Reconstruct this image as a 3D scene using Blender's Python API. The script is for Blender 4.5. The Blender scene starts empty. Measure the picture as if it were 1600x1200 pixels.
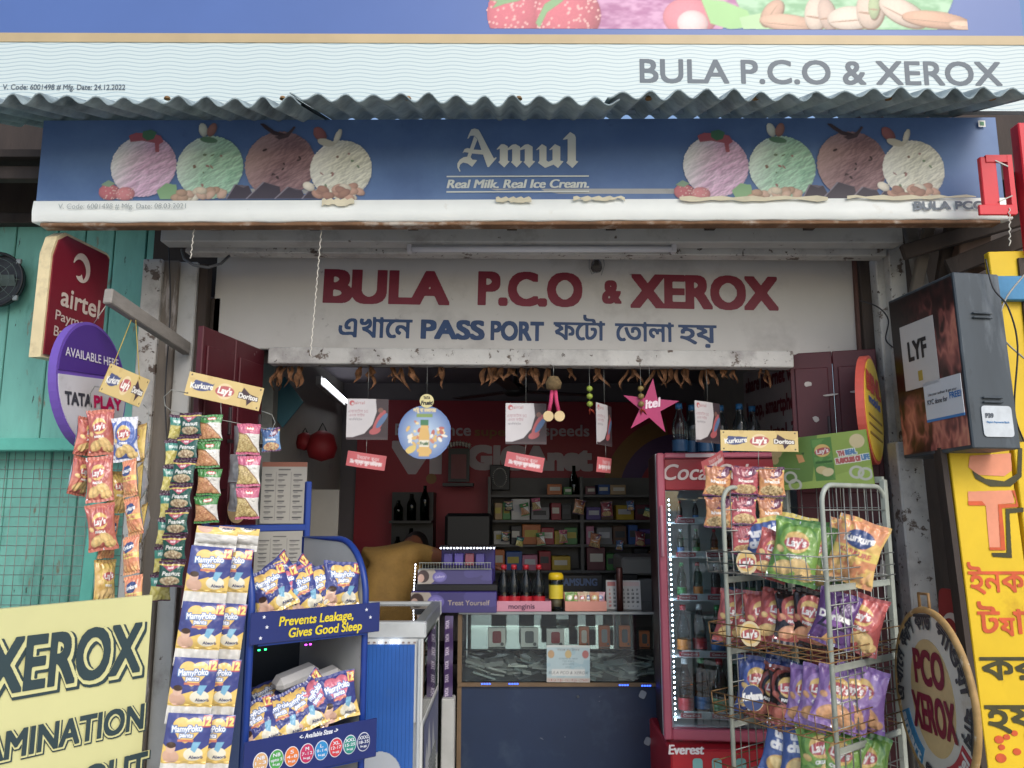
import bpy, math, random
import numpy as np
from mathutils import Matrix, Vector
R = math.radians
rng = random.Random(7)
scene = bpy.context.scene
COL = scene.collection
# ------------------------------------------------------------------ camera, sky, sun, exposure
F, PITCH, CAMZ = 1220.0, R(9.0), 1.5
cam = bpy.data.cameras.new('camera'); cam.sensor_width = 36; cam.lens = 36 * F / 1600
cam.clip_start = .05; cam.clip_end = 500
camo = bpy.data.objects.new('camera', cam); COL.objects.link(camo)
camo.location = (0, 0, CAMZ); camo.rotation_euler = (R(90) + PITCH, 0, 0)
scene.camera = camo
SUN_EL, SUN_AZ = R(38), R(156)
world = bpy.data.worlds.new('World'); scene.world = world; world.use_nodes = True
wn = world.node_tree.nodes; wl = world.node_tree.links
sky = wn.new('ShaderNodeTexSky'); sky.sky_type = 'NISHITA'; sky.sun_disc = False
sky.sun_elevation = SUN_EL; sky.sun_rotation = SUN_AZ
sky.air_density = 1.0; sky.dust_density = 2.0; sky.ozone_density = 1.0
bg = wn['Background']; bg.inputs['Strength'].default_value = .15
wl.new(sky.outputs[0], bg.inputs['Color'])
sun = bpy.data.lights.new('sun', 'SUN'); sun.energy = .8; sun.angle = R(25); sun.color = (1, .99, .95)
suno = bpy.data.objects.new('sun', sun); COL.objects.link(suno)
suno.rotation_euler = (R(90) - SUN_EL, 0, R(24))       # high, behind the camera, a little to one side
suno.location = (2, -6, 9)
vs = scene.view_settings; vs.view_transform = 'Standard'; vs.look = 'None'; vs.gamma = 1; vs.use_curve_mapping = False
vs.exposure = .58
scene.render.engine = 'CYCLES'
cy = scene.cycles; cy.use_denoising = True; cy.max_bounces = 8; cy.transparent_max_bounces = 16; cy.caustics_reflective = False; cy.caustics_refractive = False
cy.sample_clamp_indirect = 6

# ------------------------------------------------------------------ basic helpers
def wp(px, py, Y):
    """point at depth Y seen at photo pixel px,py"""
    u, v = (px - 800) / F, (600 - py) / F
    s = Y / (math.cos(PITCH) - v * math.sin(PITCH))
    return Vector((s * u, Y, CAMZ + s * (math.sin(PITCH) + v * math.cos(PITCH))))
def H(h):
    h = h.lstrip('#'); c = [int(h[i:i+2], 16) / 255 for i in (0, 2, 4)]
    return np.array([x / 12.92 if x <= .04045 else ((x + .055) / 1.055) ** 2.4 for x in c])
def thing(name, label, cat, loc=(0, 0, 0), rotz=0, group=None, kind=None, mtx=None):
    o = bpy.data.objects.new(name, None); COL.objects.link(o)
    o.empty_display_size = .05
    if mtx is not None: o.matrix_world = mtx
    else: o.location = loc; o.rotation_euler = (0, 0, rotz)
    return tag(o, label, cat, group, kind)
def tag(o, label=None, cat=None, group=None, kind=None):
    if label: o['label'] = label
    if cat: o['category'] = cat
    if group: o['group'] = group
    if kind: o['kind'] = kind
    return o
def link(name, me, parent=None, loc=None, rot=None, mtx=None):
    o = bpy.data.objects.new(name, me); COL.objects.link(o)
    if parent is not None: o.parent = parent
    if mtx is not None: o.matrix_basis = mtx
    if loc is not None: o.location = loc
    if rot is not None: o.rotation_euler = rot
    return o
def copy_tree(o, parent=None):
    c = o.copy(); COL.objects.link(c); c.parent = parent
    for ch in list(o.children): copy_tree(ch, c)
    return c
class MB:
    def __init__(s): s.v, s.f, s.m, s.sm = [], [], [], []
    def add(s, vs, fs, mi=0, M=None, smooth=False):
        b = len(s.v)
        s.v += [tuple(M @ Vector(p)) if M is not None else tuple(p) for p in vs]
        for f in fs: s.f.append([b + i for i in f]); s.m.append(mi); s.sm.append(smooth)
        return s
    def box(s, c, d, rot=None, mi=0, bev=0):
        x, y, z = d[0] / 2, d[1] / 2, d[2] / 2
        M = Matrix.Translation(c)
        if rot is not None: M = M @ (rot if isinstance(rot, Matrix) else Matrix.Rotation(rot[2], 4, 'Z') @ Matrix.Rotation(rot[1], 4, 'Y') @ Matrix.Rotation(rot[0], 4, 'X'))
        if bev > 0:
            b = min(bev, x * .9, y * .9, z * .9)
            vs, fs = [], []
            for sx in (-1, 1):
                for sy in (-1, 1):
                    for sz in (-1, 1):
                        vs += [(sx * x, sy * (y - b), sz * (z - b)), (sx * (x - b), sy * y, sz * (z - b)), (sx * (x - b), sy * (y - b), sz * z)]
            I = lambda a, b_, c_, k: 3 * ((a > 0) * 4 + (b_ > 0) * 2 + (c_ > 0)) + k
            for a in (-1, 1):
                fs.append([I(a, -1, -1, 0), I(a, 1, -1, 0), I(a, 1, 1, 0), I(a, -1, 1, 0)][::a])
                fs.append([I(-1, a, -1, 1), I(-1, a, 1, 1), I(1, a, 1, 1), I(1, a, -1, 1)][::a])
                fs.append([I(-1, -1, a, 2), I(1, -1, a, 2), I(1, 1, a, 2), I(-1, 1, a, 2)][::a])
                for c_ in (-1, 1):
                    fs.append([I(a, c_, -1, 0), I(a, c_, 1, 0), I(a, c_, 1, 1), I(a, c_, -1, 1)])
                    fs.append([I(a, -1, c_, 0), I(a, 1, c_, 0), I(a, 1, c_, 2), I(a, -1, c_, 2)])
                    fs.append([I(-1, a, c_, 1), I(1, a, c_, 1), I(1, a, c_, 2), I(-1, a, c_, 2)])
                    for d_ in (-1, 1): fs.append([I(a, c_, d_, 0), I(a, c_, d_, 1), I(a, c_, d_, 2)])
            return s.add(vs, fs, mi, M)
        vs = [(a * x, b * y, c_ * z) for a in (-1, 1) for b in (-1, 1) for c_ in (-1, 1)]
        return s.add(vs, [(0, 1, 3, 2), (4, 6, 7, 5), (0, 4, 5, 1), (2, 3, 7, 6), (0, 2, 6, 4), (1, 5, 7, 3)], mi, M)
    def bar(s, a, b, w, d=None, mi=0, up=(0, 0, 1), bev=0):
        """box beam from a to b"""
        a, b = Vector(a), Vector(b); z = (b - a); L = z.length; z.normalize()
        x = Vector(up).cross(z)
        if x.length < .05: x = Vector((1, 0, 0)).cross(z) if abs(z.x) < .9 else Vector((0, 1, 0)).cross(z)
        x.normalize(); y = z.cross(x)
        M = Matrix((x, y, z)).transposed().to_4x4()
        return s.box((a + b) / 2, (w, d or w, L), M, mi, bev)
    def tube(s, pts, r, n=8, mi=0, cap=True, closed=False):
        pts = [Vector(p) for p in pts]; N = len(pts); vs, fs = [], []
        rr = r if hasattr(r, '__len__') else [r] * N
        up = Vector((0, 0, 1)); prev = None
        for i, p in enumerate(pts):
            t = (pts[(i + 1) % N] - pts[i - 1]) if closed else (pts[min(i + 1, N - 1)] - pts[max(i - 1, 0)])
            if t.length < 1e-9: t = Vector((0, 0, 1))
            t.normalize()
            x = prev - t * prev.dot(t) if prev is not None else t.cross(up)
            if x.length < .05: x = t.cross(Vector((1, 0, 0)))
            if x.length < .05: x = t.cross(Vector((0, 1, 0)))
            x.normalize(); prev = x; y = t.cross(x)
            for k in range(n):
                a = 2 * math.pi * k / n; vs.append(p + rr[i] * (math.cos(a) * x + math.sin(a) * y))
        for i in range(N if closed else N - 1):
            j = (i + 1) % N
            for k in range(n): fs.append((i * n + k, i * n + (k + 1) % n, j * n + (k + 1) % n, j * n + k))
        if cap and not closed: fs += [tuple(range(n))[::-1], tuple((N - 1) * n + k for k in range(n))]
        return s.add(vs, fs, mi, None, True)
    def lathe(s, prof, n=16, mi=0, M=None):
        vs, fs = [], []
        for r, z in prof:
            for k in range(n): a = 2 * math.pi * k / n; vs.append((r * math.cos(a), r * math.sin(a), z))
        for i in range(len(prof) - 1):
            for k in range(n): fs.append((i * n + k, i * n + (k + 1) % n, (i + 1) * n + (k + 1) % n, (i + 1) * n + k))
        return s.add(vs, fs, mi, M, True)
    def prism(s, poly, y0, y1, mi=0, mi_side=None, M=None):
        """outline in x,z extruded along y (y0 is the face towards the viewer)"""
        n = len(poly); vs = [(x, y0, z) for x, z in poly] + [(x, y1, z) for x, z in poly]
        s.add(vs, [tuple(range(n)), tuple(range(n, 2 * n))[::-1]], mi, M)
        return s.add(vs, [(i, (i + 1) % n, n + (i + 1) % n, n + i) for i in range(n)], mi if mi_side is None else mi_side, M)
    def mesh(s, mats, name='mesh'):
        me = bpy.data.meshes.new(name); me.from_pydata(s.v, [], s.f)
        me.polygons.foreach_set('material_index', s.m); me.polygons.foreach_set('use_smooth', s.sm)
        for m in (mats if isinstance(mats, (list, tuple)) else [mats]): me.materials.append(m)
        me.update(); return me
    def build(s, name, mats, parent=None, **kw):
        return link(name, s.mesh(mats, name), parent, **kw)
def frame4(TL, TR, BR, BL):
    """rigid frame of a board whose corners are seen at (px,py,depth): matrix at its centre, width, height; local -y faces the viewer"""
    a, b, c, d = (wp(*p) for p in (TL, TR, BR, BL))
    o = (a + b + c + d) / 4; ex = ((b - a) + (c - d)) / 2; ez = ((a - d) + (b - c)) / 2
    w, h = ex.length, ez.length; ex.normalize(); ez = (ez - ex * ez.dot(ex)).normalized(); ey = ez.cross(ex)
    return Matrix.Translation(o) @ Matrix((ex, ey, ez)).transposed().to_4x4(), w, h
def rrect(w, h, r, n=5, cx=0, cz=0):
    out = []
    for sx, sz, a0 in ((1, 1, 0), (-1, 1, 90), (-1, -1, 180), (1, -1, 270)):
        for k in range(n + 1):
            a = R(a0 + 90 * k / n); out.append((cx + sx * (w / 2 - r) + r * math.cos(a), cz + sz * (h / 2 - r) + r * math.sin(a)))
    return out
def ellipse(rx, rz, n=40, cx=0, cz=0):
    return [(cx + rx * math.cos(2 * math.pi * k / n), cz + rz * math.sin(2 * math.pi * k / n)) for k in range(n)]

# ------------------------------------------------------------------ materials (all node based)
MC = {}
def mat(name, col, rough=.6, metal=0, var=.12, scale=6, bump=0, bscale=60, dirt=None, spec=.5, emit=0, stretch=None, attr=False, coat=0):
    if name in MC: return MC[name]
    m = bpy.data.materials.new(name); m.use_nodes = True; MC[name] = m
    N, L = m.node_tree.nodes, m.node_tree.links; b = N['Principled BSDF']
    b.inputs['Roughness'].default_value = rough; b.inputs['Metallic'].default_value = metal
    b.inputs['Specular IOR Level'].default_value = spec; b.inputs['Coat Weight'].default_value = coat
    c = H(col) if isinstance(col, str) else np.array(col)
    geo = N.new('ShaderNodeNewGeometry'); vec = geo.outputs['Position']
    if stretch:
        mp = N.new('ShaderNodeMapping'); mp.inputs['Scale'].default_value = stretch; L.new(vec, mp.inputs[0]); vec = mp.outputs[0]
    def noise(sc, det=4):
        n = N.new('ShaderNodeTexNoise'); n.inputs['Scale'].default_value = sc; n.inputs['Detail'].default_value = det
        n.inputs['Roughness'].default_value = .65; L.new(vec, n.inputs['Vector']); return n.outputs['Fac']
    def ramp(src, p0, p1, a=(0, 0, 0), z=(1, 1, 1)):
        r = N.new('ShaderNodeValToRGB'); r.color_ramp.elements[0].position = p0; r.color_ramp.elements[1].position = p1
        r.color_ramp.elements[0].color = (*a, 1); r.color_ramp.elements[1].color = (*z, 1); L.new(src, r.inputs[0]); return r.outputs[0]
    def mix(fac, a, bb, mode='MIX'):
        x = N.new('ShaderNodeMix'); x.data_type = 'RGBA'; x.blend_type = mode
        for sock, val in ((x.inputs[0], fac), (x.inputs[6], a), (x.inputs[7], bb)):
            if isinstance(val, (int, float)): sock.default_value = val
            elif isinstance(val, (tuple, list, np.ndarray)): sock.default_value = (*val[:3], 1)
            else: L.new(val, sock)
        return x.outputs[2]
    if attr:
        at = N.new('ShaderNodeAttribute'); at.attribute_name = 'Col'
        hs = N.new('ShaderNodeHueSaturation'); hs.inputs['Saturation'].default_value = .8; L.new(at.outputs['Color'], hs.inputs['Color']); out = hs.outputs[0]
        if var: out = mix(1.0, out, ramp(noise(scale), .3, .7, (1 - var,) * 3, (1, 1, 1)), 'MULTIPLY')
    elif var: out = ramp(noise(scale), .3, .7, np.clip(c * (1 - var), 0, 1), np.clip(c * (1 + var), 0, 1))
    else: out = mix(0.0, c, c)
    if dirt:
        for dc, p0, p1, dsc in (dirt if isinstance(dirt, list) else [dirt]):
            out = mix(ramp(noise(dsc, 8), p0, p1), out, H(dc))
    L.new(out, b.inputs['Base Color'])
    if emit:
        L.new(out, b.inputs['Emission Color']); b.inputs['Emission Strength'].default_value = emit
    if bump:
        bp = N.new('ShaderNodeBump'); bp.inputs['Strength'].default_value = min(1, bump); bp.inputs['Distance'].default_value = .004
        L.new(noise(bscale, 6), bp.inputs['Height']); L.new(bp.outputs[0], b.inputs['Normal'])
    return m
def glassmat(name, tint='#e8f4f0', refl=1.0, rough=.02, ior=1.5):
    if name in MC: return MC[name]
    m = bpy.data.materials.new(name); m.use_nodes = True; MC[name] = m
    N, L = m.node_tree.nodes, m.node_tree.links; N.remove(N['Principled BSDF']); out = N['Material Output']
    t = N.new('ShaderNodeBsdfTransparent'); t.inputs[0].default_value = (*H(tint), 1)
    g = N.new('ShaderNodeBsdfGlossy'); g.inputs['Roughness'].default_value = rough
    fr = N.new('ShaderNodeFresnel'); fr.inputs[0].default_value = ior
    mu = N.new('ShaderNodeMath'); mu.operation = 'MULTIPLY'; mu.inputs[1].default_value = refl; L.new(fr.outputs[0], mu.inputs[0])
    mx = N.new('ShaderNodeMixShader'); L.new(mu.outputs[0], mx.inputs[0]); L.new(t.outputs[0], mx.inputs[1]); L.new(g.outputs[0], mx.inputs[2])
    L.new(mx.outputs[0], out.inputs[0]); return m
def paint(hexcol, rough=.5, **k):      # plain coloured stuff with slight variation
    return mat('paint_%s_%d' % (hexcol.lstrip('#'), int(rough * 100)), hexcol, rough, **k)
PRINT = lambda: mat('print_matte', '#ffffff', .55, attr=True, var=.1, scale=9)
GLOSS = lambda: mat('print_foil', '#ffffff', .22, attr=True, var=.04, scale=20, spec=.6)
SILVER = lambda: mat('foil_silver', '#c9ccd0', .3, metal=.55, var=.08, scale=15)

# ------------------------------------------------------------------ 2-D raster kit: flat print is computed here as colours on a fine mesh
def raster(E, W, Hh):
    acc = np.zeros((Hh, W + 1), np.int32)
    y0, y1 = E[:, 1], E[:, 3]; d = np.where(y1 > y0, 1, -1)
    lo = np.clip(np.ceil(np.minimum(y0, y1) - .5), 0, Hh).astype(int); hi = np.clip(np.ceil(np.maximum(y0, y1) - .5), 0, Hh).astype(int)
    n = hi - lo; k = n > 0; E, d, lo, n = E[k], d[k], lo[k], n[k]
    if len(E) == 0: return np.zeros((Hh, W), bool)
    idx = np.repeat(np.arange(len(E)), n); rows = np.arange(n.sum()) - np.repeat(np.cumsum(n) - n, n) + lo[idx]
    e = E[idx]; x = e[:, 0] + (rows + .5 - e[:, 1]) * (e[:, 2] - e[:, 0]) / (e[:, 3] - e[:, 1])
    np.add.at(acc, (rows, np.clip(np.ceil(x - .5), 0, W).astype(int)), d[idx])
    return np.cumsum(acc, 1)[:, :W] != 0
def poly_edges(p):
    p = np.array(p, float); q = np.roll(p, -1, 0)
    if (p[:, 0] * q[:, 1] - q[:, 0] * p[:, 1]).sum() < 0: p = p[::-1]; q = np.roll(p, -1, 0)
    return np.hstack([p, q])
def dilate(m, bx, by):
    out = m.copy()
    for k in range(1, bx + 1): out[:, k:] |= m[:, :-k]; out[:, :-k] |= m[:, k:]
    m2 = out.copy()
    for k in range(1, by + 1): out[k:] |= m2[:-k]; out[:-k] |= m2[k:]
    return out
TE = {}
def _glyphs(s):
    c = bpy.data.curves.new('glyphs', 'FONT'); c.body = s; c.fill_mode = 'NONE'; c.resolution_u = 4
    o = bpy.data.objects.new('glyphs', c); me = o.to_mesh()
    v = np.empty(len(me.vertices) * 3); me.vertices.foreach_get('co', v); v = v.reshape(-1, 3)[:, :2]
    e = np.empty(len(me.edges) * 2, np.int32); me.edges.foreach_get('vertices', e); e = e.reshape(-1, 2)
    E = np.hstack([v[e[:, 0]], v[e[:, 1]]]) if len(e) else np.zeros((0, 4))
    o.to_mesh_clear(); bpy.data.objects.remove(o); bpy.data.curves.remove(c); return E
def tedges(s):
    """outline edges of a string, cap height 1, y up, starting at x=0. '~' stands for the Bengali ya-phala"""
    if s in TE: return TE[s]
    if 'cap' not in TE: h = _glyphs('H'); TE['cap'] = h[:, 1].max()
    out, x = [], 0
    for i, piece in enumerate(s.split('~')):
        if i:
            y = _glyphs('য').copy(); y = y * np.array([.62, .8, .62, .8]) + np.array([x, -.06, x, -.06]); y[:, [0, 2]] -= y[:, [0, 2]].min() - x; out.append(y); x = y[:, [0, 2]].max()
        if piece:
            g = _glyphs(piece).copy()
            if len(g): g[:, [0, 2]] += x - g[:, [0, 2]].min(); out.append(g); x = g[:, [0, 2]].max() - .005
    E = np.vstack(out) / TE['cap']; TE[s] = E; return E
class Cv:
    """a print: design units w x h (y down), px columns"""
    SS = 3
    def __init__(s, w, h, px, bg='#ffffff'):
        s.w, s.h, s.W = w, h, px; s.Hh = max(2, round(h * px / w)); s.k = px / w * s.SS
        s.a = np.empty((s.Hh * s.SS, s.W * s.SS, 3)); s.a[:] = H(bg)
        yy, xx = np.mgrid[0:s.a.shape[0], 0:s.a.shape[1]]; s.X, s.Y = (xx + .5) / s.k, (yy + .5) / s.k
    def fill(s, m, col):
        s.a[m] = H(col) if isinstance(col, str) else (col[m] if getattr(col, 'ndim', 1) == 3 else col); return s
    def rect(s, x0, y0, x1, y1, col): return s.fill((s.X >= x0) & (s.X < x1) & (s.Y >= y0) & (s.Y < y1), col)
    def ell(s, x, y, rx, ry, col, rot=0):
        c, n = math.cos(R(rot)), math.sin(R(rot)); dx, dy = s.X - x, s.Y - y
        return s.fill(((dx * c + dy * n) / rx) ** 2 + ((dy * c - dx * n) / ry) ** 2 < 1, col)
    def poly(s, p, col): return s.fill(raster(poly_edges(p) * s.k, s.a.shape[1], s.a.shape[0]), col)
    def noise(s, f, seed=0, fy=None): return vnoise(s.X * f, s.Y * (fy or f), seed)
    def tex(s, c0, c1, f, seed=0, lo=.35, hi=.65, fy=None):
        t = np.clip((s.noise(f, seed, fy) - lo) / (hi - lo), 0, 1)[..., None]; return H(c0) * (1 - t) + H(c1) * t
    def grad(s, c0, c1, y0, y1): t = np.clip((s.Y - y0) / (y1 - y0), 0, 1)[..., None]; return H(c0) * (1 - t) + H(c1) * t
    def text(s, t, x, y, h, col, w=None, bold=0, slant=0, rot=0, align='c', outline=None, ow=0):
        E = tedges(t).copy(); tw = E[:, [0, 2]].max(); sx = (w / tw / h) if w else 1
        off = {'c': tw / 2, 'l': 0, 'r': tw}[align]
        for i in (0, 2):
            X = (E[:, i] - off) * h * sx + E[:, i + 1] * h * slant; Yy = -E[:, i + 1] * h
            c, n = math.cos(R(rot)), math.sin(R(rot)); E[:, i] = x + X * c - Yy * n; E[:, i + 1] = y + X * n + Yy * c
        m = raster(E * s.k, s.a.shape[1], s.a.shape[0]); b = round(bold * h * s.k)
        if b: m = dilate(m, b, b)
        if outline: s.fill(dilate(m, *(max(1, round(ow * h * s.k)),) * 2), outline)
        return s.fill(m, col)
    def shaded(s, x, y, rx, ry, col, rot=0, seeds=None):
        """printed photo of a rounded food item: lit from the upper left"""
        c, n = math.cos(R(rot)), math.sin(R(rot)); dx, dy = s.X - x, s.Y - y; a, b = (dx * c + dy * n) / rx, (dy * c - dx * n) / ry; q = a * a + b * b
        sh = np.clip(.62 + .55 * np.sqrt(np.clip(1 - q, 0, 1)) - .22 * (dx / rx + dy / ry) * .7 + .18 * (s.noise(.5, int(x) % 50) - .5), .3, 1.35)[..., None]
        return s.fill(q < 1, np.clip((H(col) if isinstance(col, str) else col) * sh, 0, 1))
    def rgb(s): return s.a.reshape(s.Hh, s.SS, s.W, s.SS, 3).mean((1, 3))
def vnoise(x, y, seed=0):
    t = np.random.RandomState(seed).rand(64, 64); out = 0; amp = .55
    for o in range(3):
        xi, yi = np.floor(x).astype(int), np.floor(y).astype(int); fx, fy = x - xi, y - yi; fx = fx * fx * (3 - 2 * fx); fy = fy * fy * (3 - 2 * fy)
        g = lambda a, b: t[b % 64, a % 64]
        out = out + amp * ((g(xi, yi) * (1 - fx) + g(xi + 1, yi) * fx) * (1 - fy) + (g(xi, yi + 1) * (1 - fx) + g(xi + 1, yi + 1) * fx) * fy)
        x, y, amp = x * 2 + 7.3, y * 2 + 3.1, amp * .5
    return out / .96
def grid_mesh(rgb, P, mats, back=None, keep=None, name='print'):
    """rgb (h,w,3) on points P (h,w,3); back = points of a coarse rear side (material 1)"""
    h, w = rgb.shape[:2]; idx = np.arange(h * w).reshape(h, w)
    f = np.stack([idx[1:, :-1], idx[1:, 1:], idx[:-1, 1:], idx[:-1, :-1]], -1).reshape(-1, 4)
    if keep is not None: f = f[keep[:-1, :-1].reshape(-1)]
    V = P.reshape(-1, 3); mi = np.zeros(len(f), int); C = np.ones((len(V), 4)); C[:, :3] = rgb.reshape(-1, 3)
    if back is not None:
        hb, wb = back.shape[:2]; ib = np.arange(hb * wb).reshape(hb, wb) + len(V)
        fb = np.stack([ib[:-1, :-1], ib[:-1, 1:], ib[1:, 1:], ib[1:, :-1]], -1).reshape(-1, 4)
        V = np.vstack([V, back.reshape(-1, 3)]); C = np.vstack([C, np.ones((hb * wb, 4)) * .7]); f = np.vstack([f, fb]); mi = np.r_[mi, np.ones(len(fb), int)]
    me = bpy.data.meshes.new(name); me.vertices.add(len(V)); me.vertices.foreach_set('co', V.ravel())
    me.loops.add(len(f) * 4); me.loops.foreach_set('vertex_index', f.ravel().astype(np.int32))
    me.polygons.add(len(f)); me.polygons.foreach_set('loop_start', (np.arange(len(f)) * 4).astype(np.int32))
    me.polygons.foreach_set('material_index', mi.astype(np.int32)); me.polygons.foreach_set('use_smooth', np.ones(len(f), bool))
    a = me.color_attributes.new('Col', 'FLOAT_COLOR', 'POINT'); a.data.foreach_set('color', C.ravel())
    for m in mats: me.materials.append(m)
    me.update(calc_edges=True); me.validate(); return me
def flat_print(cv, w, h, y=0., mats=None, bend=None, keep=None):
    rgb = cv.rgb() if isinstance(cv, Cv) else cv
    n, m = rgb.shape[:2]; u, v = np.meshgrid(np.linspace(-.5, .5, m), np.linspace(.5, -.5, n))
    Y = np.full_like(u, y) + (bend(u, v) if bend else 0)
    return grid_mesh(rgb, np.stack([u * w, Y, v * h], -1), mats or [PRINT()], keep=keep)
def contour_mesh(mask2, px, fn, mats):
    """marching squares over a boolean mask (2x oversampled); fn maps pixel x,y (y down) to a 3-D point"""
    hh, ww = mask2.shape[0] // 2 * 2, mask2.shape[1] // 2 * 2
    f = mask2[:hh, :ww].reshape(hh // 2, 2, ww // 2, 2).mean((1, 3)); f = np.pad(f, 1) - .499
    ins = f > 0; code = ins[:-1, :-1] * 8 + ins[:-1, 1:] * 4 + ins[1:, 1:] * 2 + ins[1:, :-1] * 1
    V, Fc, D = [], [], {}
    def vid(x, y):
        k = (round(x, 3), round(y, 3))
        if k not in D: D[k] = len(V); V.append(k)
        return D[k]
    for i in range(code.shape[0]):
        row = code[i]; nz = np.nonzero(row)[0]; j = 0
        while j < len(nz):
            c = nz[j]
            if row[c] == 15:
                e = j
                while e + 1 < len(nz) and nz[e + 1] == nz[e] + 1 and row[nz[e + 1]] == 15: e += 1
                x1 = nz[e] + 1; Fc.append((vid(c, i), vid(c, i + 1), vid(x1, i + 1), vid(x1, i))); j = e + 1; continue
            cs = [(c, i), (c + 1, i), (c + 1, i + 1), (c, i + 1)]; vals = [f[i, c], f[i, c + 1], f[i + 1, c + 1], f[i + 1, c]]; p = []
            for k in range(4):
                a, b = vals[k], vals[(k + 1) % 4]
                if a > 0: p.append(vid(*cs[k]))
                if (a > 0) != (b > 0):
                    t = a / (a - b); p.append(vid(cs[k][0] + t * (cs[(k + 1) % 4][0] - cs[k][0]), cs[k][1] + t * (cs[(k + 1) % 4][1] - cs[k][1])))
            p = list(dict.fromkeys(p))
            if len(p) > 2: Fc.append(tuple(p[::-1]))
            j += 1
    me = bpy.data.meshes.new('lettering'); me.from_pydata([fn((x - .5) * 1.0, (y - .5) * 1.0) for x, y in V], [], Fc)
    for m in (mats if isinstance(mats, (list, tuple)) else [mats]): me.materials.append(m)
    me.update(); return me
def text_mask(E, res, bold=(0, 0), pad=8):
    """E with cap height 1, y up -> mask at 2x res, origin pixel"""
    x0, y1 = E[:, [0, 2]].min(), E[:, [1, 3]].max(); x1, y0 = E[:, [0, 2]].max(), E[:, [1, 3]].min(); k = res * 2
    W, Hh = int((x1 - x0) * k) + 4 * pad, int((y1 - y0) * k) + 4 * pad
    P = E.copy(); P[:, [0, 2]] = (P[:, [0, 2]] - x0) * k + 2 * pad; P[:, [1, 3]] = (y1 - P[:, [1, 3]]) * k + 2 * pad
    m = raster(P, W, Hh); b = [round(q * k) for q in bold]
    return (dilate(m, *b) if any(b) else m), (pad - x0 * res, pad + y1 * res)
def letters(name, t, parent, h, x, z, m, w=None, bold=.05, slant=0, align='c', y=-.002, rot=0, res=40, warp=None, edges=None, label=None):
    E = (tedges(t) if edges is None else edges).copy(); tw = E[:, [0, 2]].max(); sx = (w / tw / h) if w else 1
    off = {'c': tw / 2, 'l': 0, 'r': tw}[align]; b = bold if isinstance(bold, tuple) else (bold / max(sx, .3), bold)
    mk, (ox, oy) = text_mask(E, res, b, pad=int(max(b) * res) + 4)
    c, n = math.cos(R(rot)), math.sin(R(rot))
    def fn(px, py):
        X, Z = ((px - ox) / res - off) * h * sx, (oy - py) / res * h; X += Z * slant
        if warp: return warp(X, Z)
        return (x + X * c - Z * n, y, z + X * n + Z * c)
    o = link(name, contour_mesh(mk, res, fn, m), parent)
    if label: o['label'] = label
    return o
def shape_letters(name, polys, parent, m, fn, res=2):
    """filled outlines (y down design units, res px per unit) to a mesh"""
    E = np.vstack([poly_edges(p) for p in polys]); mn = np.array([E[:, [0, 2]].min(), E[:, [1, 3]].min()]); k = res * 2
    P = E.copy(); P[:, [0, 2]] = (P[:, [0, 2]] - mn[0]) * k + 8; P[:, [1, 3]] = (P[:, [1, 3]] - mn[1]) * k + 8
    mk = raster(P, int(P[:, [0, 2]].max()) + 10, int(P[:, [1, 3]].max()) + 10)
    return link(name, contour_mesh(mk, res, lambda a, b: fn((a - 4) / res + mn[0], (b - 4) / res + mn[1]), m), parent)
# ------------------------------------------------------------------ inflated foil packets
def pack_mesh(cv, w, h, t, seed=0, seal=.07, back='silver'):
    rgb = cv.rgb(); n, m = rgb.shape[:2]; u, v = np.meshgrid(np.linspace(0, 1, m), np.linspace(0, 1, n)); rs = np.random.RandomState(seed)
    def surf(u, v, sgn):
        vi = np.clip((v - seal) / (1 - 2 * seal), 0, 1)
        belly = (np.sin(np.pi * u) ** .55) * (np.sin(np.pi * vi) ** .6)
        edge = np.minimum(vi, 1 - vi)
        fold = np.sin(u * 31 + rs.rand() * 6 + 5 * vnoise(u * 3, v * 3, seed + 3)) * np.exp(-edge * 7) * .17
        cr = (vnoise(u * 5 + seed, v * 6, seed) - .5) * .55 + (vnoise(u * 11, v * 12 + seed, seed + 1) - .5) * .22
        d = t / 2 * (belly * (1 + cr) + fold * (belly > .02) + .05 * (vnoise(u * 4, v * 4, seed + 2) - .5))
        x = (u - .5) * w * (1 - .13 * np.sin(np.pi * vi) ** .7 * (1 + .5 * (vnoise(u * 0 + seed, v * 4, seed + 5) - .5)))
        z = (.5 - v) * h * (1 - .04) + .012 * w * np.sin(u * 9 + seed)
        ripple = np.where((v < seal) | (v > 1 - seal), .0011 * np.sin(u * 42), 0)
        lean = .08 * w * (vnoise(v * 2 + seed, u * 0 + .5, seed + 9) - .5)
        return np.stack([x + lean, -sgn * d + ripple - .0006 * sgn, z], -1)
    rs_state = rs.get_state(); front = surf(u, v, 1); rs.set_state(rs_state)
    ub, vb = np.meshgrid(np.linspace(0, 1, 16), np.linspace(0, 1, 22)); bk = surf(ub, vb, -1)
    return grid_mesh(rgb, front, [GLOSS(), SILVER()], back=bk, name='packet')
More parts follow.
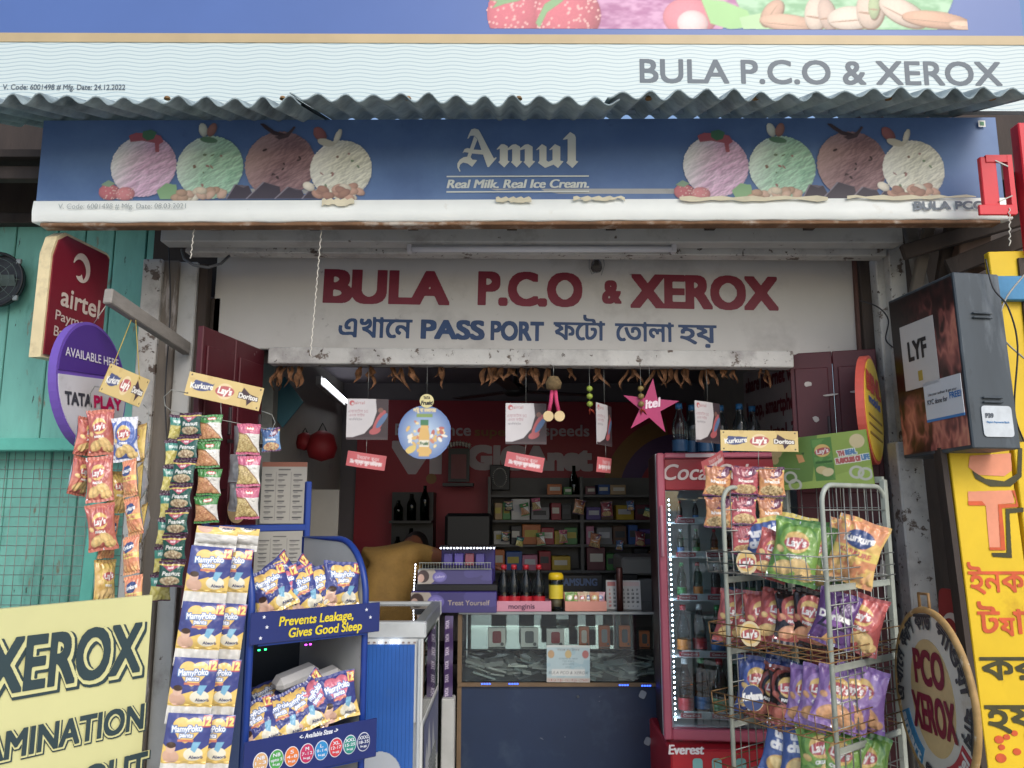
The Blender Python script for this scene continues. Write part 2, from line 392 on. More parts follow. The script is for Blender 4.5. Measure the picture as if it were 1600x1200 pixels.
# ================================================================== materials in use
GREENP = mat('green_paint', '#72b2a4', .6, var=.18, scale=5, bump=.3, bscale=30, stretch=(1, 1, .3), dirt=[('#3f7469', .54, .75, 7), ('#7a7766', .62, .68, 16), ('#38423c', .67, .70, 30)])
GREEND = mat('green_paint_rail', '#5fb3a2', .6, var=.12, scale=7, bump=.2, dirt=('#4a6f66', .6, .78, 14))
WHITEP = mat('white_peeling_paint', '#b9b7b2', .65, var=.12, scale=5, bump=.5, bscale=50, dirt=[('#8f8a88', .5, .72, 7), ('#5d5047', .585, .62, 13), ('#453a33', .62, .66, 34)])
PALEP = mat('pale_lavender_paint', '#b0b0ad', .6, var=.1, scale=3, bump=.25, dirt=[('#85817c', .54, .78, 8), ('#5b524a', .66, .70, 22)])
RAWWOOD = mat('raw_weathered_wood', '#6d655c', .8, var=.35, scale=7, bump=.6, bscale=45, stretch=(1, 1, .12), dirt=[('#a39c98', .56, .62, 16), ('#3d352e', .6, .68, 9)])
GREYWOOD = mat('grey_weathered_wood', '#8b8680', .8, var=.3, scale=12, bump=.6, bscale=60, stretch=(.3, .3, 1))
DARKWOOD = mat('dark_wood', '#3a302a', .75, var=.35, scale=8, bump=.4, stretch=(1, 1, .2))
MAROON = mat('maroon_paint', '#4c141e', .5, var=.15, scale=4, bump=.2, bscale=30, dirt=('#9a8f8c', .72, .745, 16))
ASBESTOS = mat('cement_sheet', '#8d9c9f', .85, var=.3, scale=7, bump=.5, bscale=70, dirt=[('#4c5a60', .5, .75, 5), ('#7c8783', .68, .76, 26)])
CREAM = mat('cream_plastic', '#d8c79c', .45, var=.12, scale=4, dirt=('#8d7d62', .55, .8, 7))
STEELW = mat('white_enamel_wire', '#9aa096', .45, var=.15, scale=14, dirt=('#7d6f5c', .66, .74, 30))
WIRE = mat('galvanised_wire', '#8b8d88', .4, metal=.6, var=.2, scale=30)
RUST = mat('rusty_wire', '#8a6a42', .6, metal=.3, var=.35, scale=30)
BLACK = mat('black_plastic', '#151518', .45, var=.1)
RED = mat('red_paint', '#cf2733', .45, var=.1, dirt=('#8c2027', .6, .75, 12))
# ================================================================== the setting
def setting(name, mb, m, **k):
    o = mb.build(name, m, **k); o['kind'] = 'structure'; return o
setting('ground', MB().add([(-400, -400, 0), (400, -400, 0), (400, 400, 0), (-400, 400, 0)], [(0, 1, 2, 3)]),
        mat('dusty_road', '#aaa69e', .9, var=.2, scale=1.3, bump=.4, bscale=25, dirt=('#8f8a80', .5, .75, 3)))
setting('shop_floor', MB().box((.06, 4.5, .1), (2.9, 2.6, .2), bev=.01), mat('cement_floor', '#6d726b', .6, var=.2, scale=4, bump=.2, dirt=('#4c4f49', .5, .75, 5)))
XL, XR, YB, ZC = -1.18, 1.34, 5.4, 2.36
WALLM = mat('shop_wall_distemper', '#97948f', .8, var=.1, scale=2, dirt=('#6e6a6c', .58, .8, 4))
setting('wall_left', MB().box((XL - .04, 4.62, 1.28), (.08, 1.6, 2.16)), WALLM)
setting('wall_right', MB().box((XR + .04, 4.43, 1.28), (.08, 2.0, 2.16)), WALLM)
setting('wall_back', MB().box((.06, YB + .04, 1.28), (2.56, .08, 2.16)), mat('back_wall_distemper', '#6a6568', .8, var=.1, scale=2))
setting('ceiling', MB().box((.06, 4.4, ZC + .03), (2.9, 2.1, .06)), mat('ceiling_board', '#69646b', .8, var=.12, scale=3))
# ------------------------------------------------------------------ timber shop front
sf = thing('shop_front', 'pale painted timber posts and beams framing the open shop', 'shop front', (0, 3.2, 0))
def sfp(name, mb, m):
    o = mb.build(name, m, sf); o.location = (0, -3.2, 0); return o
def vpost(px0, px1, pyt, pyb, Y, d, m, dx=0, name='post'):
    a, b = wp(px0, pyt, Y), wp(px1, pyt, Y); zb = wp(px0, pyb, Y).z; w = b.x - a.x; cx = (a.x + b.x) / 2
    return sfp(name, MB().bar((cx + dx, Y + d / 2, max(zb, .0)), (cx, Y + d / 2, a.z), w, d, up=(0, 1, 0), bev=.004), m)
for px0, px1, Y, d, m in ((228, 258, 3.18, .09, WHITEP), (259, 284, 3.2, .08, RAWWOOD), (285, 313, 3.22, .07, PALEP), (314, 330, 3.24, .05, DARKWOOD)):
    a, b = wp(px0, 350, Y), wp(px1, 350, Y)
    sfp('post', MB().box(((a.x + b.x) / 2, Y + d / 2, 1.27), (b.x - a.x, d, 2.54), bev=.004), m)
for px0, px1, py, Y, d, m in ((1341, 1364, 395, 3.26, .05, DARKWOOD), (1366, 1386, 378, 3.2, .07, WHITEP), (1387, 1412, 378, 3.15, .09, WHITEP)):
    a, b = wp(px0, py, Y), wp(px1, py, Y)
    sfp('post', MB().box(((a.x + b.x) / 2, Y + d / 2, a.z / 2), (b.x - a.x, d, a.z), bev=.004), m)
def hbeam(name, px0, px1, py0, py1, Y, d, m, tilt=0):
    a, b = wp(px0, py0, Y), wp(px1, py1, Y); 
    return sfp(name, MB().box(((a.x + b.x) / 2, Y + d / 2, (a.z + b.z) / 2), (b.x - a.x, d, a.z - b.z), (0, tilt, 0), bev=.004), m)
hbeam('beam', 252, 1412, 349, 378, 3.03, .08, PALEP, R(.1)); hbeam('beam', 290, 1386, 379, 397, 3.13, .07, WHITEP, R(.3))
lint = hbeam('lintel', 419, 1241, 545, 571, 3.24, .07, WHITEP, R(.45))
sfp('infill_boarding', MB().box((-.02, 3.4, 2.44), (3.2, .02, .62)), DARKWOOD)
sfp('side_boarding', MB().box((-1.42, 3.31, 1.2), (.3, .02, 2.4)), DARKWOOD)
sfp('soffit', MB().box((0, 3.0, 2.66), (2.75, .5, .02)), PALEP)
for k in range(7): sfp('soffit_batten', MB().box((-1.2 + k * .4, 2.98, 2.63), (.04, .42, .04)), DARKWOOD)
# folding shutters
def shutter(label, A, B, ztop, group='maroon folding shutters'):
    A, B = Vector((*A, 0)), Vector((*B, 0)); e = (B - A); L = e.length; ang = math.atan2(e.y, e.x)
    t = thing('folding_shutter', label, 'shutter', (A.x, A.y, .2), ang, group)
    h = ztop - .2
    for k in range(2):
        w = L / 2 - .002
        p = MB().box((k * L / 2 + L / 4, .012, h / 2), (w, .024, h), bev=.003).build('leaf', MAROON, t)
        for zz in (.17, .5, .83):
            MB().box((k * L / 2 + L / 4, -.004, h * zz), (w * .78, .008, h * .27), bev=.003).build('panel', MAROON, p)
        MB().box((k * L / 2 + w * .85, -.012, h * .83), (.012, .012, .11), bev=.003).box((k * L / 2 + w * .85, -.02, h * .79), (.03, .01, .014)).build('bolt', mat('old_iron', '#4a4244', .5, metal=.6, var=.3), p)
    return t
shutter('maroon folding shutter swung outward behind the hanging snack strips', (-1.145, 2.83), (-1.065, 3.30), wp(418, 548, 3.3).z)
shutter('maroon folding shutter standing open behind the wire chips rack', (1.195, 3.31), (1.52, 3.20), wp(1240, 552, 3.3).z)
# bits of torn paper on the right shutter
for i, (px, py, w, h, r) in enumerate(((1262, 600, 14, 9, 5), (1297, 617, 26, 4, 4), (1275, 655, 9, 12, 35), (1395, 745, 10, 4, 0), (1376, 820, 22, 6, 3), (1385, 905, 16, 60, 4), (1334, 612, 10, 4, 0))):
    Ys = 3.31 - .11 * ((wp(px, py, 3.25).x - 1.195) / .325) - .014; c = wp(px, py, Ys); k = 3.3 / F
    n = 9; pl = [(math.cos(2 * math.pi * j / n) * w * k / 2 * rng.uniform(.7, 1.15), math.sin(2 * math.pi * j / n) * h * k / 2 * rng.uniform(.7, 1.15)) for j in range(n)]
    o = MB().prism(pl, 0, .0012).build('paper_scrap', mat('torn_paper', '#b9b2ac', .8), loc=(c.x, Ys, c.z), rot=(0, R(-r), R(-18.7)))
    tag(o, ['squarish torn paper scrap beside the shutter bolt', 'thin torn paper strip across the shutter bolt', 'slanted white paper scrap below the shutter bolt', 'small paper scrap low behind the green snack board', 'wide torn paper strip on the shutter behind the rack top', 'tall torn paper patch on the shutter by the pale post', 'tiny paper scrap on the outer shutter leaf near the oval sign'][i], 'paper scrap', 'paper scraps on the shutter')
# ------------------------------------------------------------------ hand painted name board
M4, w, h = frame4((333, 388, 3.3), (1338, 399, 3.3), (1340, 556, 3.3), (337, 544, 3.3))
nb = thing('name_board', 'off-white hand painted name board with crimson and blue lettering above the opening', 'sign', mtx=M4)
MB().box((0, .012, 0), (w, .024, h), bev=.003).build('board', mat('board_offwhite', '#bfbbb5', .55, var=.07, scale=1.5, bump=.08, dirt=[('#87817c', .5, .8, 2.2), ('#6f6862', .67, .74, 12)]), nb)
Mi = M4.inverted()
def onb(px, py, Y=3.3): p = Mi @ wp(px, py, Y); return p.x, p.z
REDP = mat('crimson_sign_paint', '#74142c', .5, var=.12, scale=9); BLUEP = mat('blue_sign_paint', '#12355f', .5, var=.15, scale=9)
kb = 3.34 / F
for t, x0, x1, yb, hp, bold in (('BULA', 500, 706, 473, 54, .1), ('P.C.O', 742, 914, 476, 54, .1), ('&', 938, 974, 473, 38, .08), ('XEROX', 980, 1222, 481, 54, .1)):
    x, z = onb((x0 + x1) / 2, yb); bo = bold * .62
    letters('lettering', t, nb, hp * kb * .94, x, z, REDP, w=(x1 - x0) * kb * .98 - .024, bold=(.08, .05), y=-.0008, rot=-.5)
for t, x0, x1, yb, hp in (('এখােন', 527, 645, 527, 36), ('PASS', 657, 757, 529, 30), ('PORT', 766, 850, 531, 30), ('ফেটা', 864, 946, 531, 34), ('েতালা', 960, 1054, 533, 34), ('হয়', 1060, 1120, 535, 34)):
    x, z = onb((x0 + x1) / 2, yb); la = t.isascii()
    letters('lettering', t, nb, hp * kb * (.95 if la else .88), x, z, BLUEP, w=(x1 - x0) * kb * .97, bold=(.06, .045) if la else (.042, .03), y=-.0008, rot=-.5)
tr = MB().box((0, -.006, h / 2 - .006), (w, .03, .012)).box((w / 2 - .006, -.006, 0), (.012, .03, h)).build('trim', mat('brown_trim', '#5e4038', .7, var=.2), nb)
# tube light fitting over the board
c = wp(846, 386, 3.08); tl = thing('tube_light_fitting', 'long white unlit tube light batten above the painted name board', 'light fitting', c)
Lx = (1063 - 630) * 3.1 / F
MB().box((0, .012, .012), (Lx, .04, .028), bev=.004).build('batten', mat('white_enamel', '#c3c1c4', .35, var=.06), tl)
MB().tube([(-Lx / 2 + .02, -.012, -.014), (Lx / 2 - .02, -.012, -.014)], .013, 12).build('tube', mat('tube_glass', '#d9d9dc', .2, var=.02), tl)
for sx in (-1, 1): MB().box((sx * (Lx / 2 - .01), -.01, -.012), (.02, .036, .034), bev=.003).build('end_cap', mat('white_enamel', '#c3c1c4'), tl)
# glass bulb and wires hung on the board
c = wp(932, 418, 3.26); lb = thing('hanging_hook', 'bent wire hook with a round glass reflector under the tube light', 'hook', c)
MB().tube([(-.03, 0, .05), (-.032, 0, .0), (-.02, 0, -.03), (-.005, 0, -.02)], .0018, 6).tube([(.03, 0, .05), (.034, 0, .01), (.02, 0, -.035)], .0018, 6).build('wire', WIRE, lb)
MB().lathe([(0, -.02), (.018, -.018), (.026, -.004), (.022, .02), (.01, .04), (0, .045)], 14).build('reflector', glassmat('dusty_glass', '#b9b4b0', .8, .2), lb)

# ------------------------------------------------------------------ lower fascia banner
YL = 2.75
M4, w, h = frame4((64, 190, YL), (1561, 182, YL), (1563, 312, YL), (61, 314, YL))
lbn = thing('fascia_banner', 'blue ice cream fascia banner with white blackletter logo under the corrugated sheet', 'banner', mtx=M4)
def gradmat(name, c0, c1, z0, z1, rough=.45, dirt=None):
    m = mat(name, c0, rough, var=.1, scale=2.2, dirt=dirt); N, L = m.node_tree.nodes, m.node_tree.links; b = N['Principled BSDF']; return m
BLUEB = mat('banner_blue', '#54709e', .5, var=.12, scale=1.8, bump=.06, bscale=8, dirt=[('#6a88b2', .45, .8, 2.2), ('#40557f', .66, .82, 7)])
def wavy(w, h, n=60, m=10, amp=.006, y=0, seed=3):
    u, v = np.meshgrid(np.linspace(-.5, .5, n), np.linspace(-.5, .5, m)); d = amp * (vnoise(u * 9 + 20, v * 2 + 4, seed) - .5)
    V = np.stack([u * w, d + y, v * h], -1).reshape(-1, 3); I = np.arange(n * m).reshape(m, n)
    Fc = np.stack([I[:-1, :-1], I[:-1, 1:], I[1:, 1:], I[1:, :-1]], -1).reshape(-1, 4)
    return MB().add(V.tolist(), Fc.tolist(), 0, None, True)
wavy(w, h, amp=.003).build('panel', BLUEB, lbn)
MB().box((0, .03, 0), (w - .02, .03, h - .01)).build('backing_frame', DARKWOOD, lbn)
Mi2 = M4.inverted(); kl = w / 1498
def onl(px, py): p = Mi2 @ wp(px, py, YL); return p.x, p.z
# folded white hem with torn masking paper, rusty lower lip
HEM = mat('dirty_white_vinyl', '#eef1ec', .5, var=.04, scale=4, bump=.25, bscale=12, dirt=[('#c4bba8', .62, .8, 5), ('#8a6a4a', .69, .73, 14)])
z1 = onl(800, 313)[1]; z2 = onl(800, 346)[1]; n = 70; vs, fs = [], []
for i in range(n + 1):
    x = -w / 2 - .004 + (w + .02) * i / n; j = .004 * math.sin(i * 1.7) + .003 * math.sin(i * .6 + 1)
    vs += [(x, -.008, z1), (x, -.012 - j * .5, (z1 + z2) / 2), (x, -.011 + j, z2 + .003 + .6 * j), (x, -.004, z2 - .001 + .6 * j), (x, .05, z2 + .006)]
for i in range(n):
    for k in range(4): fs.append((i * 5 + k, i * 5 + k + 1, (i + 1) * 5 + k + 1, (i + 1) * 5 + k))
MB().add(vs, fs, 0, None, True).build('hem', HEM, lbn)
MB().box((0, .018, z2 - .008), (w - .05, .05, .014), bev=.003).build('bottom_batten', mat('rusty_batten', '#7b5a3f', .8, var=.4, scale=9, dirt=('#b5aca0', .52, .66, 9)), lbn)
for x0, x1, dy in ((775, 830, -1), (895, 975, -3), (1060, 1290, -1), (1320, 1520, -3), (505, 555, 4)):
    a, b = onl(x0, 314 + dy)[0], onl(x1, 314 + dy)[0]; nn = 14; top = onl(800, 312 + dy * .3)[1]; bot = onl(800, 319 + dy)[1]
    pl = [(a + (b - a) * i / nn, top + .004 * math.sin(i * 2.1)) for i in range(nn + 1)] + [(b - (b - a) * i / nn, bot + rng.uniform(-.006, .006)) for i in range(nn + 1)]
    MB().prism(pl, -.021, -.0195).build('masking_paper', mat('brown_tape_paper', '#d9d0b4', .7, var=.12, scale=12), lbn)
# ice cream print
def icecreams():
    c = Cv(430, 135, 400, '#54709e'); bgm = np.zeros(c.X.shape, bool)
    before = c.a.copy()
    def scoop(x, y, r, c0, c1, hl, seed):
        a = R(-28); U, V = c.X * math.cos(a) + c.Y * math.sin(a), c.Y * math.cos(a) - c.X * math.sin(a)
        hgt = vnoise(U * .055 + 9, V * .17 + 4, seed) + .5 * vnoise(U * .16, V * .4, seed + 3); h2 = vnoise((U + .9) * .055 + 9, (V + 1.1) * .17 + 4, seed) + .5 * vnoise((U + .9) * .16, (V + 1.1) * .4, seed + 3)
        rel = np.clip((hgt - h2) * 1.7, -.2, .2)[..., None]
        t = np.clip(hgt - .25, 0, 1)[..., None]; tx = (H(c0) * (1 - t) + H(c1) * t) * (1 + rel)
        d = ((c.X - x) ** 2 + (c.Y - y) ** 2) ** .5; lite = np.clip(((x - c.X) * .9 + (y - c.Y) * .35) / r * 1.25 - .02, 0, 1)[..., None] ** 1.1
        rim = np.clip((d / r - .8) * 3, 0, 1)[..., None]
        c.fill(d < r * (1 + .012 * np.sin(c.X * .9) * np.sin(c.Y * .8)), np.clip(tx * (1 - lite) + (H(hl) * (1 + rel * .5)) * lite, 0, 1) * (1 - .12 * rim))
    scoop(75, 77, 51, '#cf95ba', '#ecc4dc', '#f2efec', 1); scoop(178, 80, 52, '#86c49b', '#b9e2bf', '#e0f2de', 2)
    scoop(287, 76, 55, '#80565c', '#a87c7c', '#b8908a', 3); scoop(382, 84, 48, '#dad6ba', '#efecd6', '#f6f3e2', 4)
    c.poly([(48, 27), (60, 22), (80, 24), (98, 27), (104, 38), (97, 42), (98, 55), (92, 55), (90, 40), (70, 36), (52, 38)], '#b5354b'); c.poly([(70, 20), (82, 17), (92, 22), (88, 33), (78, 36), (70, 30)], '#3f7d56')
    c.shaded(164, 18, 7, 12, '#d7dbc8', -15); c.shaded(178, 18, 7, 12, '#a5695a', 18); c.ell(174, 35, 14, 5, '#5f8f66', 8)
    c.poly([(252, 8), (258, 7), (276, 20), (296, 26), (296, 31), (274, 27), (262, 18)], '#4a373c'); c.poly([(276, 30), (292, 27), (306, 12), (309, 14), (298, 31), (284, 35)], '#5a4448')
    c.shaded(347, 26, 9, 14, '#9a4f4c', -35); c.shaded(375, 30, 5, 14, '#e4dcc0', 20); c.ell(357, 40, 14, 6, '#d8d0b4', 15)
    rs = random.Random(5)
    for k in range(26):
        a, q = rs.random() * 6.28, rs.random() ** .5 * 40; x, y, r = rs.choice([(178, 80, 1), (382, 84, 1), (287, 76, 0)])[:3]
        c.ell(x + math.cos(a) * q, y + math.sin(a) * q, rs.uniform(1.5, 4), rs.uniform(1, 2.2), rs.choice(['#a86b5e', '#6f8a5c', '#8c6a4c'] if r else ['#40282c']), rs.uniform(0, 180))
    c.shaded(25, 120, 17, 13, '#c04a54', 10); c.shaded(50, 123, 15, 11, '#cf6a6d'); c.poly([(10, 108), (22, 100), (34, 106), (24, 112)], '#86a883')
    for k in range(40): c.ell(12 + rs.random() * 50, 110 + rs.random() * 22, .8, .8, '#e6c9b5')
    c.poly([(98, 118), (112, 106), (128, 108), (132, 132), (104, 132)], '#86b878'); 
    for k in range(16): c.shaded(128 + rs.random() * 72, 118 + rs.random() * 12, 9, 6, rs.choice(['#c9a184', '#dcd3bd', '#b9906e', '#d8c4a4']), rs.uniform(-40, 40))
    for p in ([(205, 132), (218, 108), (240, 110), (250, 132)], [(236, 132), (262, 104), (288, 112), (292, 132)], [(280, 132), (300, 112), (322, 118), (330, 132)], [(322, 132), (334, 116), (352, 120), (350, 132)]):
        c.poly(p, '#453a48'); c.poly([p[1], p[2], ((p[1][0] + p[2][0]) / 2 + 3, p[1][1] + 6)], '#6a5f6c'); c.poly([(p[0][0], p[0][1]), (p[1][0], p[1][1]), (p[1][0] + 2, p[1][1] + 1), (p[0][0] + 2.5, p[0][1])], '#8d8390')
    c.shaded(333, 112, 10, 7, '#e7dcc4', 30)
    for k in range(20): c.shaded(345 + rs.random() * 78, 112 + rs.random() * 18, 10, 6, rs.choice(['#b98468', '#c99678', '#a8745a', '#d9cdb4']), rs.uniform(-30, 30))
    diff = (np.abs(c.a - before).sum(-1) > 1e-6); keep = diff.reshape(c.Hh, 3, c.W, 3).mean((1, 3)) > .34
    return c, keep
cic, kic = icecreams()
ICE = flat_print(cic, 430 * kl, 135 * kl, 0, [mat('banner_print', '#ffffff', .5, attr=True, var=.12, scale=3)], keep=kic)
for px in (366, 1258):
    x, z = onl(px, 250); o = link('ice_cream_print', ICE, lbn, loc=(x, -.0032, z))
WHITEL = mat('white_print', '#d9dcd4', .5, var=.05, scale=6)
AM = [[(268,182),(285,135),(310,85),(345,76),(385,88),(405,120),(545,388),(568,374),(573,384),(492,478),(478,478),(375,185),(340,150),(300,152),(280,180)],
 [(340,155),(374,190),(300,380),(262,385)], [(218,335),(240,290),(270,278),(330,295),(420,300),(440,348),(330,338),(265,325),(235,322)],
 [(262,370),(300,372),(322,400),(358,402),(370,408),(318,475),(270,440),(225,430),(195,450),(183,485),(198,522),(188,526),(165,480),(165,440),(190,400),(230,375)],
 [(572,292),(620,240),(650,238),(690,262),(690,412),(710,418),(652,482),(590,425),(606,412),(606,285),(580,298)],
 [(686,285),(735,245),(770,238),(818,265),(818,412),(842,418),(782,482),(722,425),(735,412),(735,290),(690,302)],
 [(814,285),(865,245),(900,238),(948,265),(948,410),(975,418),(912,486),(852,425),(866,412),(866,290),(818,302)],
 [(983,298),(1045,238),(1092,265),(1092,410),(1130,432),(1078,487),(1003,432),(1018,412),(1018,290),(990,302)],
 [(1120,298),(1180,238),(1236,265),(1236,410),(1270,418),(1212,487),(1150,440),(1155,412),(1155,290),(1128,302)], [(1078,440),(1152,405),(1165,452),(1080,486)],
 [(1262,188),(1338,112),(1385,140),(1398,170),(1398,410),(1425,420),(1362,487),(1298,432),(1312,412),(1312,185),(1270,194)]]
def amfn(a, b): x, z = onl(690 + a * .15, 190 + b * .15); return (x, -.0032, z)
shape_letters('lettering', AM, lbn, WHITEL, amfn, .35)
x, z = onl(809, 294); letters('lettering', 'Real Milk. Real Ice Cream.', lbn, 13.5 * kl, x, z, WHITEL, w=219 * kl, bold=(.06, .01), slant=.22, y=-.0032)
for py in (276, 300):
    x, z = onl(809, py); MB().box((x, -.003, z), (221 * kl, .001, 2.2 * kl)).build('rule_line', WHITEL, lbn)
GREYL = mat('grey_print', '#6f7780', .6, var=.2, scale=30)
x, z = onl(95, 329); letters('lettering', 'V. Code: 6001498 # Mfg. Date: 08.03.2021', lbn, 8 * kl, x, z, mat('faded_print', '#aab0ae', .6), w=196 * kl, bold=.01, align='l', y=-.0185, res=24)
x, z = onl(1425, 330); letters('lettering', 'BULA PCO', lbn, 12 * kl, x, z, GREYL, w=108 * kl, bold=.06, align='l', y=-.0205, res=30)
x, z = onl(1532, 195); MB().box((x, -.0085, z), (11 * kl, .001, 11 * kl)).box((x, -.0095, z), (6 * kl, .001, 6 * kl), mi=1).build('green_dot_mark', [WHITEL, paint('#3f7d56')], lbn)
# red steel bracket at the right end
c = wp(1545, 290, 2.62); rb = thing('steel_bracket', 'bright red angle iron bracket at the right end of the blue banner', 'bracket', c); k = 2.66 / F
MB().box((0, 0, 0), (26 * k, .02, 96 * k), bev=.003).build('back_plate', RED, rb)
MB().box((6 * k, -.012, -44 * k), (60 * k, .012, 17 * k), bev=.002).build('lower_plate', RED, rb)
MB().box((34 * k, .0, 0), (8 * k, .03, 100 * k)).box((16 * k, -.008, 44 * k), (40 * k, .012, 12 * k)).build('rail', RED, rb)
MB().bar((10 * k, -.014, 40 * k), (30 * k, -.014, 30 * k), .004).bar((10 * k, -.014, -30 * k), (32 * k, -.014, -20 * k), .004).build('cross_wire', WIRE, rb)
c = wp(1592, 240, 2.7); rp = thing('steel_post', 'bright red steel post at the right edge beside the blue banner', 'post', (c.x, c.y, 0))
MB().box((.035, .03, 2.66), (.045, .05, .5), bev=.004).build('post', RED, rp); MB().box((.0, .055, 1.2), (.03, .03, 2.4)).build('lower_pipe', DARKWOOD, rp)

# ------------------------------------------------------------------ upper banner standing on the roof
YU = 2.8
M4, w, h = frame4((-8, -160, YU), (1592, -154, YU), (1598, 172, YU), (-14, 168, YU))
ub = thing('roof_banner', 'large blue and white banner with fruit and grey lettering above the corrugated sheet', 'banner', mtx=M4)
Mi3 = M4.inverted(); ku = w / 1606
def onu(px, py): p = Mi3 @ wp(px, py, YU); return p.x, p.z
zs = onu(800, 53)[1]; zw = onu(800, 67)[1]
MB().box((0, .02, (h / 2 + zs) / 2), (w, .03, h / 2 - zs)).build('blue_panel', mat('banner_blue_new', '#4f69a3', .4, var=.05, scale=1.5), ub)
MB().box((0, .018, (zs + zw) / 2), (w, .032, zs - zw)).build('gold_strip', mat('gold_print', '#b8a37c', .45, var=.1, scale=3), ub)
wm = mat('white_wave_print', '#dfe9e8', .45, var=.02)
N, L = wm.node_tree.nodes, wm.node_tree.links
g = N.new('ShaderNodeNewGeometry'); sp = N.new('ShaderNodeSeparateXYZ'); L.new(g.outputs['Position'], sp.inputs[0])
def mth(op, a, b=None):
    q = N.new('ShaderNodeMath'); q.operation = op
    for i, x in enumerate((a, b)):
        if x is None: continue
        if isinstance(x, (int, float)): q.inputs[i].default_value = x
        else: L.new(x, q.inputs[i])
    return q.outputs[0]
wv = mth('MULTIPLY', mth('SINE', mth('MULTIPLY', sp.outputs['X'], 34.0)), .0045)
ln = mth('FRACT', mth('MULTIPLY', mth('ADD', sp.outputs['Z'], wv), 62.0)); ml = mth('LESS_THAN', ln, .22)
mx = N.new('ShaderNodeMix'); mx.data_type = 'RGBA'; L.new(ml, mx.inputs[0]); mx.inputs[6].default_value = (*H('#c6d2d0'), 1); mx.inputs[7].default_value = (*H('#9fb3ba'), 1)
L.new(mx.outputs[2], N['Principled BSDF'].inputs['Base Color'])
MB().box((0, .02, (zw - h / 2) / 2), (w, .03, zw + h / 2)).build('white_panel', wm, ub)
x, z = onu(1284, 130); letters('lettering', 'BULA P.C.O & XEROX', ub, 38 * ku, x, z, mat('grey_vinyl', '#56616a', .5, var=.04), w=556 * ku, bold=(.03, .02), y=.0042, rot=-.35)
x, z = onu(3, 139); letters('lettering', 'V. Code: 6001498 # Mfg. Date: 24.12.2022', ub, 8.5 * ku, x, z, mat('grey_vinyl', '#7f8a93'), w=188 * ku, bold=.02, align='l', y=.0035, res=24)
def fruits():
    c = Cv(750, 170, 440, '#4f69a3'); before = c.a.copy(); rs = random.Random(3)
    c.fill((c.X - 235) ** 2 / 190 ** 2 + (c.Y - 40) ** 2 / 180 ** 2 < 1, c.tex('#b8639a', '#dc9ac2', .06, 2, .3, .7, .14))
    c.fill((c.X - 560) ** 2 / 185 ** 2 + (c.Y - 40) ** 2 / 200 ** 2 < 1, c.tex('#82bd82', '#b0dcac', .06, 4, .3, .7, .14))
    for x, y, rx, ry, r in ((48, 140, 46, 56, 10), (128, 146, 52, 52, -12)):
        c.shaded(x, y, rx, ry, '#cf4558', r)
        for k in range(90):
            a, q = rs.random() * 6.28, rs.random() ** .5; c.ell(x + rx * q * math.cos(a), y + ry * q * math.sin(a), 1.6, 2, '#f0b5a8')
    for p in ([(0, 120), (14, 112), (34, 116), (56, 122), (30, 128), (10, 136), (18, 124)], [(92, 128), (110, 116), (122, 122), (96, 142), (84, 168), (78, 160)]): c.poly(p, '#8bb877')
    c.shaded(318, 150, 42, 34, '#dd6a78'); c.shaded(322, 160, 24, 22, '#f0c3bd')
    c.poly([(336, 118), (372, 122), (408, 138), (420, 165), (380, 170), (350, 160)], '#9fd87b'); c.poly([(395, 150), (440, 140), (452, 168), (400, 170)], '#b6dd9a')
    for x, y, rx, ry, r, col in ((446, 142, 26, 14, -55, '#c99a78'), (470, 158, 44, 14, 6, '#d3a37f'), (515, 142, 18, 30, 10, '#d9bfa6'), (532, 144, 14, 28, -8, '#c9a992'), (568, 150, 36, 20, -5, '#dfc8b0'), (600, 134, 22, 34, 8, '#d4b69c'), (606, 130, 9, 22, 6, '#a9b880'),
                                (650, 140, 40, 20, 30, '#d8bda4'), (700, 152, 52, 14, 6, '#cf9a72'), (742, 162, 22, 8, 4, '#d9b08c')):
        c.ell(x + 1, y + 1.5, rx * 1.03, ry * 1.06, '#8a6a4c', r); c.shaded(x, y, rx, ry, col, r); c.ell(x - rx * .1, y + ry * .25, rx * .8, ry * .06, '#b58a68', r)
    diff = (np.abs(c.a - before).sum(-1) > 1e-6); return c, diff.reshape(c.Hh, 3, c.W, 3).mean((1, 3)) > .34
cf, kf = fruits(); x, z = onu(1133, -33); o = link('fruit_print', flat_print(cf, 750 * ku, 170 * ku, .0042, [mat('banner_print', '#ffffff')], keep=kf), ub, loc=(x, 0, z))
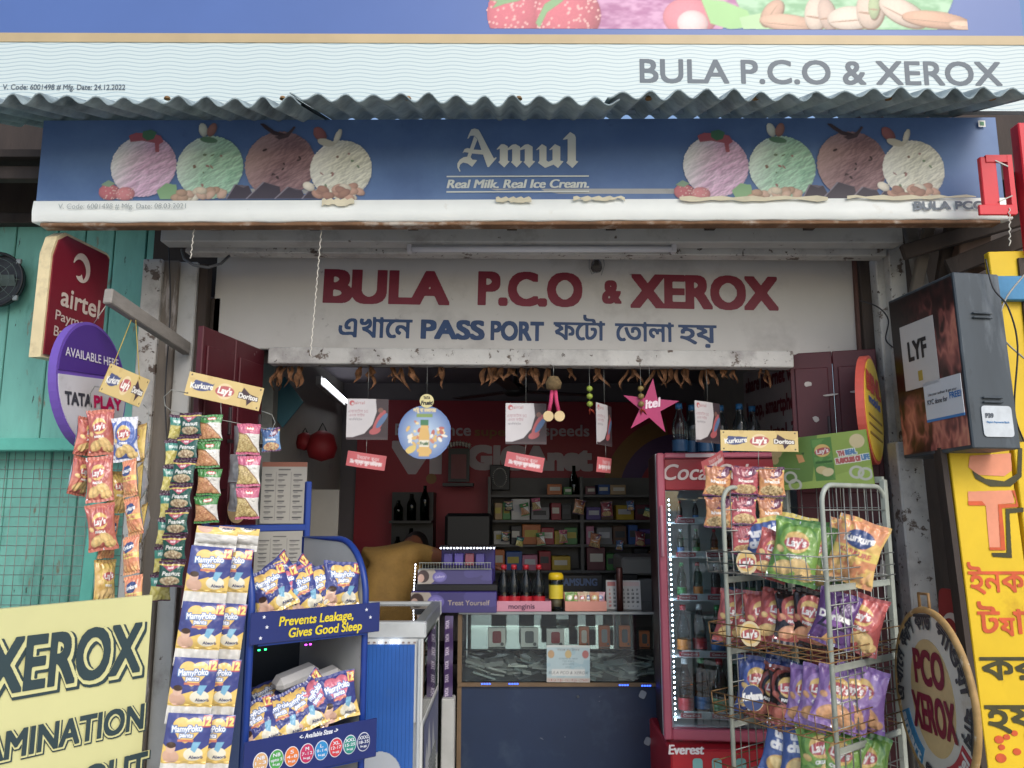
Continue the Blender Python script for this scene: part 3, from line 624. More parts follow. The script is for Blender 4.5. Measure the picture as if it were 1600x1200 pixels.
# ------------------------------------------------------------------ corrugated roof sheets
rf = thing('corrugated_roof', 'weathered grey corrugated cement sheets sloping over the shop front', 'roof', (0, 2.45, 2.843))
def sheet(x0, x1, dz, tilt, seed):
    p, am = .0925, .0155; nx = int((x1 - x0) / p * 10); V, Fc = [], []
    rows = [(-.03, -.011), (.12, .045), (.3, .112), (.5, .185)]; rs = np.random.RandomState(seed)
    for s in (0, 1):
        for (y, zz) in rows:
            for i in range(nx + 1):
                x = x0 + (x1 - x0) * i / nx; jag = .006 * math.sin(i * .13 + seed) * (y < 0) + .003 * rs.rand() * (y < 0)
                V.append((x, y - jag, zz + am * math.cos(2 * math.pi * x / p) * (1 + .22 * math.sin(x * 7 + seed) + .15 * math.sin(x * 23 + seed)) + dz + .006 * math.sin(x * 4.1 + seed * 2) + tilt * (x - x0) + .006 * s))
    n = nx + 1; A = lambda s, r, i: s * 4 * n + r * n + i
    for i in range(nx):
        for r in range(3): Fc += [(A(0, r, i), A(0, r + 1, i), A(0, r + 1, i + 1), A(0, r, i + 1)), (A(1, r, i), A(1, r, i + 1), A(1, r + 1, i + 1), A(1, r + 1, i))]
        Fc.append((A(0, 0, i), A(0, 0, i + 1), A(1, 0, i + 1), A(1, 0, i)))
    MB().add(V, Fc, 0, None, True).build('sheet', ASBESTOS, rf)
for k in range(9): MB().lathe([(0, .012), (.009, .008), (.012, 0)], 8).build('roof_nail', RUST, rf, loc=(-1.6 + k * .41 + .03 * math.sin(k * 3), .05, .045))
sheet(-2.05, -.7, 0, .004, 1); sheet(-.74, .36, .009, -.002, 2); sheet(.32, 1.0, .018, .004, 3); sheet(.96, 1.78, .026, .0, 4)
# ================================================================== green neighbour on the left
gh = thing('green_timber_wall', 'teal green plank wall of the neighbouring house with wire screen', 'wall', (-1.9, 3.46, 0))
def ghp(name, mb, m, par=None):
    o = mb.build(name, m, par or gh)
    if par is None: o.location = (1.9, -3.46, 0)
    return o
xs = [-2.75, -2.52, -2.31, -2.115, -1.985, -1.85, -1.70, -1.565, -1.47]
for i in range(len(xs) - 1):
    w = xs[i + 1] - xs[i]; z0, z1 = 1.79, 2.80
    ghp('plank', MB().box(((xs[i] + xs[i + 1]) / 2, 3.5 + rng.uniform(-.003, .003), (z0 + z1) / 2), (w - .006, .03, z1 - z0), bev=.003), GREENP)
for i in range(len(xs) - 1):
    w = xs[i + 1] - xs[i]
    ghp('plank', MB().box(((xs[i] + xs[i + 1]) / 2 + .03, 3.56 + rng.uniform(-.004, .004), .895), (w - .006, .03, 1.79), bev=.003), GREENP)
ghp('rail', MB().box((-2.1, 3.46, 1.775), (1.3, .06, .055), bev=.004), GREEND)
ghp('rail', MB().box((-2.1, 3.462, 2.82), (1.3, .06, .05), bev=.004), DARKWOOD)
ghp('post', MB().bar((-1.86, 3.45, 0), (-1.80, 3.45, 1.57), .055, .05, bev=.004, up=(0, 1, 0)), GREEND)
ghp('post', MB().box((-1.475, 3.44, 1.4), (.03, .06, 2.75), bev=.003), DARKWOOD)
mb = MB()
for k in range(26): mb.tube([(-2.6 + k * .042, 3.505, .6), (-2.6 + k * .042 + rng.uniform(-.004, .004), 3.505, 1.77)], .0017, 4)
for k in range(28): mb.tube([(-2.62, 3.507, .62 + k * .042), (-1.55, 3.507, .62 + k * .042 + rng.uniform(-.006, .006))], .0017, 4)
o = ghp('wire_screen', mb, WIRE); o['kind'] = 'stuff'
# nail heads and stains stay in the paint; the eave above
ghp('gable_boarding', MB().box((-2.25, 3.62, 3.1), (1.8, .03, .9)), DARKWOOD)
ev = thing('wooden_eave', 'dark rusty timber eave above the green plank wall', 'eave', (-2.0, 3.3, 2.8))
MB().box((-.35, .1, .25), (1.35, .55, .03), (R(12), 0, 0)).build('roof_board', DARKWOOD, ev)
for i, (x, z, m) in enumerate(((-.5, .02, RUST), (-.1, .1, DARKWOOD), (.22, .06, mat('rust_steel', '#6b4a3a', .8, var=.4, scale=9)))):
    MB().box((x, -.12 + .03 * i, z + .03), (.55, .05, .06), (0, R(3 * i - 3), 0), bev=.004).build('rafter', m, ev)
MB().box((.25, -.1, .08), (.06, .04, .40), bev=.004).build('bracket', mat('old_iron', '#4a4244'), ev)
# exhaust fan at the left edge
c = wp(-8, 437, 3.42); ef = thing('exhaust_fan', 'round dark exhaust fan grille at the left edge of the green wall', 'fan', c)
r0 = .125
MB().tube([(r0 * math.cos(a), 0, r0 * math.sin(a)) for a in np.linspace(0, 2 * math.pi, 40)[:-1]], .007, 6, closed=True).build('ring', BLACK, ef)
MB().prism(ellipse(r0 * .98, r0 * .98, 36), .02, .03).build('housing', BLACK, ef)
mb = MB()
for q in (.3, .55, .8): mb.tube([(r0 * q * math.cos(a), -.012 * (1 - q), r0 * q * math.sin(a)) for a in np.linspace(0, 2 * math.pi, 30)[:-1]], .0015, 5, closed=True)
for a in range(8): mb.tube([(0, -.014, 0), (r0 * math.cos(a * .785), 0, r0 * math.sin(a * .785))], .0015, 5)
mb.build('grille', mat('dull_wire', '#5a6763', .5, metal=.4), ef)
for a in range(3): MB().box((.045 * math.cos(a * 2.1), .01, .045 * math.sin(a * 2.1)), (.08, .004, .05), (R(20), -a * 2.1, 0)).build('blade', mat('dull_wire', '#5a6763'), ef)
for a in (R(-40), R(-140), R(40)): MB().box((r0 * 1.06 * math.cos(a), 0, r0 * 1.06 * math.sin(a)), (.025, .012, .025), bev=.003).build('lug', WIRE, ef)

# ================================================================== projecting signs on the left
M4, w, h = frame4((88, 362, 2.75), (170, 390, 3.06), (160, 590, 3.06), (63, 549, 2.75))
sg = thing('projecting_light_box', 'maroon projecting light box sign with white swirl and cream edges, by the green wall', 'sign', mtx=M4)
pl = [(-w / 2, -h / 2), (w / 2, -h / 2), (w / 2, h / 2 - .01)] + [(-w / 2 + .12 * (1 - math.sin(R(a))) , h / 2 - .07 * (1 - math.cos(R(a)))) for a in range(90, -1, -15)][::-1]
pl = [(-w / 2, -h / 2)] + rrect(w, h, .03, 4)[18:24] + [(w / 2, h / 2 - .012), (w / 2 - .02, h / 2)] + [(-w / 2 + .06, h / 2), (-w / 2 + .02, h / 2 - .03), (-w / 2, h / 2 - .1)]
MB().prism(pl, .004, .052, 0).build('case', CREAM, sg)
MB().prism([(x * .95, z * .95) for x, z in pl], -.002, .004).build('face', mat('maroon_acrylic', '#761a2b', .3, var=.1, scale=3, dirt=('#9b5a5a', .66, .8, 12)), sg)
LILAC = mat('pale_sign_print', '#c9b9ae', .45, var=.08)
def swirl(cx, cz, s):
    """round tapering hook mark"""
    out, inn = [], []
    for k in range(25):
        a = R(170 - 300 * k / 24); r = s * (1 if k < 16 else 1 - .02 * (k - 16)); t = s * (.10 + .46 * math.sin(math.pi * min(1, k / 20)) ** .9 if k < 20 else .46 * (24 - k) / 4 + .1)
        out.append((cx + r * math.cos(a) * .8, cz + r * math.sin(a))); inn.append((cx + (r - t) * math.cos(a) * .8, cz + (r - t) * math.sin(a)))
    return out + inn[::-1]
def flipz(p): return [(x, -z) for x, z in p]
shape_letters('emblem', [[(x * 1000, -z * 1000) for x, z in swirl(-.005, h * .27, .06)]], sg, LILAC, lambda a, b: (a / 1000, -.004, -b / 1000), 1)
letters('lettering', 'airtel', sg, .072, .01, -.035, LILAC, w=.21, bold=.02, y=-.004)
letters('lettering', 'Payments', sg, .036, -.115, -.095, LILAC, w=.225, bold=.008, align='l', y=-.004); letters('lettering', 'Bank', sg, .036, -.115, -.155, LILAC, bold=.008, align='l', y=-.004)
# round purple sign
M4, w, h = frame4((88, 505, 2.52), (196, 505, 2.88), (196, 702, 2.88), (88, 706, 2.52))
M4 = M4 @ Matrix.Rotation(R(5), 4, 'Y')
ps = thing('round_sign', 'round purple and white hanging sign beside the maroon light box', 'sign', mtx=M4); rx, rz = w / 2, h / 2
MB().prism(ellipse(rx, rz, 48), -.0, .03).build('rim', mat('purple_plastic', '#6c50a8', .4, var=.08), ps)
top = [p for p in ellipse(rx * .95, rz * .95, 96) if p[1] > .035]; bot = [p for p in ellipse(rx * .95, rz * .95, 96) if p[1] <= .035]
MB().prism(top, -.003, 0).build('purple_face', mat('purple_face', '#4b3080', .4, var=.08), ps)
MB().prism(bot, -.003, 0).build('white_face', mat('white_face', '#c7c4c8', .4, var=.06, dirt=('#9a9498', .6, .85, 7)), ps)
letters('lettering', 'AVAILABLE HERE', ps, .030, 0, .085, paint('#d5d0d8'), w=.28, bold=.012, y=-.005, rot=-3)
letters('lettering', 'TATA', ps, .04, -.15, -.07, paint('#3b3b44'), w=.13, bold=.06, y=-.005, align='l', rot=-2); letters('lettering', 'PLAY', ps, .04, -.005, -.075, paint('#c2185b'), w=.15, bold=.06, y=-.005, align='l', rot=-2)
# wooden bracket arm with strings
a, b = wp(168, 462, 2.62), wp(292, 545, 3.2)
ba = MB().bar(a, b, .032, .055, bev=.004).build('bracket_arm', GREYWOOD); tag(ba, 'grey weathered wooden arm sticking out above the purple round sign', 'bracket')
def string(name, pts, label, m=None, r=.0016, group='hanging strings'):
    o = MB().tube(pts, r, 6).build(name, m or mat('string_white', '#c9c4b8', .8)); return tag(o, label, 'string', group)
string('string', [wp(165, 478, 2.64), wp(147, 505, 2.7)], 'pale string holding the purple round sign under the wooden arm')
string('string', [wp(205, 500, 2.75), wp(178, 568, 2.62)], 'yellow string from the wooden arm to the small yellow card, left one', mat('string_yellow', '#b39c4a', .8))
string('string', [wp(212, 500, 2.78), wp(218, 592, 2.68)], 'yellow string from the wooden arm to the small yellow card, right one', mat('string_yellow', '#b39c4a'))
zz = lambda p0, p1, n, j: [p0.lerp(p1, k / n) + Vector((j * math.sin(k * 2.3), 0, 0)) for k in range(n + 1)]
string('string', zz(wp(304, 348, 2.78), wp(298, 404, 2.78), 16, .003), 'short twisted white cord dangling below the left banner hem', r=.002)
string('string', zz(wp(503, 350, 2.8), wp(485, 557, 2.8), 50, .003), 'long twisted white cord hanging over the letter B', r=.002)
string('string', zz(wp(1577, 325, 2.6), wp(1578, 384, 2.6), 16, .004), 'twisted white cord hanging below the red bracket', r=.002)
o = MB().tube([wp(284, 390, 3.1), wp(288, 405, 3.08), wp(302, 414, 3.05), wp(325, 418, 3.05), wp(345, 412, 3.08), wp(358, 400, 3.15)], .006, 8).build('cable_loop', mat('grey_cable', '#5b5d62', .5)); tag(o, 'drooping grey cable loop at the left corner of the name board', 'cable')
# ------------------------------------------------------------------ leaning yellow board, bottom left
ex = Vector((.6, .8, 0)); br = wp(239, 930, 2.3); Wb, Hb = 1.0, 1.25
M4 = Matrix((( ex.x, -ex.y, 0, 0), (ex.y, ex.x, 0, 0), (0, 0, 1, 0), (0, 0, 0, 1))); M4.translation = br
yb = thing('yellow_board', 'pale yellow standing board with dark shadowed western capitals at bottom left', 'sign board', mtx=Matrix.Translation((br.x, br.y, 0)) @ M4.to_3x3().to_4x4())
Zt = br.z
YEL = mat('pale_yellow_vinyl', '#d3d096', .5, var=.05, scale=2.5, dirt=('#c2c08a', .55, .85, 3)); INK = mat('dark_slate_ink', '#2f4145', .5, var=.1)
MB().box((-Wb / 2, .012, Zt / 2 + .01), (Wb, .02, Zt - .02)).build('panel', YEL, yb)
for z in (.06, Zt - .03): MB().box((-Wb / 2, .035, z), (Wb, .025, .03)).build('frame_rail', GREYWOOD, yb)
MiB = yb.matrix_basis.inverted()
def western(t, xr, z, hh, ww):
    E = tedges(t).copy()
    for nm, m, bo, dx, y in (('letter_shadow', INK, .13, .075, -.001), ('letter_gap', YEL, .095, .035, -.0025), ('lettering', INK, .045, 0, -.004)):
        letters(nm, t, yb, hh, xr - ww / 2 + dx * hh, z - dx * hh, m, w=ww, bold=(bo, bo * .8), y=y, res=44)
def onY(px, py):   # local x,z where a pixel ray meets the board plane
    d = wp(px, py, 1.0) - camo.location; n = Vector((ex.y, -ex.x, 0)); s = (br - camo.location).dot(n) / d.dot(n); p = camo.location + d * s
    q = MiB @ p; return q.x, q.z
x1, z1 = onY(216, 1043); x0, z0 = onY(30, 1083); xt, zt = onY(214, 968)
western('XEROX', x1, (z1 + z0) / 2, (zt - z1) * .96, (x1 - x0) * 1.27)
x1, z1 = onY(222, 1128); xt, zt = onY(220, 1092); x0, z0 = onY(20, 1190)
western('LAMINATION', x1, (z1 + z0) / 2 - .002, (zt - z1) * 1.0, (x1 - x0) * 1.32)
x1, z1 = onY(226, 1216); xt, zt = onY(222, 1176)
western('PRINT OUT', x1, z1, (zt - z1) * 1.0, .42)
# ================================================================== right side
yw = thing('yellow_wall', 'bright yellow painted wall with red and black Bengali lettering at the right edge', 'wall', (1.9, 2.75, 0))
YW = mat('yellow_wall_paint', '#dcb81c', .6, var=.08, scale=4, bump=.2, bscale=25, dirt=[('#b98d10', .6, .8, 6), ('#6f5a2a', .71, .745, 18)])
a = wp(1494, 600, 2.75).x; zt = wp(1550, 392, 2.75).z
for k in range(3):
    MB().bar((a + .012 - .0 + .22 * k + .108, 2.765, 0), (a - .06 + .22 * k + .108, 2.765, zt if k else wp(1500, 560, 2.75).z), .214, .03, up=(0, 1, 0), bev=.003).build('plank', YW, yw).location = (-1.9, -2.75, 0)
MB().bar((a + .0, 2.76, 0), (a - .075, 2.76, wp(1490, 700, 2.75).z), .02, .05, up=(0, 1, 0)).build('edge_post', DARKWOOD, yw).location = (-1.9, -2.75, 0)
MB().box((2.02, 2.735, wp(1575, 452, 2.74).z), (.6, .03, .09), bev=.004).build('blue_rail', mat('blue_rail_paint', '#3f7fa8', .6, var=.2, scale=8), yw).location = (-1.9, -2.75, 0)
INKB = mat('black_wall_paint', '#3d3a1c', .6, var=.3, scale=14); INKR = mat('red_wall_paint', '#c8552a', .6, var=.2, scale=14)
kw = 2.78 / F
def onw(px, py, Y=2.745): p = wp(px, py, Y); return p.x - 1.9, p.z
def wl_(t, x0, x1, yb_, hp, m, bold=.05):
    x, z = onw((x0 + x1) / 2, yb_); letters('lettering', t, yw, hp * kw * .95, x, z, m, w=(x1 - x0) * kw, bold=.025, y=-.003)
wl_('ইনকাম', 1519, 1640, 925, 34, INKR); wl_('ট~ারু', 1534, 1640, 990, 36, INKR); wl_('করা', 1538, 1640, 1062, 36, INKB); wl_('হয়', 1546, 1622, 1142, 40, INKB)
for (px, py, r0) in ((1562, 1156, 7), (1566, 1168, 5), (1574, 1152, 5), (1586, 1146, 5), (1565, 1185, 8), (1590, 1175, 6)):
    x, z = onw(px, py); MB().prism(ellipse(r0 * kw, r0 * kw * .8, 12, x, z), -.003, -.001).build('paint_blot', INKR, yw)
PINKP = mat('pink_wall_paint', '#dd8f6f', .6, var=.1, scale=9)
for pts, m, yy in (([(1516, 712), (1580, 708), (1582, 735), (1570, 744), (1530, 742), (1514, 730)], PINKP, -.002), ([(1519, 735), (1540, 748), (1570, 752), (1590, 740), (1592, 700), (1598, 700), (1597, 745), (1580, 760), (1548, 760), (1525, 748)], INKB, -.003),
                   ([(1513, 768), (1582, 766), (1586, 786), (1560, 788), (1566, 855), (1547, 856), (1541, 790), (1514, 788)], PINKP, -.002), ([(1513, 783), (1535, 783), (1541, 790), (1514, 790)], INKR, -.003), ([(1560, 788), (1588, 787), (1588, 780), (1581, 766), (1586, 766), (1592, 792), (1566, 794), (1572, 860), (1547, 860), (1546, 855), (1564, 855)], INKR, -.0035),
                   ([(1572, 795), (1600, 793), (1600, 800), (1578, 802), (1582, 872), (1552, 870), (1550, 864), (1574, 864)], INKB, -.0028), ([(1570, 585), (1575, 660), (1592, 690), (1600, 690), (1588, 655), (1580, 600)], INKB, -.003)):
    q = [onw(*p) for p in pts]; shape_letters('painted_letter', [[(x * 1000, -z * 1000) for x, z in q]], yw, m, lambda a_, b_, yy=yy: (a_ / 1000, yy, -b_ / 1000), .5)
# dark eave and timbers above the light box
et = thing('timber_eave', 'dark jumble of old timber props above the flame light box', 'eave', (1.75, 3.0, 2.3))
for p, q, w_, m in (((1420, 350, 3.1), (1445, 470, 3.12), .05, GREYWOOD), ((1452, 352, 3.05), (1428, 468, 3.1), .045, RAWWOOD), ((1490, 350, 3.0), (1474, 440, 3.06), .06, DARKWOOD), ((1410, 395, 2.98), (1600, 340, 2.9), .06, DARKWOOD), ((1520, 352, 3.0), (1512, 420, 3.0), .12, mat('brown_plank', '#5b483c', .8, var=.3, scale=9)), ((1480, 420, 2.95), (1600, 372, 2.85), .07, DARKWOOD)):
    o = MB().bar(wp(*p), wp(*q), w_, w_ * .6, up=(0, 1, 0), bev=.004).build('timber', m, et); o.location = (-1.75, -3.0, -2.3)
o = MB().box((1.75, 3.3, 2.0), (.5, .04, 2.2)).build('back_boarding', DARKWOOD, et); o.location = (-1.75, -3.0, -2.3)
o = MB().box((2.2, 3.34, 1.6), (1.4, .03, 3.4)).build('rear_boarding', DARKWOOD, et); o.location = (-1.75, -3.0, -2.3)
o = MB().box((1.8, 3.0, 2.72), (.7, .5, .03)).build('roof_board', DARKWOOD, et); o.location = (-1.75, -3.0, -2.3)
# ------------------------------------------------------------------ flame light box
M4, w, h = frame4((1391, 471, 2.95), (1491, 422, 2.6), (1519, 702, 2.6), (1408, 716, 2.95))
lb = thing('flame_light_box', 'black metal light box with flame picture and white stickers beside the right post', 'light box', mtx=M4)
MB().box((0, .09, 0), (w, .18, h), bev=.004).build('case', mat('charcoal_metal', '#3a4248', .5, var=.2, stretch=(1, 1, .25), dirt=[('#6b7278', .52, .75, 8), ('#20262a', .6, .75, 14)]), lb)
def flames():
    c = Cv(100, 180, 130, '#140d0e'); wx = c.X + 16 * (c.noise(.05, 5, .025) - .5); n1 = vnoise(wx * .05, c.Y * .022, 8); n2 = vnoise(wx * .11 + 3, c.Y * .045, 3); rid = (1 - np.abs(2 * n2 - 1)) ** 3
    top = np.clip(.25 + .9 * (c.X / 100 - .25), 0, 1) * np.clip(1.15 - np.abs(c.Y - 62) / 75, 0, 1); low = np.clip((c.Y - 105) / 40, 0, 1) * .8
    t = np.clip((top + low) * (.35 + 1.1 * (n1 - .3)) * .75 + .45 * rid * (top + low + .12) - .1, 0, 1)
    c.a[:] = np.stack([np.interp(t, [0, .18, .38, .6, 1], ch) for ch in zip(H('#120c0d'), H('#3a1512'), H('#8a3020'), H('#b8532f'), H('#d08a4c'))], -1); return c
link('flame_picture', flat_print(flames(), w * .95, h * .96, -.003, [mat('print_acrylic', '#ffffff', .3, attr=True, var=.05)]), lb)
def lbq(name, x0, y0, x1, y1, m, y=-.006):   # rectangle in fractions of the face
    return MB().box(((x0 + x1) / 2 * w - w / 2, y, h / 2 - (y0 + y1) / 2 * h), ((x1 - x0) * w, .002, (y1 - y0) * h)).build(name, m, lb)
STK = mat('white_sticker', '#bdb9b4', .4, var=.05)
lbq('sticker', .17, .2, .68, .6, STK); letters('lettering', 'LYF', lb, .068, -.045 * w / .37 + .012, h * .075, BLACK, w=w * .27, bold=.045, y=-.0085, rot=0)
lbq('gold_seal', .39, .5, .45, .56, paint('#a08a3c'), -.0078)
q = lbq('notice', .44, .58, .96, .80, mat('notice_white', '#c8ccd0', .4, var=.04)); lbq('notice_edge', .44, .80, .96, .815, paint('#3b79b5'))
letters('lettering', 'KYC done for', lb, .017, w * .12, -h * .215, paint('#4a4f58'), w=w * .28, bold=.03, y=-.0085, res=24); letters('lettering', 'FREE!', lb, .02, w * .37, -h * .205, paint('#2f6fb0'), w=w * .15, bold=.04, y=-.0085, res=24)
letters('lettering', 'Use your aadhaar & get your', lb, .009, w * .2, -h * .165, paint('#4a4f58'), w=w * .4, bold=.03, y=-.0085, res=20)
# side face towards the camera: vents and silver sticker
side = Matrix.Translation((w / 2 + .002, .09, 0)) @ Matrix.Rotation(R(90), 4, 'Z')
for z in (.16, .145, -.135, -.15):
    MB().box((0, -.004, z), (.075, .008, .007), bev=.002).build('vent_louvre', mat('charcoal_metal', '#3a4248'), lb, mtx=side)
o = MB().prism(rrect(.115, .105, .012, 3), -.002, 0).build('silver_sticker', mat('silver_sticker', '#b9bec2', .3, metal=.2, var=.12, scale=20), lb, mtx=side @ Matrix.Translation((.01, 0, -.215)))
letters('lettering', 'P39', o, .014, -.03, .012, paint('#4a5058'), y=-.0035, bold=.08, res=24); letters('lettering', 'Paytm Payments Bank', o, .006, 0, -.006, paint('#4a78a8'), w=.085, y=-.0035, bold=.05, res=20)
# ------------------------------------------------------------------ oval yellow sign seen almost edge on
M4, w, h = frame4((1345, 545, 2.9), (1370, 565, 3.2), (1388, 730, 3.2), (1356, 722, 2.9))
M4 = M4 @ Matrix.Rotation(R(6), 4, 'Y')
bs = thing('oval_sign', 'yellow and red oval sign seen nearly edge on beside the flame light box', 'sign', mtx=M4)
MB().prism(ellipse(w / 2, h / 2, 44), .0, .03).build('rim', mat('coral_plastic', '#c9584a', .45, var=.1), bs); MB().prism(ellipse(w * .47, h * .47, 44), -.003, 0).build('face', mat('yellow_face', '#d3b33a', .45, var=.08), bs)
letters('lettering', 'BSNL', bs, .07, -.0, .06, paint('#b3392c'), w=w * .72, bold=.08, y=-.005); letters('lettering', 'mobile', bs, .035, 0, .01, paint('#2f4f9a'), w=w * .6, bold=.05, y=-.005)
for z in (-.04, -.075, -.11): MB().box((0, -.0045, z), (w * (.75 + z), .002, .008)).build('printed_line', paint('#8a6a2a'), bs)
# ------------------------------------------------------------------ round PCO sign
c = wp(1457, 1090, 2.55); yaw = R(-94); Rr = .262
M4 = Matrix.Translation(c) @ Matrix.Rotation(yaw, 4, 'Z') @ Matrix.Rotation(R(-4), 4, 'Y')
pc = thing('round_painted_sign', 'round hand painted white sign with tan centre and rusty rim', 'sign', mtx=M4)
MB().prism(ellipse(Rr, Rr, 56), .0, .012).build('disc', mat('sign_offwhite', '#c3bfb4', .55, var=.08, scale=5, dirt=[('#a08a66', .56, .8, 6), ('#7b5c3c', .68, .76, 18)]), pc)
MB().tube([(Rr * math.cos(a), .004, Rr * math.sin(a)) for a in np.linspace(0, 2 * math.pi, 57)[:-1]], .011, 8, closed=True).build('rim', mat('rusty_gilt_rim', '#a58554', .6, metal=.2, var=.35, scale=14, dirt=('#cfc6b2', .58, .68, 20)), pc)
MB().prism(ellipse(Rr * .56, Rr * .66, 44, 0, -.0), -.002, 0).build('tan_centre', mat('tan_paint', '#c0a676', .6, var=.14, scale=7), pc)
letters('lettering', 'PCO', pc, .10, 0, .035, REDP, w=.2, bold=(.07, .04), y=-.004); letters('lettering', 'XEROX', pc, .105, 0, -.105, REDP, w=.285, bold=(.07, .04), y=-.004)
def arc(t, r, a0, a1, hh, m, flip=False, bold=.05):
    E = tedges(t); tw = E[:, [0, 2]].max()
    def wf(X, Z):
        f = X / (tw * hh) + .5; a = R(a0 + (a1 - a0) * f); q = r + (Z if not flip else -Z); return (q * math.cos(a), -.004, q * math.sin(a))
    letters('lettering', t, pc, hh, 0, 0, m, bold=bold, warp=wf, res=30)
INK3 = mat('charcoal_sign_paint', '#33363a', .6, var=.2, scale=20)
arc('এখােন', .205, 190, 147, .055, INK3); arc('ক~াশ', .205, 142, 112, .055, INK3); arc('কাড', .205, 106, 78, .055, INK3); arc('পাওয়া', .205, 68, 10, .055, INK3); arc('যায়', .205, 2, -28, .055, INK3)
def band(a0, a1, m):
    p = [(.265 * math.cos(R(a0 + (a1 - a0) * k / 10)), .265 * math.sin(R(a0 + (a1 - a0) * k / 10))) for k in range(11)] + [(.195 * math.cos(R(a1 + (a0 - a1) * k / 10)), .195 * math.sin(R(a1 + (a0 - a1) * k / 10))) for k in range(11)]
    MB().prism(p, -.0025, 0).build('colour_band', m, pc)
band(198, 240, mat('blue_band', '#3b7ea3', .6, var=.15, scale=15)); arc('smart', .248, 200, 238, .036, paint('#c9d2d4'), True)
band(-75, -32, mat('red_band', '#a02c38', .6, var=.15, scale=15)); arc('airtel', .248, -72, -36, .042, paint('#d4cfca'), True); arc('excel', .245, 247, 280, .04, INK3, True)
MB().bar((.0, -.005, -.26), (.07, -.005, -.195), .012, .003, up=(0, 1, 0)).build('red_stroke', REDP, pc)
MB().tube([(-.035, .006, Rr), (-.035, .006, Rr + .05), (.035, .006, Rr + .05), (.035, .006, Rr)], .005, 8).build('hanger_loop', RUST, pc)
# red sign leaning behind it
M4, w, h = frame4((1462, 914, 2.95), (1503, 928, 2.85), (1516, 1130, 2.85), (1470, 1120, 2.95))
rs_ = thing('red_wall_sign', 'small faded red sign with white swirl behind the round painted sign', 'sign', mtx=M4)
MB().prism(rrect(w, h, .02, 4), 0, .02).build('panel', mat('faded_red_sign', '#93322f', .5, var=.1, scale=6), rs_)
shape_letters('emblem', [[(x * 1000, -z * 1000) for x, z in swirl(.0, h * .22, .045)]], rs_, LILAC, lambda a, b: (a / 1000, -.003, -b / 1000), 1)
letters('lettering', 'airtel', rs_, .03, 0, -.02, LILAC, w=w * .7, y=-.003, bold=.05)
# pale post below the light box
a, b = wp(1424, 700, 3.02), wp(1446, 1010, 3.02)
o = MB().bar((b.x + .03, 3.05, 0), (a.x - .012, 3.05, wp(1420, 690, 3.02).z), .10, .08, up=(0, 1, 0), bev=.006).build('leaning_post', WHITEP); tag(o, 'white weathered post under the flame light box behind the round sign', 'post')

# loose cables at the right edge and along the left post
for pts, lab in (([(1540, 405, 2.62), (1552, 450, 2.6), (1575, 480, 2.6), (1590, 540, 2.62), (1585, 640, 2.66), (1600, 690, 2.7)], 'thin dark cable sagging past the flame light box'),
                 ([(1600, 430, 2.66), (1570, 470, 2.64), (1562, 520, 2.64), (1600, 560, 2.66)], 'pale looped wire at the right edge above the yellow wall'),
                 ([(262, 352, 3.15), (266, 480, 3.16), (258, 620, 3.16), (264, 760, 3.16), (252, 930, 3.14)], 'black cable running down the raw wooden post'),
                 ([(1345, 470, 3.2), (1372, 480, 3.1), (1388, 500, 3.02), (1384, 530, 3.05), (1398, 545, 2.98)], 'tangled black cable entering the flame light box')):
    P_ = [wp(*p) for p in pts]; Q = []
    for i in range(len(P_) - 1):
        a, b, c_, d_ = P_[max(i - 1, 0)], P_[i], P_[i + 1], P_[min(i + 2, len(P_) - 1)]
        for k in range(6):
            t = k / 6; Q.append(.5 * ((2 * b) + (c_ - a) * t + (2 * a - 5 * b + 4 * c_ - d_) * t * t + (3 * b - a - 3 * c_ + d_) * t ** 3))
    o = MB().tube(Q + [P_[-1]], .003, 6).build('cable', mat('black_cable', '#26262a', .5) if 'pale' not in lab else mat('pale_cable', '#9a9890', .6)); tag(o, lab, 'cable', 'loose cables')
# ================================================================== inside the shop
def at(px, py, Y): return wp(px, py, Y)
# large red poster on the back wall
M4, w, h = frame4((556, 622, 5.36), (1075, 632, 5.36), (1075, 872, 5.36), (556, 872, 5.36))
vp = thing('wall_poster', 'dark red wall poster with large grey lettering on the back wall', 'poster', mtx=M4)
MB().box((0, .01, 0), (w, .02, h)).build('panel', mat('poster_red', '#8e1a2a', .5, var=.08, scale=2), vp)
MBi = M4.inverted()
def onv(px, py): p = MBi @ wp(px, py, 5.36); return p.x, p.z
kv = 5.4 / F; GL = mat('poster_grey', '#b0a4a8', .5, var=.04); OL = mat('poster_gold', '#7a5520', .5)
for t, x0, x1, yb_, hp, m, bo in (('Vi', 617, 685, 735, 40, GL, .14), ('GIGAnet', 735, 922, 732, 32, GL, .1), ('Experience', 618, 735, 680, 17, GL, .03), ('super', 742, 800, 681, 13, OL, .03), ('fast speeds', 805, 920, 681, 17, GL, .03)):
    x, z = onv((x0 + x1) / 2, yb_); letters('lettering', t, vp, hp * kv, x, z, m, w=(x1 - x0) * kv, bold=bo, y=-.002)
x, z = onv(674, 748); MB().prism(ellipse(8 * kv, 8 * kv, 20, x, z), -.002, 0).build('gold_dot', OL, vp)
def arcband(cx, cy, r0, r1, a0, a1, m, y):
    p = [onv(cx + r1 * math.cos(R(a0 + (a1 - a0) * k / 14)), cy - r1 * math.sin(R(a0 + (a1 - a0) * k / 14))) for k in range(15)] + [onv(cx + r0 * math.cos(R(a1 + (a0 - a1) * k / 14)), cy - r0 * math.sin(R(a1 + (a0 - a1) * k / 14))) for k in range(15)]
    MB().prism(p, y, 0).build('curved_band', m, vp)
arcband(1060, 770, 62, 92, 80, 180, paint('#4a2a5c'), -.002); arcband(1060, 770, 92, 118, 100, 175, OL, -.003); arcband(1075, 755, 25, 48, 90, 200, paint('#4a6a86'), -.004)
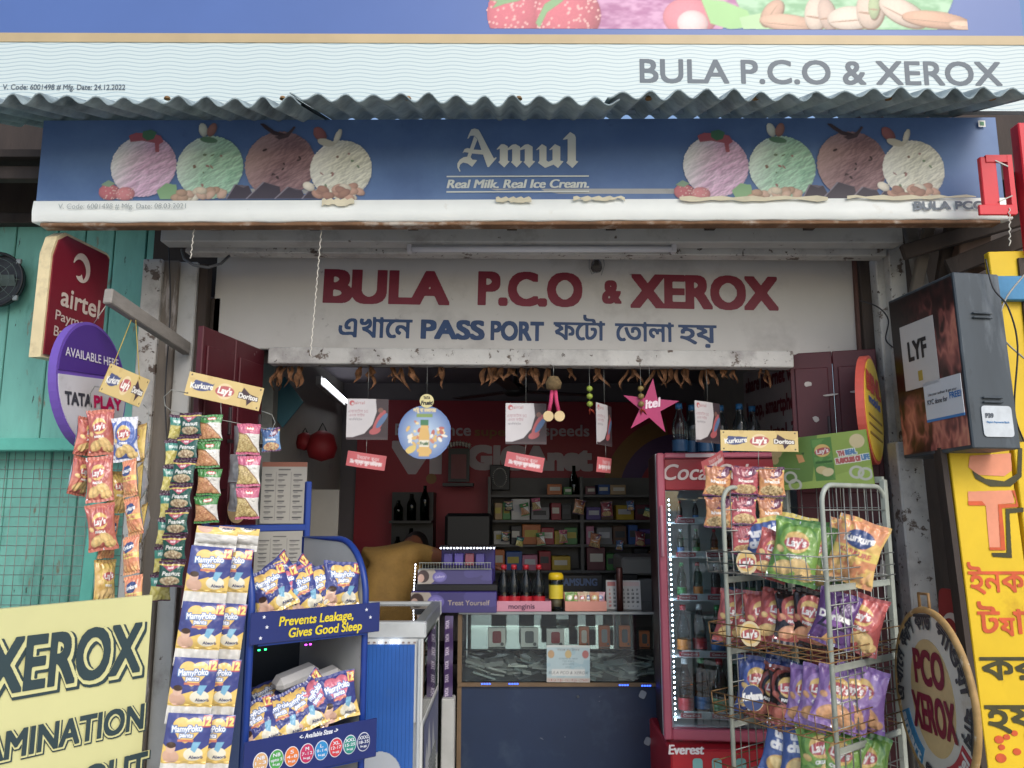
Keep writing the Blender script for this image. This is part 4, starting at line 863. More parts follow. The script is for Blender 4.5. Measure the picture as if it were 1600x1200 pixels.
# ceiling fan
c = at(805, 610, 4.6); fn = thing('ceiling_fan', 'dark ceiling fan hanging in the dim shop', 'fan', (c.x, c.y, c.z))
MB().lathe([(0, -.04), (.05, -.035), (.075, -.01), (.075, .02), (.04, .04), (0, .045)], 20).build('motor', BLACK, fn)
MB().tube([(0, 0, .04), (0, 0, ZC - c.z)], .012, 8).build('rod', BLACK, fn)
for k in range(3):
    a = R(20 + 120 * k); MB().bar((.06 * math.cos(a), .06 * math.sin(a), -.005), (.48 * math.cos(a), .48 * math.sin(a), -.005), .09, .006, up=(0, 0, 1), bev=.002).build('blade', BLACK, fn)
# lit tube on the left wall
a, b = at(506, 594, 4.3), at(543, 628, 5.2)
t = thing('lit_tube_lamp', 'glowing white fluorescent tube high on the left inside wall', 'lamp', a)
MB().tube([(0, 0, 0), b - a], .010, 10).build('tube', mat('lit_tube', '#f4f8ff', .3, var=0, emit=5), t); MB().bar((-.03, 0, .0), b - a + Vector((-.03, 0, 0)), .03, .05).build('batten', PALEP, t)
# ------------------------------------------------------------------ papers and things on the left inside wall
def wallpaper(name, px0, px1, py0, py1, Y, design, label, cat, yaw=0, **k):
    a, b = at(px0, py0, Y), at(px1, py1, Y); w, h = b.x - a.x, a.z - b.z
    t = thing(name, label, cat, ((a.x + b.x) / 2, Y, (a.z + b.z) / 2), yaw, k.get('group'))
    MB().box((0, .006, 0), (w, .01, h)).build('backing', mat('card_back', '#9b968e', .8), t)
    link('sheet', flat_print(design, w, h, -.001), t); return t
def pricelist(head, seed):
    c = Cv(60, 84, 70, '#b9b5ac'); r = random.Random(seed); c.rect(0, 0, 60, 7, head); c.rect(22, 10, 38, 11.5, '#3a3a3a')
    for q in range(9):
        for x in (5, 22, 42):
            yy = 17 + q * 7.2; c.rect(x, yy, x + r.uniform(8, 13), yy + 1.6, '#4a4a50'); c.rect(x + 1, yy + 2.6, x + r.uniform(5, 9), yy + 3.6, '#77777c')
    c.rect(19, 14, 19.4, 80, '#8b8884'); c.rect(39, 14, 39.4, 80, '#8b8884'); return c
wallpaper('price_list', 411, 476, 722, 818, 3.75, pricelist('#a5552f', 1), 'white printed price list with orange heading on the left inside wall', 'price list', R(4))
wallpaper('price_list', 400, 472, 829, 905, 3.74, pricelist('#b9b5ac', 2), 'lower white price list without heading behind the blue stand', 'price list', R(4))
wallpaper('blank_sheet', 486, 527, 765, 850, 4.0, Cv(40, 80, 12, '#8f8a80'), 'plain pale board beside the price lists', 'board', R(3))
o = MB().prism([(0, .13), (.1, 0), (0, -.13), (-.1, 0)], 0, .012).build('diamond_plaque', mat('teal_board', '#2c6272', .5, var=.1), loc=at(443, 628, 3.9)); tag(o, 'teal diamond shaped board on the left inside wall', 'plaque')
for px, py, r0 in ((503, 697, .085), (476, 690, .05)):
    o = thing('red_bag', 'red round shopping bag hanging in the shop, %s one' % ('larger' if r0 > .06 else 'smaller'), 'bag', at(px, py, 4.3), group='red bags')
    MB().lathe([(0, -r0), (r0 * .8, -r0 * .75), (r0, -.01), (r0 * .75, r0 * .7), (r0 * .25, r0), (0, r0 * 1.02)], 18).build('bag', mat('red_bag_cloth', '#8c1a22', .6, var=.15), o)
    MB().tube([(-r0 * .3, 0, r0 * .9), (0, 0, r0 * 1.5), (r0 * .3, 0, r0 * .9)], .004, 6).build('handle', BLACK, o)
# poster on the right inside wall
t = thing('wall_poster', 'grey poster with maroon share laptop 3G lettering on the right inside wall', 'poster', (XR - .012, 3.95, 1.95), R(-90))
MB().box((0, .004, 0), (.95, .008, .62)).build('panel', mat('poster_dull', '#a89fa1', .6, var=.08), t)
PT = mat('poster_maroon', '#6a1c2c', .6)
for s_, z in (('share internet with', .17), ('laptop, smartphone', .03), ('with airtel 3G', -.11)): letters('lettering', s_, t, .075, .0, z, PT, bold=.05, y=-.003, w=.85, rot=-3)
# ------------------------------------------------------------------ back shelves with goods
sh = thing('back_shelf', 'dim white wall shelving full of small goods behind the counter', 'shelf', (.45, 5.25, .2))
ax0, ax1 = at(765, 800, 5.2).x, at(1075, 800, 5.2).x
zsh = [at(800, y, 5.2).z for y in (773, 812, 850, 890, 930)]
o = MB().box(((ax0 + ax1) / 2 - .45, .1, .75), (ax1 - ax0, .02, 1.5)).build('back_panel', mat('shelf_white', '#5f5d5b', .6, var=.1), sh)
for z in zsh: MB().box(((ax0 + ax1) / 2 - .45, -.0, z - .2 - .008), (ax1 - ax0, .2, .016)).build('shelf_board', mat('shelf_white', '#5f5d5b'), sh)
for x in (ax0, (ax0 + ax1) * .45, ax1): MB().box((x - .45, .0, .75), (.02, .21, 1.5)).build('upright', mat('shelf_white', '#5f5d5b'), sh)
names = [('red', '#8f2430'), ('green', '#3f7a3c'), ('black', '#222226'), ('white', '#c5c3c0'), ('blue', '#2a4f8c'), ('tan', '#9c8058'), ('grey', '#7d7d80'), ('orange', '#b5642a'), ('maroon', '#5c1f2c'), ('purple', '#46307a'), ('yellow', '#b5982c'), ('teal', '#2a6a6c'), ('pink', '#b06a84'), ('brown', '#5c4030')]
rows = ['top', 'second', 'third', 'fourth']; r = random.Random(11); hrow = zsh[0] - zsh[1]
for ri in range(4):
    x = ax0 + .03; cnt = {}
    while x < ax1 - .12:
        nm, col = r.choice(names); w_ = r.uniform(.05, .12); h_ = r.uniform(.5, .92) * hrow if ri else r.uniform(.04, .085)
        if ri == 0 and not (at(850, 770, 5.2).x < x < at(965, 770, 5.2).x): x += .05; continue
        if abs(x + w_ / 2 - (ax0 + ax1) * .45) < w_ / 2 + .02: x = (ax0 + ax1) * .45 + .03; continue
        cnt[nm] = cnt.get(nm, 0) + 1
        if cnt[nm] == 1:
            o = MB().box((0, 0, h_ / 2), (w_, .12, h_), (0, 0, r.uniform(-.1, .1)), bev=.003).box((0, -.0625, h_ * .55), (w_ * .7, .003, h_ * .35), mi=1).build('carton', [paint(col, .45), paint(r.choice(['#c9c4b8', '#b0a040', '#38383c', '#b8b8bc']))], loc=(x + w_ / 2, 5.2, zsh[ri]))
            tag(o, '%s packaged carton on the %s tier of the dim back shelf' % (nm, rows[ri]), 'carton', 'goods on the back shelf')
        x += w_ + r.uniform(.003, .012) if cnt[nm] == 1 else 0.001
GOODS = [(795, 790), (820, 796), (838, 788), (905, 792), (948, 796), (985, 790), (1012, 800), (790, 838), (845, 842), (880, 838), (930, 845), (1000, 842), (968, 852), (812, 846)]
c = at(897, 773, 5.18); o = MB().lathe([(0, 0), (.03, 0), (.032, .02), (.03, .1), (.012, .15), (.012, .19), (0, .19)], 14).build('green_bottle', glassmat('dark_green_glass', '#3c6b48', .9), loc=(c.x, c.y, c.z)); tag(o, 'tall green glass bottle on top of the back shelf', 'bottle')
# small shrine and round framed mirror
c = at(716, 738, 5.15); s_ = thing('small_shrine', 'little black household shrine with silver garland on the back wall', 'shrine', c)
MB().box((0, .05, -.08), (.2, .16, .02)).build('shelf', BLACK, s_); MB().box((0, .06, .05), (.14, .03, .22)).build('frame', BLACK, s_); MB().box((0, .04, .04), (.10, .01, .16)).build('picture', paint('#6b2f30'), s_)
mb = MB()
for k in range(16): mb.lathe([(0, -.014), (.014, 0), (0, .014)], 6, 0, Matrix.Translation((-.07 + (k % 8) * .02, .02, .17 + .012 * (k // 8) + .015 * math.sin(k % 8 / 7 * 3.14))))
o = mb.build('garland', mat('tinsel', '#a8a49c', .3, metal=.4), s_); o['kind'] = 'stuff'
c = at(781, 746, 5.3); s_ = thing('beaded_frame', 'dark square picture frame with an oval ring of white beads', 'picture', c); MB().box((0, .01, 0), (.135, .02, .17), bev=.004).build('frame', BLACK, s_)
mb = MB()
for k in range(30): a = k * math.pi / 15; mb.lathe([(0, -.005), (.005, 0), (0, .005)], 6, 0, Matrix.Translation((.045 * math.cos(a), -.004, .062 * math.sin(a))))
o = mb.build('bead_ring', paint('#c9c6c0'), s_); o['kind'] = 'stuff'
c = at(732, 865, 5.0); o = thing('office_chair', 'black chair back in the dim space behind the counter', 'chair', (c.x, c.y, .2))
MB().box((0, 0, c.z - .2), (.3, .05, .5), bev=.02).build('backrest', BLACK, o); MB().box((0, -.15, .45), (.4, .4, .07), bev=.02).build('seat', BLACK, o)
for sx in (-1, 1):
    for sy in (-.3, .0): MB().tube([(sx * .16, sy, 0), (sx * .16, sy, .42)], .012, 6).build('leg', WIRE, o)
# photocopier at the right
c = at(1012, 915, 4.75); o = thing('photocopier', 'grey white photocopier behind the counter beside the fridge', 'photocopier', (c.x + .05, c.y, .2))
CP = mat('copier_plastic', '#7d7b78', .5, var=.06); zt = at(1012, 868, 4.75).z - .2
MB().box((0, 0, zt / 2 - .06), (.44, .4, zt - .12), bev=.01).build('body', CP, o); MB().box((0, .02, zt - .05), (.45, .4, .1), bev=.012).build('lid', CP, o); MB().box((-.2, -.2, zt - .13), (.12, .04, .08), bev=.006).build('control_panel', BLACK, o); MB().box((.08, -.202, zt - .1), (.11, .006, .025)).build('label_plate', paint('#6b6f7c'), o)
# dark drinks crates behind the person
c = at(646, 800, 5.2); o = thing('bottle_cabinet', 'dim cabinet of green bottles behind the person', 'cabinet', (c.x, c.y, .2)); MB().box((0, .05, .7), (.27, .2, 1.4)).build('body', paint('#1c1b1a'), o)
for i in range(3):
    for k in range(3):
        MB().lathe([(0, 0), (.03, 0), (.03, .13), (.012, .18), (.012, .21), (0, .21)], 10).build('bottle', glassmat('dark_green_glass'), o, loc=(-.085 + k * .085, -.1, .72 + i * .25)).scale = (1, 1, [.8, 1.05, .7, .95, .6][(k + 2 * i) % 5])
    MB().box((0, -.1, .71 + i * .25), (.27, .12, .015)).build('shelf_board', paint('#2a2826'), o)

# ================================================================== glass counter
zt = at(880, 958, 3.85).z; x0 = at(716, 1000, 3.85).x; x1 = .98; zg = at(880, 1071, 3.85).z; zf = .2; yc0, yc1 = 3.85, 4.3
ct = thing('display_counter', 'glass topped display counter with navy lower front', 'counter', ((x0 + x1) / 2, 3.85, zf)); cx = (x0 + x1) / 2
def ctp(name, mb, m): o = mb.build(name, m, ct); o.location = (-cx, -3.85, -zf); return o
NAVY = mat('navy_laminate', '#1c2c48', .4, var=.12, scale=3, bump=.1, bscale=10, dirt=[('#39485c', .55, .8, 5), ('#70767c', .70, .73, 18)]); TRIMW = mat('trim_wood', '#6a5640', .6, var=.2, scale=9)
ctp('lower_cabinet', MB().box((cx, (yc0 + yc1) / 2, (zf + .03 + zg) / 2), (x1 - x0, yc1 - yc0, zg - zf - .03), bev=.003), NAVY)
for a_, b_ in (((x0, zf + .015), (x1, zf + .015)), ((x0, zg + .006), (x1, zg + .006))): ctp('trim', MB().bar((a_[0], yc0 - .005, a_[1]), (b_[0], yc0 - .005, b_[1]), .022, .016), TRIMW)
for x in (x0 + .008, x1): ctp('corner_post', MB().box((x, yc0 + .004, (zf + zt) / 2), (.02, .024, zt - zf - .01)), TRIMW)
GLS = glassmat('clear_glass', '#f4f9f7', 1.4)
ctp('front_glass', MB().box((cx, yc0 + .006, (zg + zt) / 2 + .005), (x1 - x0 - .03, .005, zt - zg - .03)), GLS); ctp('top_glass', MB().box((cx, (yc0 + yc1) / 2, zt), (x1 - x0, yc1 - yc0, .008)), GLS)
zs2 = at(880, 1013, 3.9).z
ctp('glass_shelf', MB().box((cx, yc0 + .24, zs2 - .004), (x1 - x0 - .04, .4, .006)), GLS)
ctp('mirror_back', MB().box((cx, yc1 - .02, (zg + zt) / 2), (x1 - x0 - .03, .01, zt - zg - .03)), mat('mirror', '#c9cfcc', .04, metal=1, var=0)); ctp('top_edge', MB().box((cx, yc0 - .002, zt), (x1 - x0, .006, .014), bev=.002), mat('alu', '#9aa0a2', .35, metal=.7))
mb = MB()
for p in (at(760, 1068, 3.84), at(803, 1068, 3.84), at(975, 1070, 3.84), at(1010, 1071, 3.84), at(1033, 1071, 3.84)):
    for k in range(4): mb.box((p.x - .02 + k * .012, 3.834, p.z), (.007, .004, .005))
o = ctp('blue_led_strip', mb, mat('led_blue', '#2a50ff', .4, var=0, emit=5)); o['kind'] = 'stuff'
for i, (px, py) in enumerate(((1004, 1085), (1012, 1158), (903, 1088))):
    p = at(px, py, 3.845); q = rrect(.03 if i < 2 else .012, .035 if i < 2 else .012, .008, 2); o = MB().prism(q, -.0015, 0).build('peeling_sticker', paint('#8d939a'), ct); o.location = (p.x - cx, p.y - 3.85 - .002, p.z - zf); o.rotation_euler = (0, R(25), 0)
# white bags and stationery heaped in the counter bottom
r = random.Random(4); mb = MB()
for k in range(150):
    x = r.uniform(x0 + .06, x1 - .05); mb.box((x, r.uniform(yc0 + .05, yc0 + .3), zg + .02 + r.random() * .06), (r.uniform(.03, .12), r.uniform(.02, .06), r.uniform(.003, .012)), (r.uniform(-.5, .5), r.uniform(-.4, .4), r.uniform(-.6, .6)), mi=r.choice([0, 0, 1, 2, 3]))
o = mb.build('stationery_heap', [paint('#b9bcbc', .3), paint('#6f757a', .3), paint('#8c9a9c', .3), paint('#c9ccc8', .3)]); tag(o, 'loose heap of wrapped pens and stationery at the bottom of the glass counter', 'stationery', kind='stuff')
# boxed phone cases on the glass shelf
for i, (px, w_, h_, col, ph, lab) in enumerate(((776, .085, .09, '#c9cac8', '#7c2630', 'white box with a red phone case, leftmost on the glass shelf'), (827, .085, .09, '#c9cac8', '#4c5258', 'white box with a grey phone case, second on the glass shelf'), (868, .085, .085, '#c9cac8', '#8a2a30', 'white box with a red phone case behind the pasted notice'),
        (913, .05, .095, '#b0664a', '#c6bdb4', 'orange pale-windowed phone case box right of the notice'), (945, .055, .1, '#a5532f', '#7d7f86', 'dark orange phone case box with grey case in the counter middle'), (977, .055, .1, '#c2652c', '#3f4a58', 'bright orange phone case box with blue case'), (1008, .05, .075, '#b85a26', '#3a3a40', 'short orange box at the right end of the glass shelf'))):
    p = at(px, 1011, 3.92); o = thing('phone_case_box', lab, 'box', (p.x, 3.94, zs2 + .001), r.uniform(-.08, .08), 'boxed phone cases in the counter')
    MB().box((0, 0, h_ / 2), (w_, .025, h_), bev=.002).build('box', paint(col), o); MB().prism(rrect(w_ * .5, h_ * .62, .008, 3, 0, h_ * .52), -.0155, -.0125).build('phone_case', paint(ph, .35), o); MB().prism(ellipse(w_ * .1, w_ * .1, 12, w_ * .3, h_ * .15), -.0145, -.0125).build('seal', paint('#4a4d50'), o)
# notice pasted on the glass
def notice():
    c = Cv(66, 56, 72, '#9fb9bf'); c.fill(c.noise(.1, 2) > .55, '#8fb0ba'); c.rect(0, 0, 66, 4, '#b9c4bf'); c.text('সবােক শুভ উৎসব', 33, 9, 3.2, '#7a6a5a')
    for x, col in ((7, '#b08a58'), (33, '#b9a060'), (59, '#a5524e')): c.ell(x, 14, 5, 6, col)
    for q in range(4): c.text(['আমােদর দোকােন', 'নতুন অফার', 'এখন চলেছ', 'আসুন'][q], 33, 22 + q * 4, 2.6, '#6c7d86')
    c.rect(8, 36, 58, 46, '#c9cdc9'); c.text('BULA PCO & XEROX', 33, 43.5, 4.4, '#5a6166', slant=.2); c.rect(0, 49, 66, 56, '#b9b4aa'); c.text('DURGA PUJA • KALI PUJA • OTHERS', 33, 54.5, 4, '#a03a34', w=62); return c
a, b = at(854, 1008, 3.84), at(922, 1066, 3.84)
o = link('pasted_notice', flat_print(notice(), b.x - a.x, a.z - b.z), loc=((a.x + b.x) / 2, 3.838, (a.z + b.z) / 2), rot=(0, R(.5), 0)); tag(o, 'pale blue printed notice pasted on the front of the glass counter', 'notice')
# things on the counter top
Z = zt + .005
def ontop(px, Y): return (at(px, 955, Y).x, Y, Z)
t = thing('pink_tray', 'pink cardboard tray holding four small bottles on the counter', 'tray', ontop(818, 3.93), 0)
PK = mat('pink_card', '#c68a9c', .5, var=.06); w_ = .265
MB().box((0, -.055, .024), (w_, .004, .048)).build('front', PK, t); MB().box((0, .055, .024), (w_, .004, .048)).build('back', PK, t); MB().box((0, 0, .003), (w_, .106, .004)).build('base', PK, t)
for sx in (-1, 1): MB().box((sx * (w_ / 2 - .002), 0, .024), (.004, .106, .047)).build('side', PK, t)
letters('lettering', 'monginis', t, .022, -.01, .013, paint('#5c3a52'), w=.125, bold=.03, y=-.059)
BOT = [(0, 0), (.024, 0), (.027, .01), (.027, .05), (.024, .06), (.027, .085), (.025, .11), (.011, .15), (.011, .165)]
def bottle(name, label, loc, liquid, lab_col, cap_col, group, s=1.0, text=None):
    t = thing(name, label, 'bottle', loc, 0, group)
    MB().lathe([(a * s, b * s) for a, b in BOT], 16).build('bottle_body', liquid, t); MB().lathe([(0.0275 * s, .052 * s), (.0275 * s, .012 * s)], 16).build('label_wrap', lab_col, t); MB().lathe([(.0, .182 * s), (.012 * s, .181 * s), (.0125 * s, .162 * s), (0, .162 * s)], 12).build('cap', cap_col, t)
    return t
COLA = glassmat('cola', '#3a2a26', 1.0); CLR = glassmat('pet_clear', '#dfe8ec', .9); REDL = mat('red_label', '#b02430', .4, var=.1); GRNL = glassmat('sprite_green', '#4fa06a', .9)
for i, px in enumerate((787, 803, 822, 842)): p = ontop(px, 3.94); bottle('cola_bottle', 'small clear bottle with red label in the pink tray, number %s from its left end' % ['one', 'two', 'three', 'four'][i], (p[0], p[1], Z + .006), CLR, REDL, REDL, 'bottles in the pink tray', 1.15)
t = thing('sweet_jar', 'clear jar with yellow lid and yellow label on the counter', 'jar', ontop(869, 3.93), 0)
MB().lathe([(0, 0), (.033, 0), (.035, .01), (.035, .13), (.03, .145)], 18).build('jar', CLR, t); MB().lathe([(.0355, .055), (.0355, .12)], 18).build('label', mat('yellow_label', '#d8c23a', .4), t); MB().lathe([(.0, .018), (.03, .018), (.03, .05), (0, .055)], 12).build('sweets', paint('#8d7a58'), t)
MB().lathe([(0, .178), (.03, .176), (.037, .165), (.038, .145), (0, .143)], 18).build('lid', mat('yellow_lid', '#d9b81e', .35), t)
t = thing('orange_snack_box', 'salmon pink open box of small colourful snack sachets on the counter', 'box', ontop(914, 3.93), 0)
SB = mat('salmon_card', '#d08f80', .5, var=.06); w_ = .2
MB().box((0, -.05, .023), (w_, .004, .046)).build('front', SB, t); MB().box((0, .05, .04), (w_, .004, .08)).build('back', SB, t); MB().box((0, 0, .003), (w_, .096, .004)).build('base', SB, t)
for sx in (-1, 1): MB().box((sx * (w_ / 2 - .002), 0, .023), (.004, .096, .045)).build('side', SB, t)
for i, (nm, c0, c1) in enumerate((('green', '#6f9a3c', '#c9cf9a'), ('lime', '#8aa83a', '#c05a3a'), ('tan', '#c9a57a', '#b8423a'), ('cream', '#d6c9a0', '#3f5c9a'), ('orange', '#c9793a', '#d9cf7a'), ('pink', '#c98a9a', '#4c6cae'))):
    c = Cv(30, 40, 24, c0); c.ell(15, 15, 9, 6, c1); c.ell(15, 31, 8, 6, '#a8794a'); c.text('oh', 15, 18, 6, '#f0f0f0', bold=.06)
    p = ontop(914, 3.93); o = link('snack_sachet', pack_mesh(c, .05, .075, .014, i), loc=(p[0] - .075 + i * .03, p[1] - .02 + .01 * (i % 2), Z + .05), rot=(R(-12), R(rng.uniform(-8, 8)), 0)); tag(o, '%s snack sachet standing in the salmon pink box' % nm, 'sachet', 'sachets in the salmon box')
t = thing('desk_calendar', 'white tent desk calendar on the counter by the fridge', 'calendar', ontop(974, 3.99), R(-4))
c = Cv(60, 48, 60, '#b9b7b2'); c.rect(2, 2, 58, 9, '#c2a3a0'); c.rect(2, 2, 16, 9, '#b04a40')
for q in range(5):
    for k in range(7): c.text(str(q * 7 + k + 1) if q * 7 + k < 31 else '-', 6 + k * 8, 17 + q * 6.6, 3.2, '#b03a34' if k == 0 else '#3a3c40', bold=.06)
link('page', flat_print(c, .165, .135), t, loc=(0, -.04, .068), rot=(R(-14), 0, 0)); MB().box((0, 0, 0), (.168, .003, .14)).build('front_board', paint('#c4c2bd'), t, loc=(0, -.036, .068), rot=(R(-14), 0, 0)); MB().box((0, 0, 0), (.168, .003, .14)).build('back_board', paint('#c4c2bd'), t, loc=(0, .0, .068), rot=(R(14), 0, 0))
o = MB().lathe([(0, 0), (.016, 0), (.016, .2), (.013, .205), (0, .205)], 14).build('dark_tumbler_tube', mat('copper_tube', '#4a2a26', .35, metal=.4, var=.4, scale=60), loc=ontop(969, 3.90)); tag(o, 'tall dark copper coloured tube standing before the desk calendar', 'tube')
c = at(905, 918, 4.32); o = thing('dark_carton', 'black carton with dim blue lettering behind the counter', 'carton', (c.x, 4.42, Z - .15)); MB().box((0, 0, .13), (.26, .12, .3), bev=.004).build('carton', BLACK, o); letters('lettering', 'SAMSUNG', o, .035, 0, .225, paint('#3f5478'), w=.2, bold=.05, y=-.063)
# ------------------------------------------------------------------ purple chocolate dispenser
p0, p1 = at(641, 960, 3.82), at(776, 960, 3.82); dw = p1.x - p0.x
t = thing('chocolate_dispenser', 'purple tiered chocolate display reading Treat Yourself on the counter', 'display stand', ((p0.x + p1.x) / 2, 3.82, Z))
PUR = mat('purple_card', '#2e2270', .35, var=.06); hD = at(700, 925, 3.82).z - Z
def choc(wide):
    c = Cv(136, 36, 150, '#2c2070'); c.fill(c.noise(.03, 5) > .55, '#352a80'); c.ell(8, 14, 26, 24, '#a59a8c'); c.ell(10, 16, 11, 14, '#3c2622'); c.ell(6, 20, 6, 9, '#b58a74'); c.ell(40, 17, 13, 12, '#4f43a0'); c.ell(40, 17, 10, 9, '#6458b4')
    c.text('Cadbury', 40, 19, 5, '#d5d0e4', w=18, slant=.3, rot=-8)
    if wide: c.text('Treat Yourself', 92, 23, 8.5, '#b9a98a', w=66)
    return c
MB().box((0, .10, hD / 2), (dw, .2, hD), bev=.003).build('lower_box', PUR, t); link('front_print', flat_print(choc(True), dw * .99, hD * .97, -.002), t, loc=(0, 0, hD / 2))
z2 = at(700, 912, 3.9).z - Z; z3 = at(700, 854, 4.0).z - Z
MB().box((.01, .12, (hD + z2) / 2), (dw * .97, .16, z2 - hD), bev=.003).build('black_step', BLACK, t)
link('front_print', flat_print(choc(False), dw * .88, .075, -.002), t, loc=(.0, .075, z2 + .03), rot=(R(-12), 0, 0)); MB().box((0, .14, z2 + .03), (dw * .9, .10, .07), bev=.003).build('middle_box', PUR, t)
mb = MB()
for k in range(26): mb.box((-dw * .42 + dw * .84 * k / 25, .072, z2 + .085), (.0018, .002, .03))
mb.box((0, .072, z2 + .1), (dw * .86, .003, .003)).box((0, .072, z2 + .07), (dw * .86, .003, .003)); o = mb.build('wire_guard', STEELW, t); o['kind'] = 'stuff'
MB().box((dw * .14, .2, (z2 + z3) / 2), (dw * .66, .012, z3 - z2), bev=.003).build('back_panel', PUR, t); MB().box((dw * .14, .16, z3), (dw * .66, .1, .012)).build('canopy', BLACK, t)
mb = MB()
for k in range(17): mb.box((dw * (-.18 + .64 * k / 16), .108, z3 - .004), (.0065, .004, .006))
for k in range(9): mb.box((-dw * .47, .02 + .006 * k, hD + .01 + .014 * k), (.004, .006, .007))
o = mb.build('white_led_strip', mat('led_white', '#e8f0ff', .4, var=0, emit=7), t); o['kind'] = 'stuff'
for i in range(2, 6):
    o = MB().box((0, 0, 0), (.045, .012, .06), (R(-15), 0, 0), bev=.003).build('chocolate_bar', paint(['#45308c', '#7a2a3a', '#3a2a7c'][i % 3], .3), t, loc=(-dw * .36 + i * dw * .13, .16, z2 + .11))
# ------------------------------------------------------------------ strip hanging between counter and freezer
c = Cv(12, 128, 16, '#3c1c5c')
for k in range(6): c.text('TATA', 6, 14 + k * 21, 4, '#b9a9c8', w=13, rot=-90, bold=.05)
a = at(700, 962, 3.8); zb = at(700, 1090, 3.8).z
o = link('purple_strip', flat_print(c, .04, a.z - zb, 0, [GLOSS()], bend=lambda u, v: .006 * np.sin(v * 14)), loc=(a.x + .006, 3.79, (a.z + zb) / 2)); tag(o, 'narrow purple strip of sachets hanging between freezer and counter', 'sachet strip')
a = at(698, 1088, 3.8); o = MB().box((0, 0, 0), (.06, .08, a.z - .22), bev=.004).build('white_case', mat('white_case', '#b4b6b4', .5), loc=(a.x + .01, 3.79, (a.z + .22) / 2)); tag(o, 'narrow white upright case below the purple strip', 'case')
# ================================================================== chest freezer
fx0, fx1, fy0, fy1 = -1.02, at(661, 1010, 3.05).x, 3.05, 3.72; zt_ = at(640, 998, 3.05).z; zr = at(640, 972, 3.05).z
fz = thing('chest_freezer', 'chest freezer with bright blue ribbed front and glass lid', 'freezer', ((fx0 + fx1) / 2, fy0, .2)); fcx = (fx0 + fx1) / 2
def fzp(name, mb, m): o = mb.build(name, m, fz); o.location = (-fcx, -fy0, -.2); return o
WH = mat('freezer_white', '#c9cccb', .35, var=.05); BLF = mat('freezer_blue', '#2a5ba6', .4, var=.14, scale=3, dirt=[('#3a5f9c', .58, .8, 5), ('#6d7480', .69, .73, 14)])
fzp('body', MB().box((fcx, (fy0 + fy1) / 2 + .01, (.24 + zt_ - .3) / 2 + .0), (fx1 - fx0, fy1 - fy0 - .02, zt_ - .3 - .24), bev=.006), WH)
fzp('upper_liner', MB().box((fcx, fy1 - .01, zt_ - .15), (fx1 - fx0, .02, .3)).box((fcx, fy0 + .012, zt_ - .15), (fx1 - fx0, .02, .3)).box((fx0 + .01, (fy0 + fy1) / 2, zt_ - .15), (.02, fy1 - fy0 - .045, .3)), WH)
mb = MB(); n = 46
for k in range(n): mb.box((fx0 + (fx1 - fx0 - .03) * (k + .5) / n, fy0 - .004 - .0006 * (k % 2), (.26 + zt_ - .02) / 2), ((fx1 - fx0 - .03) / n * .96, .006, zt_ - .02 - .26))
o = fzp('ribbed_front', mb, BLF); o['kind'] = 'stuff'
fzp('front_edge_strip', MB().box((fx1 - .012, fy0 - .008, (.26 + zt_) / 2), (.012, .01, zt_ - .26), bev=.002), mat('alu_bright', '#d0d6d8', .25, metal=.5))
for y in (fy0 + .02, fy1 - .02): fzp('top_rail', MB().box((fcx, y, (zt_ + zr) / 2), (fx1 - fx0 + .02, .05, zr - zt_), bev=.006), mat('alu_white', '#c3c8c9', .3, metal=.2))
for x in (fx0 + .02, fx1 - .015): fzp('top_rail', MB().box((x, (fy0 + fy1) / 2, (zt_ + zr) / 2 + .002), (.045, fy1 - fy0 - .05, zr - zt_), bev=.006), mat('alu_dark', '#7d8485', .35, metal=.3))
fzp('glass_lid', MB().box((fcx, (fy0 + fy1) / 2, zr - .012), (fx1 - fx0 - .06, fy1 - fy0 - .09, .006)), glassmat('lid_glass', '#b4c4be', 1.2))
fzp('side_glass', MB().box((fx1 - .004, (fy0 + fy1) / 2, zt_ - .16), (.006, fy1 - fy0 - .06, .28)), glassmat('side_glass', '#c3d0cc', 1.1))
for k in range(14): fzp('vent_slot', MB().box((fx1 + .003, fy0 + .38 + .0 * k, .30 + k * .016), (.006, .3, .006)), mat('vent_dark', '#6d7270', .6))
link('side_print', flat_print((lambda c: (c.poly([(4, 60), (10, 20), (14, 34), (20, 8), (26, 30), (30, 60)], '#b9bcc0'), c.poly([(30, 60), (36, 14), (44, 40), (56, 60)], '#a8adb4'), c)[2])(Cv(60, 60, 40, '#5c6288')), fy1 - fy0 - .1, .26), fz, mtx=Matrix.Translation((fx1 + .004 - fcx, (fy1 - fy0) / 2, zt_ - .45 - .2)) @ Matrix.Rotation(R(90), 4, 'Z'))
mb = MB()
for k in range(30): mb.box((fx0 + .03 + (fx1 - fx0 - .06) * k / 29, fy0 - .012, zt_ - .012), (.009, .004, .006), mi=0 if k in (17, 23, 25, 26) else 1)
o = fzp('led_strip', mb, [mat('led_white', '#e8f0ff', .4), mat('led_off', '#8a7a78', .4)]); o['kind'] = 'stuff'
c = Cv(60, 40, 50, '#1d4d9c'); b4 = c.a.copy(); c.ell(30, 34, 30, 30, '#aab3bd'); c.ell(34, 44, 16, 16, '#8a8f9a'); c.fill(((c.X - 42) ** 2 + (c.Y - 40) ** 2 < 120) & (c.noise(.4, 3) > .5), '#c4a8b4')
kp = (np.abs(c.a - b4).sum(-1) > 1e-6).reshape(c.Hh, 3, c.W, 3).mean((1, 3)) > .34
p = at(594, 1192, 3.04); o = link('ice_cream_print', flat_print(c, .15, .1, 0, keep=kp), fz, loc=(p.x - fcx, -.013, p.z - .2))
